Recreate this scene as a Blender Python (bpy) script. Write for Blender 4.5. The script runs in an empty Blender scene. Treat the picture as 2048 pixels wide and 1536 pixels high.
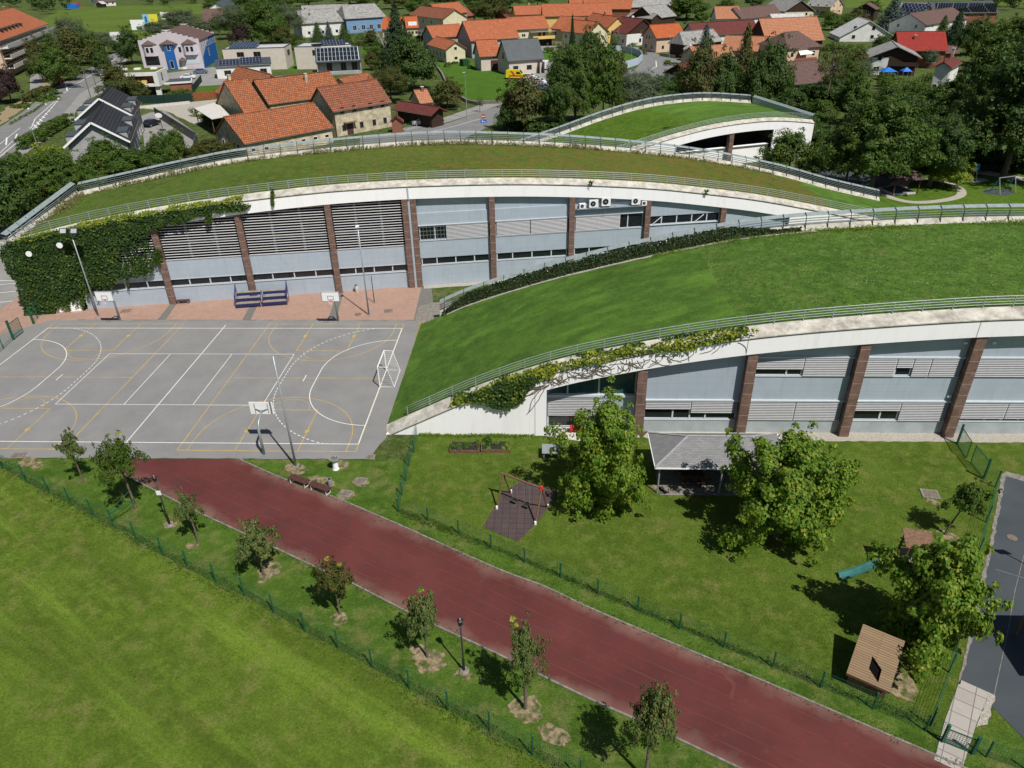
import bpy, math, random
from math import sin, cos, tan, pi, radians, degrees, hypot, atan2, sqrt
from mathutils import Vector, Matrix, noise
from mathutils.geometry import tessellate_polygon

SC = bpy.context.scene
COL = SC.collection
# ---------------------------------------------------------------- camera, world, sun, exposure
CF, CPIT, CROLL, CYAW = 1470.684, 0.534090, -0.0213452, -0.0501298
CPOS = Vector((32.76004, -56.25809, 32.83445))
FW = Vector((sin(CYAW)*cos(CPIT), cos(CYAW)*cos(CPIT), -sin(CPIT)))
_r0 = Vector((cos(CYAW), -sin(CYAW), 0)); _u0 = _r0.cross(FW)
CR = _r0*cos(CROLL) + _u0*sin(CROLL)
CU = -_r0*sin(CROLL) + _u0*cos(CROLL)
cam = bpy.data.cameras.new('camera'); camo = bpy.data.objects.new('camera', cam); COL.objects.link(camo)
camo.matrix_world = Matrix((( CR.x, CU.x, -FW.x, CPOS.x), (CR.y, CU.y, -FW.y, CPOS.y), (CR.z, CU.z, -FW.z, CPOS.z), (0, 0, 0, 1)))
cam.sensor_width = 36; cam.sensor_fit = 'HORIZONTAL'; cam.lens = CF/2048*36
cam.clip_start = .5; cam.clip_end = 6000
SC.camera = camo
SUN_AZ, SUN_EL = radians(-51.5), radians(56)         # direction towards the sun, measured from +X
world = bpy.data.worlds.new('World'); SC.world = world; world.use_nodes = True
wn = world.node_tree; wn.nodes.clear()
sky = wn.nodes.new('ShaderNodeTexSky'); sky.sky_type = 'NISHITA'; sky.sun_disc = False
sky.sun_elevation = SUN_EL; sky.sun_rotation = pi/2 - SUN_AZ; sky.air_density = 1.0; sky.dust_density = .6
bg = wn.nodes.new('ShaderNodeBackground'); bg.inputs['Strength'].default_value = .055
wo = wn.nodes.new('ShaderNodeOutputWorld')
wn.links.new(sky.outputs[0], bg.inputs[0]); wn.links.new(bg.outputs[0], wo.inputs[0])
sun = bpy.data.lights.new('sun', 'SUN'); sun.energy = 5.0; sun.angle = radians(.5); sun.color = (1, .965, .91)
suno = bpy.data.objects.new('sun', sun); COL.objects.link(suno)
suno.location = (60, -80, 120)
_sd = Vector((cos(SUN_AZ)*cos(SUN_EL), sin(SUN_AZ)*cos(SUN_EL), sin(SUN_EL)))
suno.rotation_euler = _sd.to_track_quat('Z', 'Y').to_euler()
SC.view_settings.view_transform = 'Standard'; SC.view_settings.look = 'None'
SC.view_settings.exposure = 0.1; SC.view_settings.gamma = 1.0
SC.render.resolution_x = 1024; SC.render.resolution_y = 768

# ---------------------------------------------------------------- surveying helpers (photo pixel -> ground point)
def ray(x, y): return FW + CR*((x-1024)/CF) - CU*((y-768)/CF)
def at(x, y, z=0.0):
    d = ray(x, y); t = (z-CPOS.z)/d.z; return CPOS + d*t
def px(p):
    d = Vector(p)-CPOS; z = d.dot(FW); return (1024+CF*d.dot(CR)/z, 768-CF*d.dot(CU)/z)
def hz(bx, by, ty):
    """height of a vertical thing standing at ground pixel (bx,by) whose top shows at row ty"""
    g = at(bx, by); lo, hi = 0, 60
    for _ in range(40):
        m = (lo+hi)/2
        if px((g.x, g.y, m))[1] > ty: lo = m
        else: hi = m
    return lo
def R(seed): return random.Random(seed)

# ---------------------------------------------------------------- mesh builder
class MB:
    def __init__(s): s.v = []; s.f = []; s.m = []
    def add(s, vs, fs, m=0):
        b = len(s.v); s.v += [tuple(v) for v in vs]
        for f in fs: s.f.append(tuple(b+i for i in f)); s.m.append(m)
        return s
    def box(s, x0, x1, y0, y1, z0, z1, m=0, M=None):
        vs = [(x, y, z) for z in (z0, z1) for y in (y0, y1) for x in (x0, x1)]
        if M: vs = [M @ Vector(v) for v in vs]
        return s.add(vs, [(0, 2, 3, 1), (4, 5, 7, 6), (0, 1, 5, 4), (2, 6, 7, 3), (0, 4, 6, 2), (1, 3, 7, 5)], m)
    def quad(s, a, b, c, d, m=0): return s.add([a, b, c, d], [(0, 1, 2, 3)], m)
    def poly(s, pts, m=0): return s.add(pts, [tuple(range(len(pts)))], m)
    def bar(s, p, q, w, h=None, m=0, up=Vector((0, 0, 1))):
        h = h or w; p = Vector(p); q = Vector(q); d = (q-p).normalized()
        a = d.cross(up)
        if a.length < 1e-3: a = d.cross(Vector((1, 0, 0)))
        a.normalize(); b = a.cross(d).normalized()
        vs = [e + a*(i*w/2) + b*(j*h/2) for e in (p, q) for i, j in ((-1, -1), (1, -1), (1, 1), (-1, 1))]
        return s.add(vs, [(3, 2, 1, 0), (4, 5, 6, 7), (0, 1, 5, 4), (1, 2, 6, 5), (2, 3, 7, 6), (3, 0, 4, 7)], m)
    def tube(s, pts, r, n=8, m=0, cap=True):
        pts = [Vector(p) for p in pts]
        if not isinstance(r, (list, tuple)): r = [r]*len(pts)
        b = len(s.v); prev = None
        for i, p in enumerate(pts):
            d = (pts[min(i+1, len(pts)-1)] - pts[max(i-1, 0)]).normalized()
            a = prev - d*prev.dot(d) if prev else d.orthogonal()
            if a.length < 1e-5: a = d.orthogonal()
            a.normalize(); prev = a; c = d.cross(a)
            for k in range(n):
                t = 2*pi*k/n; s.v.append(tuple(p + (a*cos(t)+c*sin(t))*r[i]))
        for i in range(len(pts)-1):
            for k in range(n):
                k2 = (k+1) % n; s.f.append((b+i*n+k, b+i*n+k2, b+(i+1)*n+k2, b+(i+1)*n+k)); s.m.append(m)
        if cap:
            s.f.append(tuple(b+k for k in reversed(range(n)))); s.m.append(m)
            e = b+(len(pts)-1)*n; s.f.append(tuple(e+k for k in range(n))); s.m.append(m)
        return s
    def prism(s, pts, z0, z1, m=0, mt=None):
        n = len(pts); vs = [(p[0], p[1], z0) for p in pts] + [(p[0], p[1], z1) for p in pts]
        fs = [(i, (i+1) % n, n+(i+1) % n, n+i) for i in range(n)]
        s.add(vs, fs+[tuple(reversed(range(n)))], m)
        s.add([(p[0], p[1], z1) for p in pts], [tuple(range(n))], mt if mt is not None else m); return s
    def build(s, name, mats, parent=None, loc=None, smooth=False, world=False):
        """loc: local origin for a top-level mesh; world: vertices are in world space though parent has a location"""
        me = bpy.data.meshes.new(name)
        vs = s.v
        if world and parent is not None:
            r = parent
            while r.parent: r = r.parent
            Mi = (Matrix.Translation(r.location) @ r.rotation_euler.to_matrix().to_4x4()).inverted()
            vs = [tuple(Mi @ Vector(v)) for v in vs]
        if loc is not None: vs = [(v[0]-loc[0], v[1]-loc[1], v[2]-loc[2]) for v in vs]
        me.from_pydata(vs, [], s.f)
        if not isinstance(mats, (list, tuple)): mats = [mats]
        for m in mats: me.materials.append(m)
        if len(mats) > 1: me.polygons.foreach_set('material_index', s.m)
        if smooth: me.polygons.foreach_set('use_smooth', [True]*len(me.polygons))
        me.update()
        o = bpy.data.objects.new(name, me); COL.objects.link(o)
        if parent is not None: o.parent = parent
        if loc is not None: o.location = loc
        return o

def tag(o, label=None, cat=None, group=None, kind=None):
    if label: o['label'] = label
    if cat: o['category'] = cat
    if group: o['group'] = group
    if kind: o['kind'] = kind
    return o
def thing(name, label, cat, loc=(0, 0, 0), rz=0, group=None):
    o = bpy.data.objects.new(name, None); COL.objects.link(o); o.empty_display_size = .3
    o.location = loc; o.rotation_euler = (0, 0, rz)
    return tag(o, label, cat, group)
def kids(o): return [c for c in COL.objects if c.parent == o]
_kids = {}
def copy_tree(o, parent=None):
    c = o.copy(); COL.objects.link(c)
    if parent: c.parent = parent
    if o.name not in _kids: _kids[o.name] = kids(o)
    for ch in _kids[o.name]: copy_tree(ch, c)
    return c
def dup(o, loc, rz=0, label=None, group=None, scale=None):
    c = copy_tree(o); c.location = loc; c.rotation_euler = (0, 0, rz)
    if scale: c.scale = scale if isinstance(scale, tuple) else (scale,)*3
    return tag(c, label, None, group)

# ---------------------------------------------------------------- materials
class NT:
    def __init__(s, name):
        s.mat = bpy.data.materials.new(name); s.mat.use_nodes = True; s.t = s.mat.node_tree
        s.b = s.t.nodes['Principled BSDF']; s.out = s.t.nodes['Material Output']
        s.tc = s.t.nodes.new('ShaderNodeTexCoord'); s.co = s.tc.outputs['Object']
    def n(s, typ, **k):
        x = s.t.nodes.new(typ)
        for a, b in k.items(): setattr(x, a, b)
        return x
    def l(s, a, b): s.t.links.new(a, b)
    def map(s, scale=(1, 1, 1), rot=0, co=None):
        r = s.n('ShaderNodeMapping'); r.inputs['Rotation'].default_value = (0, 0, -rot); s.l(co or s.co, r.inputs['Vector'])
        m = s.n('ShaderNodeMapping'); m.inputs['Scale'].default_value = scale
        s.l(r.outputs[0], m.inputs['Vector']); return m.outputs[0]
    def noise(s, scale, detail=4, rough=.55, co=None, dist=0):
        x = s.n('ShaderNodeTexNoise'); x.inputs['Scale'].default_value = scale; x.inputs['Detail'].default_value = detail
        x.inputs['Roughness'].default_value = rough; x.inputs['Distortion'].default_value = dist
        s.l(co or s.co, x.inputs['Vector']); return x.outputs['Fac']
    def vor(s, scale, co=None):
        x = s.n('ShaderNodeTexVoronoi'); x.inputs['Scale'].default_value = scale; s.l(co or s.co, x.inputs['Vector']); return x
    def ramp(s, fac, lo, hi):
        m = s.n('ShaderNodeMapRange'); m.inputs['From Min'].default_value = lo; m.inputs['From Max'].default_value = hi
        s.l(fac, m.inputs['Value']); return m.outputs[0]
    def mix(s, fac, a, b, mode='MIX'):
        m = s.n('ShaderNodeMix', data_type='RGBA', blend_type=mode)
        if isinstance(fac, (int, float)): m.inputs[0].default_value = fac
        else: s.l(fac, m.inputs[0])
        for i, v in ((6, a), (7, b)):
            if isinstance(v, tuple): m.inputs[i].default_value = v if len(v) == 4 else (*v, 1)
            else: s.l(v, m.inputs[i])
        return m.outputs[2]
    def math(s, op, a, b=None):
        m = s.n('ShaderNodeMath', operation=op)
        for i, v in enumerate((a, b)):
            if v is None: continue
            if isinstance(v, (int, float)): m.inputs[i].default_value = v
            else: s.l(v, m.inputs[i])
        return m.outputs[0]
    def col(s, c):
        if isinstance(c, tuple): s.b.inputs['Base Color'].default_value = (*c, 1)
        else: s.l(c, s.b.inputs['Base Color'])
    def bump(s, h, dist=.02, strength=1):
        x = s.n('ShaderNodeBump'); x.inputs['Distance'].default_value = dist; x.inputs['Strength'].default_value = strength
        s.l(h, x.inputs['Height']); s.l(x.outputs[0], s.b.inputs['Normal'])
    def fin(s, rough=.8, spec=.3, metal=0):
        s.b.inputs['Roughness'].default_value = rough; s.b.inputs['Specular IOR Level'].default_value = spec
        s.b.inputs['Metallic'].default_value = metal; return s.mat
def sc(c, k): return tuple(min(1, x*k) for x in c)
def plain(name, c, rough=.7, spec=.3, metal=0, var=.12, scale=3, c2=None, lo=.35, hi=.65, bump=0, bs=30):
    t = NT(name); n = t.noise(scale, 5)
    base = t.mix(t.ramp(n, lo, hi), sc(c, 1-var), c2 or sc(c, 1+var)); t.col(base)
    if bump: t.bump(t.noise(bs, 3), bump)
    return t.fin(rough, spec, metal)
def grass(name, dark, light, dry, dryamt=.1, streak=None, big=.12, flowers=0, k=1.0, xdry=None):
    t = NT(name)
    n1 = t.noise(big, 5, .6); n2 = t.noise(1.1, 5, .65); n3 = t.noise(6.5*k, 5, .78); n4 = t.noise(22*k, 3, .7)
    c = t.mix(t.ramp(n1, .35, .65), dark, light)
    c = t.mix(t.ramp(n2, .42, .7), c, sc(light, 1.25))
    c = t.mix(t.math('MULTIPLY', t.ramp(t.noise(.55, 6, .7), .64-dryamt, .86-dryamt), .75), c, dry)
    if xdry:
        sx = t.n('ShaderNodeSeparateXYZ'); t.l(t.co, sx.inputs[0])
        f = t.math('MULTIPLY', t.ramp(sx.outputs[0], xdry[0], xdry[1]), t.ramp(t.noise(.5, 7, .72), .38, .68))
        c = t.mix(t.math('MULTIPLY', f, .8), c, (.17, .10, .028))
        f2 = t.math('MULTIPLY', t.ramp(sx.outputs[0], 56, 50), t.ramp(t.noise(1.3, 5, .7), .56, .66)); c = t.mix(t.math('MULTIPLY', f2, .45), c, (.20, .14, .04))
    if streak is not None:
        s = t.noise(1.0, 5, .62, co=t.map((.055, .55, 1), rot=streak))
        c = t.mix(t.math('MULTIPLY', t.ramp(s, .50, .66), .8), c, sc(light, 1.55))
        s2 = t.noise(1.0, 4, .6, co=t.map((.04, .33, 1), rot=streak+.05))
        c = t.mix(t.math('MULTIPLY', t.ramp(s2, .50, .68), .65), c, sc(dark, .72))
        s3 = t.noise(1.0, 5, .7, co=t.map((.12, .9, 1), rot=streak-.03))
        c = t.mix(t.math('MULTIPLY', t.ramp(s3, .60, .74), .35), c, dry)
    v = t.math('ADD', t.math('MULTIPLY', t.ramp(n3, .2, .8), .75), t.math('MULTIPLY', t.ramp(n4, .2, .8), .6))
    g = t.n('ShaderNodeCombineColor')
    for i in range(3): t.l(t.math('ADD', t.math('MULTIPLY', v, 1.45), .04), g.inputs[i])
    c = t.mix(1.0, c, g.outputs[0], 'MULTIPLY')
    if flowers:
        vr = t.vor(3.2); w = t.math('MULTIPLY', t.math('LESS_THAN', vr.outputs['Distance'], .12), t.math('GREATER_THAN', t.noise(.4, 3), 1-flowers))
        c = t.mix(w, c, (.55, .55, .42))
    t.col(c); t.bump(t.math('ADD', t.noise(16*k, 4, .75), t.math('MULTIPLY', n2, .6)), .16, .8)
    return t.fin(.95, .08)
def leafmat(name, dark, light, hue=None, amt=.15, trans=.35):
    t = NT(name); ge = t.n('ShaderNodeNewGeometry'); rnd = ge.outputs['Random Per Island']
    c = t.mix(rnd, dark, light)
    if hue: c = t.mix(t.ramp(t.math('ADD', t.math('MULTIPLY', t.noise(.9, 3), .8), t.math('MULTIPLY', rnd, .45)), .78-amt, .9-amt*.6), c, hue)
    t.col(c); t.fin(.55, .25)
    tr = t.n('ShaderNodeBsdfTranslucent'); t.l(t.mix(.5, c, (light[0]*1.6, light[1]*1.5, light[2]*.8), 'MIX') , tr.inputs['Color'])
    ms = t.n('ShaderNodeMixShader'); ms.inputs[0].default_value = trans
    t.l(t.b.outputs[0], ms.inputs[1]); t.l(tr.outputs[0], ms.inputs[2]); t.l(ms.outputs[0], t.out.inputs['Surface'])
    return t.mat
def tiles(name, c1, c2, mortar, rw=.34, rh=.30, stain=None, lich=None, gap=.03, bump=.03):
    """roof tiles laid in the house's own X/Y frame"""
    t = NT(name); b = t.n('ShaderNodeTexBrick'); t.l(t.co, b.inputs['Vector'])
    b.inputs['Color1'].default_value = (*c1, 1); b.inputs['Color2'].default_value = (*c2, 1); b.inputs['Mortar'].default_value = (*mortar, 1)
    b.inputs['Scale'].default_value = 1; b.inputs['Brick Width'].default_value = rw; b.inputs['Row Height'].default_value = rh
    b.inputs['Mortar Size'].default_value = gap; b.inputs['Mortar Smooth'].default_value = .3; b.inputs['Bias'].default_value = 0
    c = t.mix(t.math('MULTIPLY', t.ramp(t.noise(.7, 5, .65), .45, .7), .55), b.outputs['Color'], stain or sc(c1, .6))
    if lich: c = t.mix(t.ramp(t.noise(2.2, 5, .7), .66, .7), c, lich)
    t.col(c); t.bump(b.outputs['Fac'], -bump); return t.fin(.85, .2)
def bricks(name, c1, c2, mortar, w, h, gap, rot=0, rough=.85, offset=.5, noisek=.25, spec=.3, bump=.01, co=None):
    t = NT(name); b = t.n('ShaderNodeTexBrick'); t.l(t.map((1, 1, 1), rot) if co is None else co(t), b.inputs['Vector'])
    b.inputs['Color1'].default_value = (*c1, 1); b.inputs['Color2'].default_value = (*c2, 1); b.inputs['Mortar'].default_value = (*mortar, 1)
    b.inputs['Scale'].default_value = 1; b.inputs['Brick Width'].default_value = w; b.inputs['Row Height'].default_value = h
    b.inputs['Mortar Size'].default_value = gap; b.offset = offset; b.inputs['Mortar Smooth'].default_value = .2
    c = t.mix(t.math('MULTIPLY', t.ramp(t.noise(.8, 6, .7), .35, .7), noisek), b.outputs['Color'], sc(c1, .6)); t.col(c)
    t.bump(b.outputs['Fac'], -bump); return t.fin(rough, spec)

M = {}
M['meadow'] = grass('meadow_grass', (.076, .122, .014), (.108, .166, .019), (.21, .17, .07), .13, streak=radians(-32))
M['lawn'] = grass('lawn_grass', (.05, .10, .010), (.075, .135, .014), (.17, .16, .05), .10)
M['lawn_dry'] = grass('kindergarten_grass', (.062, .105, .012), (.090, .138, .018), (.19, .165, .055), .12, big=.2)
M['strip'] = grass('strip_grass', (.050, .098, .012), (.078, .140, .018), (.20, .17, .07), .14, big=.3)
M['roofgrass'] = grass('roof_grass_mown', (.060, .122, .020), (.078, .150, .022), (.15, .16, .05), .04, streak=radians(12), big=.1)
M['rooftall'] = grass('roof_grass_tall', (.050, .105, .015), (.080, .145, .024), (.13, .14, .045), .10, big=.25, flowers=.42, k=.45)
M['roofdry'] = grass('roof_sedum_grass', (.055, .095, .014), (.080, .128, .020), (.15, .11, .04), .12, big=.09, k=.7, xdry=(-12, 30))
M['farfield'] = grass('far_field_grass', (.055, .088, .014), (.085, .128, .02), (.22, .19, .07), .1, big=.03, k=.3)
M['ground'] = grass('town_ground_grass', (.035, .058, .012), (.06, .09, .018), (.16, .14, .09), .16, big=.08, k=.4)
M['townlawn'] = grass('town_lawn_grass', (.04, .095, .010), (.06, .125, .014), (.12, .16, .03), .02, big=.1, k=.4)
def asphalt(name, c, c2, crack=.5, fine=60, patch=None):
    t = NT(name)
    k = t.mix(t.ramp(t.noise(.35, 6, .6), .3, .7), c, c2)
    k = t.mix(t.math('MULTIPLY', t.ramp(t.noise(2.5, 6, .7), .5, .8), crack), k, sc(c, 1.3))
    n = t.noise(fine, 2, .8)
    g = t.n('ShaderNodeCombineColor')
    for i in range(3): t.l(t.math('ADD', t.math('MULTIPLY', n, .5), .75), g.inputs[i])
    k = t.mix(1.0, k, g.outputs[0], 'MULTIPLY')
    if patch: k = t.mix(t.math('MULTIPLY', t.ramp(t.noise(.22, 4, .6), .52, .62), .8), k, patch)
    t.col(k); t.bump(n, .004); return t.fin(.92, .2)
M['court'] = asphalt('court_asphalt', (.18, .177, .172), (.225, .219, .211))
M['road'] = asphalt('road_asphalt', (.15, .15, .15), (.20, .197, .19), fine=20)
M['parking'] = asphalt('parking_asphalt', (.20, .195, .185), (.27, .26, .24), fine=20)
M['rubber_dark'] = asphalt('dark_rubber_tiles', (.046, .056, .062), (.062, .072, .079), crack=.3, fine=40)
M['gravel'] = plain('gravel', (.36, .33, .28), .95, .1, var=.3, scale=14, bump=.04, bs=25)
M['sand'] = plain('bare_earth', (.26, .20, .12), .98, .1, var=.3, scale=6, bump=.02, bs=20)
t = NT('worn_bare_patch'); k = t.mix(t.ramp(t.noise(5, 5), .3, .7), (.17, .13, .075), (.30, .235, .15)); t.col(k)
_mx = t.n('ShaderNodeMixShader'); _tr = t.n('ShaderNodeBsdfTransparent'); t.fin(.95, .1)
t.l(t.ramp(t.noise(2.2, 4, .6), .38, .56), _mx.inputs[0]); t.l(_tr.outputs[0], _mx.inputs[1]); t.l(t.b.outputs[0], _mx.inputs[2]); t.l(_mx.outputs[0], t.out.inputs['Surface']); M['patch'] = t.mat
t = NT('red_running_track')
k = t.mix(t.ramp(t.noise(.3, 5, .6), .35, .65), (.085, .024, .022), (.118, .032, .029))
k = t.mix(t.math('MULTIPLY', t.ramp(t.noise(.7, 6, .7), .52, .68), .5), k, (.065, .033, .036))
k = t.mix(t.math('MULTIPLY', t.ramp(t.noise(1.6, 5, .7), .58, .72), .4), k, (.19, .045, .035))
at_ = t.n('ShaderNodeAttribute'); at_.attribute_name = 'across'
ed = t.math('ADD', at_.outputs['Fac'], t.math('MULTIPLY', t.math('SUBTRACT', t.noise(.35, 5, .6), .5), .9))
k = t.mix(t.math('MULTIPLY', t.ramp(ed, .72, 1.1), .5), k, (.25, .17, .13))
n = t.noise(45, 2, .8); g = t.n('ShaderNodeCombineColor')
for i in range(3): t.l(t.math('ADD', t.math('MULTIPLY', n, .5), .75), g.inputs[i])
t.col(t.mix(1.0, k, g.outputs[0], 'MULTIPLY')); t.bump(n, .004); M['track'] = t.fin(.9, .2)
M['pavers'] = bricks('pink_clay_pavers', (.37, .225, .17), (.44, .28, .215), (.24, .165, .13), .24, .12, .012, rot=radians(9.9), noisek=.35)
M['cobble'] = bricks('grey_cobbles', (.24, .23, .21), (.17, .16, .15), (.10, .10, .08), .12, .12, .02, rot=radians(9.9))
M['slabs'] = bricks('concrete_slabs', (.33, .30, .27), (.38, .345, .31), (.14, .13, .11), .85, .85, .02, rot=radians(57), offset=0)
M['kerb'] = plain('kerb_concrete', (.19, .175, .15), .9, .2, var=.3, scale=4)
M['line_white'] = plain('white_court_paint', (.62, .62, .60), .8, .2, var=.08, scale=4)
M['line_yellow'] = plain('yellow_court_paint', (.48, .32, .07), .8, .2, c2=(.30, .24, .12), var=0, scale=1.2, lo=.4, hi=.7)
M['line_faint'] = plain('faded_track_paint', (.15, .048, .04), .8, .2, c2=(.10, .03, .027), scale=.8)
t = NT('pale_blue_metal_panel')
sp = t.n('ShaderNodeSeparateXYZ'); t.l(t.co, sp.inputs[0])
jl = t.math('LESS_THAN', t.math('FRACT', t.math('DIVIDE', sp.outputs[2], .62)), .035); vj = t.math('LESS_THAN', t.math('FRACT', t.math('DIVIDE', sp.outputs[0], 3.9)), .008)
k = t.mix(t.ramp(t.noise(.8, 5), .3, .7), (.345, .40, .455), (.385, .44, .495))
k = t.mix(t.math('MULTIPLY', t.ramp(t.noise(1.0, 6, .7, co=t.map((2.5, 2.5, .25))), .52, .75), .35), k, (.22, .24, .25))
k = t.mix(t.math('MULTIPLY', t.math('MAXIMUM', jl, vj), .30), k, (.16, .19, .22)); t.col(k); M['panel'] = t.fin(.42, .45)
M['panel_base'] = plain('grey_plinth_panel', (.34, .38, .39), .6, .3, var=.12, scale=.8)
t = NT('white_concrete_fascia')
k = t.mix(t.math('MULTIPLY', t.ramp(t.noise(1.0, 6, .7, co=t.map((1.6, 1.6, .22))), .5, .8), .3), (.86, .85, .84), (.50, .48, .44)); t.col(k)
M['fascia'] = t.fin(.75, .25)
t = NT('weathered_concrete_cap')
k = t.mix(t.ramp(t.noise(1.1, 7, .75), .38, .66), (.56, .53, .46), (.26, .24, .20)); t.col(k); t.bump(t.noise(20, 3), .01)
M['cap'] = t.fin(.9, .15)
t = NT('brown_stone_cladding')
M['pillar'] = plain('brown_stone_cladding', (.165, .10, .078), .5, .35, var=.22, scale=2.5)
M['joint'] = plain('pale_joint', (.42, .38, .35), .8, .2)
M['dark'] = plain('dark_glass', (.012, .015, .018), .12, .6, var=.2)
M['hallglass'] = plain('violet_dark_glass', (.009, .008, .02), .6, .12, var=.2)
M['tealglass'] = plain('teal_tinted_glass', (.03, .075, .075), .12, .6, var=.2)
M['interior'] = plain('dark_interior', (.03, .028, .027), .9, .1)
M['blind'] = plain('aluminium_blind', (.33, .33, .335), .5, .4, var=.05)
M['louvre'] = plain('white_louvre', (.72, .71, .70), .5, .3, var=.05)
M['frame'] = plain('pale_metal_frame', (.50, .54, .57), .45, .4, var=.04)
M['raildark'] = plain('dull_grey_steel', (.13, .16, .165), .5, .4, metal=.2, var=.15)
M['brownroof'] = plain('brown_shingle', (.075, .048, .042), .8, .2, var=.2, scale=3)
M['rail'] = plain('galvanised_steel', (.33, .37, .37), .45, .5, metal=.3, var=.1)
M['sheet'] = plain('weathered_zinc_sheet', (.30, .35, .34), .45, .5, metal=.25, var=.15)
M['postdark'] = plain('dark_green_grey_steel', (.04, .06, .06), .5, .4)
M['fgreen'] = plain('green_fence_paint', (.012, .085, .045), .4, .4, var=.15)
M['fwire'] = plain('green_fence_wire', (.02, .10, .055), .5, .3, var=.1)
M['steel'] = plain('grey_pole_steel', (.30, .33, .34), .4, .5, metal=.3, var=.1)
M['white'] = plain('white_paint', (.80, .80, .79), .5, .4, var=.03)
M['black'] = plain('black_paint', (.018, .018, .02), .45, .4)
M['navy'] = plain('navy_blue_steel', (.018, .022, .10), .5, .4, var=.2)
M['oldwood'] = plain('weathered_grey_wood', (.24, .21, .15), .85, .2, var=.3, scale=6)
M['darkwood'] = plain('dark_red_wood', (.085, .035, .03), .6, .3, var=.25, scale=7)
M['brownwood'] = plain('brown_timber', (.15, .085, .05), .7, .3, var=.3, scale=7)
M['deckwood'] = bricks('deck_boards', (.27, .185, .105), (.22, .15, .085), (.10, .06, .035), 6, .13, .012, noisek=.3)
M['bark'] = plain('grey_brown_bark', (.14, .115, .085), .95, .1, var=.35, scale=8, bump=.03, bs=14)
M['barkpale'] = plain('pale_bare_bark', (.42, .39, .34), .9, .1, var=.25, scale=6)
M['concrete'] = plain('pale_concrete', (.50, .48, .44), .9, .2, var=.15, scale=3)
M['red'] = plain('red_plastic', (.55, .03, .025), .4, .4)
M['blue'] = plain('blue_plastic', (.02, .15, .55), .45, .4)
M['yellow'] = plain('yellow_paint', (.75, .50, .03), .4, .4)
M['teal'] = plain('teal_plastic_slide', (.06, .19, .175), .3, .5)
M['rubbermat'] = bricks('brown_rubber_mat', (.07, .048, .05), (.085, .058, .056), (.045, .03, .03), .5, .5, .02, rot=0, offset=0, noisek=.3)
M['cover'] = plain('cast_iron_cover', (.15, .12, .09), .7, .4, var=.3, scale=10)
M['shingle'] = bricks('grey_bitumen_shingle', (.235, .235, .235), (.18, .18, .185), (.14, .14, .14), .3, .11, .008, noisek=.3)
M['ivy'] = leafmat('ivy_leaves', (.014, .036, .006), (.036, .075, .010), (.08, .13, .015), .05, .2)
M['ivy_mid'] = leafmat('hanging_ivy_leaves', (.04, .085, .010), (.085, .15, .018), (.12, .18, .02), .08, .3)
M['ivy_bright'] = leafmat('young_ivy_leaves', (.09, .15, .012), (.17, .23, .02), (.30, .32, .03), .2, .35)
M['ivy_dark'] = leafmat('dark_ivy_leaves', (.012, .026, .006), (.035, .055, .012), None, 0, .2)
M['leaf_bright'] = leafmat('bright_green_leaves', (.07, .155, .013), (.19, .29, .03), (.28, .30, .035), .06, .4)
M['leaf_mid'] = leafmat('mid_green_leaves', (.036, .08, .010), (.082, .15, .018), (.11, .12, .02), .1, .3)
M['leaf_dark'] = leafmat('dark_green_leaves', (.026, .060, .010), (.062, .115, .018), (.07, .075, .02), .05, .25)
M['leaf_olive'] = leafmat('olive_green_leaves', (.045, .065, .012), (.085, .115, .02), (.14, .085, .03), .12, .3)
M['leaf_willow'] = leafmat('silver_willow_leaves', (.075, .10, .055), (.13, .165, .085), None, 0, .3)
M['leaf_purple'] = leafmat('purple_leaves', (.022, .012, .012), (.05, .028, .024), None, 0, .2)
M['leaf_blue'] = leafmat('blue_spruce_needles', (.035, .06, .05), (.07, .11, .09), None, 0, .15)
M['leaf_conif'] = leafmat('dark_conifer_needles', (.012, .032, .010), (.03, .062, .015), None, 0, .15)
M['leaf_lime'] = leafmat('yellow_green_leaves', (.10, .17, .012), (.22, .30, .03), (.34, .36, .04), .2, .4)
M['leaf_red'] = leafmat('orange_red_leaves', (.25, .05, .015), (.42, .11, .03), None, 0, .3)
M['leaf_maple'] = leafmat('young_maple_leaves', (.065, .105, .028), (.135, .185, .055), (.18, .17, .05), .08, .25)
M['weeds'] = leafmat('weed_stalks', (.10, .12, .03), (.24, .22, .09), None, 0, .3)

M['tuft'] = leafmat('grass_tuft_blades', (.075, .125, .016), (.14, .21, .03), (.22, .20, .08), .05, .3)
M['tuft_roof'] = leafmat('roof_tuft_blades', (.055, .115, .02), (.12, .19, .04), (.20, .20, .12), .03, .3)

# ================================================================ THE SETTING
def struct(o): o['kind'] = 'structure'; return o
def sheet(name, pts, z, mat, jit=0.0, step=1.0, seed=1, kind='structure'):
    rn = R(seed); P = []
    pts = [Vector((p[0], p[1])) for p in pts]
    for i, a in enumerate(pts):
        b = pts[(i+1) % len(pts)]; d = b-a; n = max(1, int(d.length/step)) if jit else 1
        nn = Vector((-d.y, d.x)).normalized() if d.length > 0 else Vector((0, 0))
        for k in range(n):
            q = a + d*(k/n)
            if jit and k: q = q + nn*(rn.uniform(-1, 1)*jit)
            P.append(q)
    tri = tessellate_polygon([[Vector((p.x, p.y, 0)) for p in P]])
    fs = []
    for a, b, c in tri:
        cr = (P[b]-P[a]).cross(P[c]-P[a])
        fs.append((a, b, c) if cr > 0 else (a, c, b))
    m = MB(); m.add([(p.x, p.y, z) for p in P], fs)
    o = m.build(name, mat); o['kind'] = kind; return o
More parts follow.
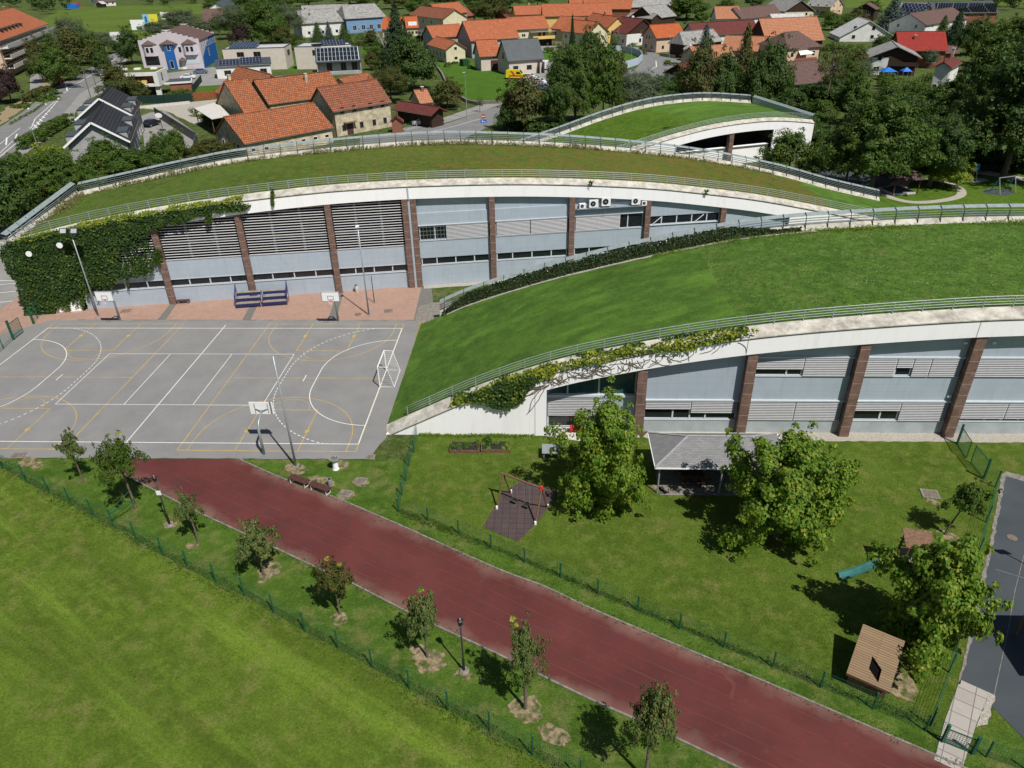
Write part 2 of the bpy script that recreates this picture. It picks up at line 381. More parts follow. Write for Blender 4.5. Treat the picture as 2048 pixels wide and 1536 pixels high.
def blob(name, x, y, r, z, mat, seed=1, ex=1.0, rot=0, n=28, kind='structure'):
    rn = R(seed); pts = []; ph = rn.uniform(0, 9)
    for k in range(n):
        a = 2*pi*k/n; rr = r*(1+.28*noise.noise(Vector((cos(a)*1.5+ph, sin(a)*1.5, seed)))+rn.uniform(-.09, .09))
        u, v = rr*cos(a)*ex, rr*sin(a)
        pts.append((x+u*cos(rot)-v*sin(rot), y+u*sin(rot)+v*cos(rot)))
    return sheet(name, pts, z, mat, kind=kind)
def A(*l): return [at(x, y) for x, y in l]
def line_strip(mb, pts, w, z):
    """flat painted strip along a polyline, mitred"""
    P = [Vector((p[0], p[1])) for p in pts]; L = []; Rr = []
    for i, p in enumerate(P):
        d = (P[min(i+1, len(P)-1)]-P[max(i-1, 0)]).normalized(); n = Vector((-d.y, d.x))*(w/2)
        L.append(p+n); Rr.append(p-n)
    for i in range(len(P)-1):
        mb.add([(Rr[i].x, Rr[i].y, z), (Rr[i+1].x, Rr[i+1].y, z), (L[i+1].x, L[i+1].y, z), (L[i].x, L[i].y, z)], [(0, 1, 2, 3)])
def smooth_line(pts, n=6):
    P = [Vector((p[0], p[1], p[2] if len(p) > 2 else 0)) for p in pts]; out = []
    for i in range(len(P)-1):
        p0, p1, p2, p3 = P[max(i-1, 0)], P[i], P[i+1], P[min(i+2, len(P)-1)]
        for k in range(n):
            t = k/n; out.append(.5*((2*p1)+(p2-p0)*t+(2*p0-5*p1+4*p2-p3)*t*t+(3*p1-p0-3*p2+p3)*t**3))
    return out+[P[-1]]

g = MB(); S_ = 2200
g.quad((-S_, -600, 0), (S_, -600, 0), (S_, 2600, 0), (-S_, 2600, 0)); struct(g.build('ground', M['ground']))

TRL = smooth_line(A((180, 918), (226, 938), (305, 979), (390, 1022), (465, 1057), (558, 1100), (640, 1139), (700, 1165), (797, 1215), (879, 1255), (979, 1301), (1090, 1355), (1183, 1400), (1300, 1452), (1450, 1523), (1700, 1640), (2200, 1850)), 4)   # left edge of the track
TRR = smooth_line(A((477, 918), (578, 963), (664, 993), (800, 1051), (893, 1093), (1004, 1142), (1090, 1174), (1176, 1215), (1309, 1272), (1400, 1310), (1448, 1330), (1570, 1381), (1745, 1457), (1871, 1511), (2100, 1610), (2700, 1850)), 4)
FN1 = A((-160, 860), (0, 930), (170, 1030), (380, 1140), (606, 1258), (895, 1420), (1065, 1514), (1300, 1640))
# meadow, lawns
sheet('meadow', [(-60, -14)]+FN1+[(60, -80), (-60, -80)], .004, M['meadow'], .25, 1.0, 3)
sheet('verge', FN1+[(90, -60), (90, -30)]+[(26, -12.2), (-9, -12.2), (-30, -12)], .006, M['strip'], .1, 1.0, 4)
sheet('lawn', [(22.6, -8.9), (22.8, -17.9), (31.6, -22.4), (42.8, -28.6), (51.9, -33.3), (64, -34), (110, -30), (110, -8.9)], .012, M['lawn_dry'], .12, 1.0, 5)
sheet('lawn', [(20.0, 11.3), (27, 15), (40, 22.0), (64, 40), (110, 44), (110, 8), (60, 9)], .012, M['lawn'], 0, 1, 6)
# playground lawn by the gazebo
sheet('lawn', A((1560, 455), (1700, 400), (1860, 350), (2100, 340), (2300, 380), (2300, 470), (1700, 470)), .016, M['lawn'], .3, 2, 7)
# court asphalt and markings
sheet('sports_court', [(-19.2, 12.05), (20.6, 12.0), (20.5, -8.7), (19.7, -12.0), (-9.3, -12.25), (-26, -12.2), (-26, 5)], .02, M['court'], .06, .6, 8)
sheet('court_edge_gravel', [(19.9, 11.9), (20.9, 11.6), (20.75, 3), (20.6, -3), (20.5, -8.6), (20.15, -8.6), (20.2, 0), (20.1, 8)], .024, M['sand'], .16, .5, 9)
W = MB(); Y = MB(); zc = .0245; hl, hw = 18.416, 10.093
def rect(mb, x0, x1, y0, y1, w, z):
    line_strip(mb, [(x0-w/2, y0), (x1+w/2, y0)], w, z); line_strip(mb, [(x0-w/2, y1), (x1+w/2, y1)], w, z)
    line_strip(mb, [(x0, y0+w/2), (x0, y1-w/2)], w, z); line_strip(mb, [(x1, y0+w/2), (x1, y1-w/2)], w, z)
for (x0, x1) in ((4.5, 18.45), (-18.45, -4.55)):
    xm = (x0+x1)/2; rect(Y, x0, x1, -11.08, 11.1, .08, zc)
    line_strip(Y, [(x0+.05, .05), (x1-.05, .05)], .07, zc)
    for s in (-1, 1):
        arc = [(xm+6.2*cos(t), s*(11.05-1.6-6.2*sin(t))) for t in [pi*k/40 for k in range(41)]]
        line_strip(Y, [(xm+6.2, s*11.05)]+arc+[(xm-6.2, s*11.05)], .07, zc+.0006)
        line_strip(Y, [(xm-2.45, s*11.05), (xm-2.45, s*5.25)], .07, zc); line_strip(Y, [(xm+2.45, s*11.05), (xm+2.45, s*5.25)], .07, zc)
        line_strip(Y, [(xm-2.48, s*5.25), (xm+2.48, s*5.25)], .07, zc+.0004)
        line_strip(Y, [(xm+1.7*cos(t), s*(5.25-1.7*sin(t))) for t in [pi*k/20 for k in range(21)]], .05, zc+.0006)
        for xx in (xm-2.45, xm+2.45):
            line_strip(Y, [(xx-.02, s*8.2), (xx-.02, s*8.6)], .32, zc+.001)
            for yy in (7.2, 6.4, 9.3): line_strip(Y, [(xx-.12, s*yy), (xx+.12, s*yy)], .05, zc+.001)
rect(W, -hl, hl, -hw, hw, .08, zc+.003)
line_strip(W, [(0, -hw-.35), (0, hw+.75)], .08, zc+.0036)
rect(W, -9, 9, -4.55, 4.55, .06, zc+.0032)
for x in (-3, 3): line_strip(W, [(x, -4.5), (x, 4.5)], .06, zc+.0034)
for s in (-1, 1):
    def hb(r, n):
        top = [(s*(hl-r*sin(t)), 1.5+r*cos(t)) for t in [pi/2*k/n for k in range(n+1)]]
        bot = [(s*(hl-r*cos(t)), -1.5-r*sin(t)) for t in [pi/2*k/n for k in range(n+1)]]
        return top+bot
    line_strip(W, hb(6.0, 24), .075, zc+.0042)
    pts = [p for p in hb(9.0, 40) if abs(p[1]) < hw]
    acc = 0
    for a, b in zip(pts, pts[1:]):                         # dashes 15 cm on, 15 cm off
        d = Vector(b)-Vector(a); L = d.length; q = 0
        while q < L:
            k = (acc+q) % .5; step = min(L-q, .5-k if k >= .28 else .28-k)
            if k < .279: line_strip(W, [Vector(a)+d*(q/L), Vector(a)+d*((q+step)/L)], .07, zc+.0038)
            q += step+1e-4
        acc += L
    line_strip(W, [(s*(hl-7.1), -.55), (s*(hl-7.1), .55)], .08, zc+.005)
struct(W.build('white_court_lines', M['line_white'])); struct(Y.build('yellow_court_lines', M['line_yellow']))
# pink paver apron along the hall with grey cobble bands
ca, sa = cos(radians(9.9)), sin(radians(9.9)); BO = Vector((9.85, 19.47, 0)); BU = Vector((ca, sa, 0)); BV = Vector((-sa, ca, 0))
def bw(u, v, z=0): return BO+BU*u+BV*v+Vector((0, 0, z))
sheet('paved_apron', [(-20.8, 12.1), (19.6, 12.05)]+[bw(9.2, 0), bw(-27.2, 0), at(60, 645)], .012, M['pavers'])
sheet('path', A((0, 700), (48, 690), (170, 633), (100, 600), (56, 580), (0, 620), (-120, 660), (-120, 760)), .016, M['pavers'], .1, 1, 12)
for u in (-18, -9, 0):
    a = bw(u, 0); b = bw(u-.4, -8)
    k = (12.1-a.y)/(b.y-a.y); e = a+(b-a)*k
    sheet('cobble_band', [a-BU*.35, a+BU*.35, e+Vector((.45, 0, 0)), e-Vector((.45, 0, 0))], .0165, M['cobble'])
sheet('cobble_band', [bw(9.1, -.2), bw(10.2, -.1), (21.5, 12.2), (19.3, 12.05)], .0165, M['cobble'])
sheet('landing', A((868, 605), (905, 603), (880, 640), (846, 645), (830, 640), (838, 612)), .0185, M['kerb'], .05, .5)
sheet('gravel_strip', [bw(9.4, -.9), bw(9.3, 0), bw(32, 0), bw(32, -.9)], .0205, M['gravel'], .05, .5)
sheet('gravel_strip', [(41, -8.0), (95, -8.0), (95, -9.25), (41, -9.15), (40.5, -8.8)], .0205, M['gravel'], .06, .5, 14)
sheet('forecourt', [(32.6, -7.9), (32.9, -8.8), (36.2, -9.6), (40.2, -8.9), (40.2, -4), (32.6, -4)], .024, M['concrete'])
# running track with kerbs and lane lines
nT = 90; tm_ = MB(); av = []
def resample(L, n):
    D = [0]
    for a, b in zip(L, L[1:]): D.append(D[-1]+(b-a).length)
    out = []; i = 0
    for k in range(n+1):
        t = D[-1]*k/n
        while i < len(D)-2 and D[i+1] < t: i += 1
        out.append(L[i].lerp(L[i+1], (t-D[i])/(D[i+1]-D[i])))
    return out
sheet('running_track', TRL[:5]+[TRR[0]], .0255, M['track'])
LA, RA = resample(TRL[4:], nT), resample(TRR, nT); rnT = R(44)
for a, b in zip(LA, RA):
    for f in (0, .06, .14, .28, .42, .58, .72, .86, .94, 1):
        q = a.lerp(b, f); tm_.v.append((q.x, q.y, .026)); av.append(abs(f-.5)*2)
for i in range(nT):
    for j in range(9): tm_.f.append((i*10+j, i*10+j+1, i*10+j+11, i*10+j+10)); tm_.m.append(0)
o = struct(tm_.build('running_track', M['track'])); at_ = o.data.attributes.new('across', 'FLOAT', 'POINT'); at_.data.foreach_set('value', av)
kb = MB()
for L in (TRL, TRR):
    for a, b in zip(L, L[1:]): kb.bar((a.x, a.y, .03), (b.x, b.y, .03), .1, .08)
struct(kb.build('kerb', M['kerb']))
ll = MB()
for f in (.17, .34, .5, .67, .84): line_strip(ll, [a.lerp(b, f) for a, b in zip(LA[3:], RA[3:])], .05, .0278)
struct(ll.build('lane_lines', M['line_faint']))
sheet('scuff_mark', A((1440, 1335), (1460, 1352), (1472, 1370), (1466, 1400), (1458, 1400), (1464, 1372), (1448, 1352), (1420, 1332)), .0295, M['line_faint'], .03, .2)
# right-hand dark rubber playground surface, slab path, gravel edging
RB = A((2010, 948), (2060, 962), (2400, 1070), (2500, 1640), (2200, 1600), (2048, 1478), (1975, 1405), (1920, 1362), (1952, 1240), (1985, 1090))
sheet('rubber_play_surface', RB, .03, M['rubber_dark'])
sheet('gravel_strip', A((2003, 950), (2012, 943), (2075, 960), (2060, 966), (2012, 953), (1986, 1090), (1953, 1240), (1921, 1368), (1916, 1370), (1945, 1240), (1979, 1087)), .034, M['kerb'], .05, .35, 21)
sheet('slab_path', A((1920, 1360), (1978, 1386), (1952, 1450), (1922, 1545), (1868, 1520), (1890, 1440)), .034, M['slabs'])
sheet('gravel_strip', A((1978, 1386), (1990, 1392), (1975, 1450), (1952, 1455)), .038, M['gravel'], .05, .3, 22)
jn = MB()
for pl in (((1990, 1139), (2075, 1165)), ((2048, 1110), (2030, 1180), (2016, 1260), (1988, 1390))):
    q = A(*pl); line_strip(jn, q, .035, .035)
struct(jn.build('rubber_joint', M['kerb']))
# bare earth patches
for i, (x, y, r, ex) in enumerate([(592, 938, .5, 1.6), (680, 930, .45, 1.4), (640, 965, .5, 2.0), (722, 965, .42, 1.2), (692, 990, .42, 1.2),
        (540, 1140, .55, 1.0), (528, 1158, .3, 1), (678, 1238, .35, 1.3), (858, 1322, .62, 1.2), (835, 1300, .3, 1), (1052, 1420, .6, 1.1), (927, 1348, .3, 1.2),
        (385, 1092, .28, 1.3), (341, 1050, .3, 1.2), (1893, 1072, .35, 1.5), (1802, 1372, .72, .9), (1790, 1342, .4, 1),  (1110, 1470, .4, 1.6), (60, 925, .5, 2), (1320, 980, .35, 1.6), (1866, 1005, .25, 1.5)]):
    p = at(x, y); blob('bare_patch', p.x, p.y, r*1.25, .0395+.0005*(i % 6), M['patch'], 30+i, ex, radians(-25))
# hatches and covers: structures flush with the ground
def hatch(x, y, w, d, rot, label):
    p = at(x, y); b = MB(); b.box(-w/2, w/2, -d/2, d/2, 0, .03); o = b.build('manhole_cover', M['cover'])
    b2 = MB(); b2.box(-w/2-.12, w/2+.12, -d/2-.12, -d/2, 0, .035).box(-w/2-.12, w/2+.12, d/2, d/2+.12, 0, .035).box(-w/2-.12, -w/2, -d/2, d/2, 0, .035).box(w/2, w/2+.12, -d/2, d/2, 0, .035)
    t_ = thing('manhole_cover', label, 'manhole cover', (p.x, p.y, .04), rot); o.name = 'lid'; o.parent = t_; b2.build('frame', M['kerb'], t_)
hatch(722, 963, .62, .55, radians(-8), 'grey hatch cover in the grass between the drinking fountain and the green fence')
hatch(693, 988, .55, .5, radians(-12), 'grey hatch cover in sandy grass right beside the end of the brown bench')
hatch(1860, 989, .9, .75, radians(-10), 'dark square hatch cover in the kindergarten lawn left of the young tree')
hatch(36, 912, .8, .5, radians(5), 'rusty hatch cover at the lower left edge of the grey court')
hatch(252, 622, .8, .5, radians(10), 'dark hatch cover in the pink paving near the left basketball hoop')
hatch(777, 622, .7, .5, radians(6), 'grey grate in the pink paving right of the floodlight pole')
hatch(741, 915, .45, .4, 0, 'small rusty drain cover at the lower right corner of the grey court')
for (x, y, r, l) in ((716, 629, .35, 'round manhole cover in the pink paving left of the floodlight pole'), (2024, 1076, .3, 'round pale manhole cover in the dark rubber surface')):
    p = at(x, y); b = MB(); b.prism([(r*cos(2*pi*k/20), r*sin(2*pi*k/20)) for k in range(20)], 0, .02); o = b.build('manhole_cover', M['cover'], loc=None); o.location = (p.x, p.y, .03); tag(o, l, 'manhole cover')
# ---- roads, car park and yards further off
def wpoly(name, l, z, mat, jit=0, step=4, seed=1): return sheet(name, A(*l), z, mat, jit, step, seed)
wpoly('car_park', [(0, 460), (40, 420), (95, 455), (64, 560), (58, 600), (0, 640), (-200, 700), (-300, 500)], .01, M['parking'])
pk = MB()
for a, b in (((-60, 576), (35, 566)), ((-60, 592), (46, 581)), ((-60, 612), (42, 600)), ((-60, 633), (30, 614)), ((-60, 560), (34, 562)), ((22, 463), (32, 468)), ((0, 484), (8, 487))):
    line_strip(pk, A(a, b), .12, .014)
struct(pk.build('parking_bay_lines', M['line_white']))
wpoly('road', [(-60, 260), (0, 254), (44, 225), (105, 177), (155, 152), (205, 120), (240, 99), (262, 88), (300, 70), (312, 72), (268, 95), (249, 114), (226, 135), (205, 158), (161, 186), (129, 225), (60, 275), (0, 330), (-60, 370)], .012, M['road'])
wpoly('pavement', [(129, 225), (161, 186), (205, 160), (226, 137), (249, 116), (256, 118), (232, 148), (205, 185), (175, 200), (150, 225), (148, 245), (125, 240), (100, 275), (60, 300), (0, 360), (0, 335), (60, 278)], .016, M['parking'])
rl = MB()
def rline(a, w=.18, z=.018): line_strip(rl, A(*a), w, z)
rline([(0, 313), (62, 262)], .18); rline([(62, 262), (108, 210), (124, 190)]); rline([(62, 258), (70, 238), (124, 190)]); rline([(0, 288), (40, 256)], .14)
rline([(0, 306), (30, 278)], .14); rline([(150, 170), (190, 145), (232, 117)], .18)
for k in range(9):
    f = k/9; rline([(68+50*f, 250-52*f), (74+47*f, 262-60*f-6)], .3, .019)
for (x, y) in ((128, 186), (138, 178)): rline([(x, y), (x+7, y-5)], .16)
for (x, y) in ((55, 212), (90, 203), (133, 175)): rline([(x-2, y-7), (x+2, y+7)], .35, .02)
rline([(12, 290), (14, 275)], .3, .02); rline([(34, 268), (30, 280)], .3, .02); rline([(72, 212), (107, 197)], .15); rline([(118, 180), (150, 168)], .15)
struct(rl.build('road_markings', M['line_white']))
wpoly('road', [(720, 273), (813, 262), (900, 245), (965, 222), (1006, 210), (1080, 190), (1150, 176), (1240, 145), (1272, 137), (1285, 122), (1275, 108), (1255, 97), (1215, 92), (1255, 90), (1300, 100), (1322, 112), (1375, 122), (1450, 118), (1450, 130), (1400, 145), (1250, 168), (1180, 195), (1100, 215), (1010, 236), (960, 262), (900, 290), (720, 290)], .012, M['road'])
rl = MB(); line_strip(rl, A((840, 268), (900, 255), (960, 238)), .14, .016); line_strip(rl, A((1312, 122), (1313, 134)), .3, .016); line_strip(rl, A((1300, 140), (1312, 134)), .25, .016); struct(rl.build('road_markings', M['line_white']))
wpoly('pavement', [(880, 238), (965, 208), (1007, 207), (966, 222), (900, 243), (813, 262), (800, 258)], .017, M['parking'])
wpoly('yard', [(282, 232), (300, 225), (330, 222), (395, 268), (380, 300), (290, 300)], .014, M['parking'])
wpoly('yard', [(280, 216), (455, 196), (445, 222), (395, 250), (330, 222)], .012, M['gravel'], .4, 4)
wpoly('yard', [(330, 147), (470, 128), (470, 165), (440, 170), (405, 172), (330, 170)], .014, M['parking'])
wpoly('lawn', [(398, 175), (440, 172), (436, 186), (392, 187)], .016, M['townlawn'])
wpoly('lawn', [(866, 124), (930, 122), (992, 132), (1012, 150), (1060, 165), (1060, 205), (1008, 205), (960, 205), (905, 190), (895, 150)], .014, M['townlawn'])
wpoly('yard', [(960, 146), (1012, 150), (1075, 175), (1120, 180), (1130, 120), (1100, 118), (960, 138)], .010, M['parking'])
wpoly('yard', [(1075, 92), (1130, 92), (1160, 108), (1100, 115)], .011, M['parking'])
wpoly('lawn', [(1215, 108), (1260, 105), (1272, 117), (1255, 124), (1180, 128)], .014, M['townlawn'])
wpoly('lawn', [(1085, 106), (1150, 100), (1150, 130), (1088, 122)], .0145, M['townlawn'])
wpoly('lawn', [(718, 97), (775, 95), (775, 112), (720, 108)], .014, M['townlawn'])
wpoly('lawn', [(567, 118), (595, 118), (595, 142), (570, 142)], .014, M['townlawn'])
wpoly('field', [(80, 40), (135, 13), (190, 14), (400, 7), (420, 20), (395, 45), (300, 80), (235, 82), (110, 60)], .014, M['farfield'])
wpoly('field', [(1900, 6), (2300, 20), (2300, -20), (1900, -10)], .014, M['farfield'])
wpoly('field', [(1690, 15), (1800, 18), (1800, -20), (1690, -20)], .013, M['farfield'])
wpoly('building_site', [(0, 225), (60, 185), (95, 160), (105, 172), (48, 218), (0, 250)], .013, M['sand'], .6, 3)
wpoly('yard', [(60, 150), (95, 145), (110, 160), (60, 185)], .012, M['parking'])
# playground loop path + sandpit apron
lp = smooth_line(A((1720, 388), (1752, 384), (1790, 398), (1830, 405), (1880, 402), (1918, 393), (1922, 380), (1900, 368), (1862, 360), (1820, 358)))
pm = MB(); line_strip(pm, lp, 1.25, .03); struct(pm.build('path', M['gravel']))
wpoly('path', [(1752, 384), (1790, 362), (1822, 362), (1812, 384), (1780, 390)], .034, M['pavers'])
wpoly('path', [(1940, 345), (2100, 372), (2100, 364), (1950, 338)], .03, M['gravel'])
blob('bare_patch', *at(1945, 360)[:2], 1.6, .031, M['gravel'], 77, 1.5); blob('bare_patch', *at(1998, 385)[:2], 1.5, .031, M['rubber_dark'], 78, 1.5)
wpoly('yard', [(1600, 330), (1720, 385), (1790, 365), (1720, 320)], .02, M['rubber_dark'], .3, 3)

# ================================================================ THE THREE ARCHED HALLS
def prof(tab):
    """smooth profile through (u,z) pairs"""
    def f(u):
        if u <= tab[0][0]: return tab[0][1]
        if u >= tab[-1][0]: return tab[-1][1]
        i = 0
        while tab[i+1][0] < u: i += 1
        p = [tab[max(i-1, 0)], tab[i], tab[i+1], tab[min(i+2, len(tab)-1)]]
        h = p[2][0]-p[1][0]; t = (u-p[1][0])/h
        m1 = (p[2][1]-p[0][1])/(p[2][0]-p[0][0])*h; m2 = (p[3][1]-p[1][1])/(p[3][0]-p[1][0])*h
        return (2*t**3-3*t*t+1)*p[1][1]+(t**3-2*t*t+t)*m1+(-2*t**3+3*t*t)*p[2][1]+(t**3-t*t)*m2
    return f
def frange(a, b, st):
    n = max(1, round((b-a)/st)); return [a+(b-a)*k/n for k in range(n+1)]
def railing(root, pts, spacing=2.05, h=.85, nr=4, r=.022, m='rail'):
    """guard rail along 3D points (local coords of root)"""
    rl_ = MB()
    for k in range(nr):
        z = h*(1-k*.24); rl_.tube([(p[0], p[1], p[2]+z) for p in pts], r if k else r*1.35, 5)
    rl_.build('rail', M[m], root, smooth=True)
    acc = 0; last = None; k = 0; proto = None
    L = 0; marks = [0]
    for a, b in zip(pts, pts[1:]):
        d = (Vector(b)-Vector(a)).length
        while marks[-1]+spacing <= L+d: marks.append(marks[-1]+spacing)
        L += d
    L = 0; i = 0; ps = []
    for a, b in zip(pts, pts[1:]):
        d = (Vector(b)-Vector(a)).length
        while i < len(marks) and marks[i] <= L+d+1e-6:
            ps.append(Vector(a).lerp(Vector(b), (marks[i]-L)/d)); i += 1
        L += d
    pm_ = MB(); pm_.box(-.03, .03, -.03, .03, -.1, h+.01); proto = pm_.build('post', M[m], root); proto.location = ps[0]
    for p in ps[1:]:
        c = proto.copy(); COL.objects.link(c); c.location = p
def hall(name, label, O, rot, S, N, u0, u1, vr, vf, vn, fh, solid, cut_left=None, cap_end=None, zones=None, roofmats=None, rails=(None, None), nrange=None, ivyN=None):
    T = thing(name, label, 'school hall', O, rot)
    us = frange(u0, u1, 1.0)
    # planted roof
    nv = 14; b = MB(); W_ = vn-vr
    for i, u in enumerate(us):
        for j in range(nv+1):
            f = j/nv; z = S(u)*(1-f)+N(u)*f
            z += .05*noise.noise(Vector((u*.35, j*.9, 3))) if 0 < j < nv else 0
            b.v.append((u, vr+W_*f, max(z, -.02)))
    for i in range(len(us)-1):
        for j in range(nv):
            a = i*(nv+1)+j; b.f.append((a, a+nv+1, a+nv+2, a+1)); b.m.append(zones((us[i]+us[i+1])/2, (j+.5)/nv) if zones else 0)
    b.build('green_roof', roofmats, T, smooth=True)
    # sloping concrete cap along the south edge and white fascia beneath it
    cb = MB(); fb = MB(); ce = cap_end or u1; U2 = [u for u in frange(u0, ce, .8)]
    for a, c in zip(U2, U2[1:]):
        g = .012
        for (p, q) in ((a, c),):
            zs, ze = S(p), S(q)
            cb.add([(p, vf, zs-.32), (q, vf, ze-.32), (q, vr, ze+.06), (p, vr, zs+.06), (p, vf, zs-.40), (q, vf, ze-.40), (p, vr, zs-.25), (q, vr, ze-.25)],
                   [(0, 1, 2, 3), (4, 5, 1, 0), (3, 2, 7, 6), (6, 7, 5, 4)])
        lo0 = max(0, S(a)-.40-fh) if not solid(a) else 0; lo1 = max(0, S(c)-.40-fh) if not solid(c) else 0
        if solid((a+c)/2): lo0 = lo1 = 0
        else: lo0, lo1 = S(a)-.40-fh, S(c)-.40-fh
        z0, z1 = max(S(a)-.47, .01), max(S(c)-.47, .01); f2 = vf+.07
        fb.add([(a, f2, lo0), (c, f2, lo1), (c, f2, z1), (a, f2, z0), (a, f2+.3, lo0), (c, f2+.3, lo1), (c, f2+.3, z1), (a, f2+.3, z0)],
               [(0, 1, 2, 3), (5, 4, 7, 6), (4, 5, 1, 0), (3, 2, 6, 7)])
    gb = MB()
    for a, c in zip(U2, U2[1:]): gb.add([(a, vf+.03, S(a)-.47), (c, vf+.03, S(c)-.47), (c, vf+.03, S(c)-.40), (a, vf+.03, S(a)-.40)], [(0, 1, 2, 3)])
    gb.build('shadow_gap', M['black'], T)
    cb.build('parapet_cap', M['cap'], T, smooth=False); fb.build('fascia', M['fascia'], T)
    r0, r1 = rails
    railing(T, [(u, vr-.06, S(u)+.05) for u in frange(r0 if r0 is not None else u0, r1 if r1 is not None else ce, 1.0)])
    # north parapet: upturned concrete, hooked posts, three rails and a wide sheet on top
    n0, n1 = nrange or (u0, u1)
    Un = frange(n0, n1, 1.0); pb = MB(); sb = MB(); rb_ = MB(); wb = MB()
    for a, c in zip(Un, Un[1:]):
        za, zb = N(a), N(c)
        pb.add([(a, vn, za-.1), (c, vn, zb-.1), (c, vn+.42, zb+.46), (a, vn+.42, za+.46), (a, vn+.62, za+.46), (c, vn+.62, zb+.46)], [(0, 1, 2, 3), (3, 2, 5, 4)])
        wb.add([(a, vn+.62, 0), (c, vn+.62, 0), (c, vn+.62, zb+.46), (a, vn+.62, za+.46)], [(1, 0, 3, 2)])
        s0, s1 = (.50, 1.28), (.98, 1.44)
        sb.add([(a, vn+s0[0], za+s0[1]), (c, vn+s0[0], zb+s0[1]), (c, vn+s1[0], zb+s1[1]), (a, vn+s1[0], za+s1[1]), (a, vn+s0[0], za+s0[1]-.03), (c, vn+s0[0], zb+s0[1]-.03), (c, vn+s1[0], zb+s1[1]-.03), (a, vn+s1[0], za+s1[1]-.03)],
               [(0, 1, 2, 3), (4, 7, 6, 5), (4, 5, 1, 0), (3, 2, 6, 7)])
    for k, (dv, dz) in enumerate(((.37, .62), (.38, .84), (.42, 1.05))):
        rb_.tube([(u, vn+dv, N(u)+dz) for u in Un], .045, 5)
    pb.build('parapet', M['cap'], T); sb.build('cover_sheet', M['sheet'], T); rb_.build('rail', M['raildark'], T, smooth=True); wb.build('rear_wall', M['fascia'], T)
    hk = MB(); hk.tube([(0, .16, .12), (0, .30, .5), (0, .33, .9), (0, .46, 1.3), (0, .9, 1.5)], [.045, .045, .04, .035, .03], 5)
    pr = hk.build('post', M['postdark'], T, smooth=True); pl = frange(n0+.5, n1-.5, 2.05)
    pr.location = (pl[0], vn, N(pl[0]))
    for u in pl[1:]:
        c = pr.copy(); COL.objects.link(c); c.location = (u, vn, N(u))
    return T
def pillar(T, u, w, v0, v1, z1, lean=0):
    b = MB(); b.add([(u-w/2, v0, 0), (u+w/2, v0, 0), (u+w/2, v1, 0), (u-w/2, v1, 0), (u-w/2+lean, v0, z1), (u+w/2+lean, v0, z1), (u+w/2+lean, v1, z1), (u-w/2+lean, v1, z1)],
          [(0, 1, 5, 4), (1, 2, 6, 5), (3, 0, 4, 7), (4, 5, 6, 7)])
    z = .95
    while z < z1-.2:
        f = lean*z/z1; b.box(u-w/2+f-.003, u+w/2+f+.003, v0-.003, v1, z, z+.022, 1); z += .95
    b.build('pillar', [M['pillar'], M['joint']], T)
def archwall(b, S, u0, u1, z0, v, drop=.5, t=.3, st=.8):
    U_ = frange(u0, u1, st)
    for a, c in zip(U_, U_[1:]):
        za, zb = max(S(a)-drop, z0), max(S(c)-drop, z0)
        if za <= z0 and zb <= z0: continue
        b.add([(a, v, z0), (c, v, z0), (c, v, zb), (a, v, za), (a, v+t, z0), (c, v+t, z0), (c, v+t, zb), (a, v+t, za)], [(0, 1, 2, 3), (5, 4, 7, 6), (3, 2, 6, 7), (4, 5, 1, 0)])
def blinds(T, u0, u1, v, z0, z1, name='blind', m='blind', pitch=.15, tilt=.03):
    b = MB(); z = z0
    while z < z1-.02:
        b.add([(u0, v-.03, z), (u1, v-.03, z), (u1, v+.06, z+pitch*.8), (u0, v+.06, z+pitch*.8), (u0, v-.03, z-.02), (u1, v-.03, z-.02)], [(0, 1, 2, 3), (4, 5, 1, 0)]); z += pitch
    b.add([(u0, v+.075, z0), (u1, v+.075, z0), (u1, v+.075, z1), (u0, v+.075, z1)], [(0, 1, 2, 3)])
    b.box(u0, u1, v-.02, v+.06, z1-.05, z1+.03)
    b.box(u0, u1, v-.015, v+.03, z0-.04, z0)
    return b.build(name, M[m], T)

# ---------------- front hall (right half of the photo)
FO = (0, -8.0, 0)
FS = prof([(20.2, .12), (22.1, 1.12), (28.4, 4.15), (34, 6.2), (39.9, 7.62), (43.9, 8.38), (48, 9.0), (52.1, 9.48), (56.3, 9.87), (60.5, 10.2), (64.7, 10.45), (75, 10.75), (85, 10.5), (96, 9.6)])
FNp = prof([(20.2, .08), (21.5, .6), (25, 2.2), (30, 3.95), (35.2, 5.5), (45.6, 8.0), (53.6, 9.4), (65.6, 10.2), (76, 10.45), (85, 10.2), (96, 9.4)])
def fz(u, f):
    edge = 47.3+f*.3; return 1 if u > edge else 0
FH = hall('school_hall', 'nearest white arched hall with a bright green grass roof on the right side', FO, 0, FS, FNp, 20.2, 96, .4, -.8, 19, 1.32,
          lambda u: u < 32.75, zones=fz, roofmats=[M['roofgrass'], M['rooftall']], rails=(22.0, 96), nrange=(22.2, 96))
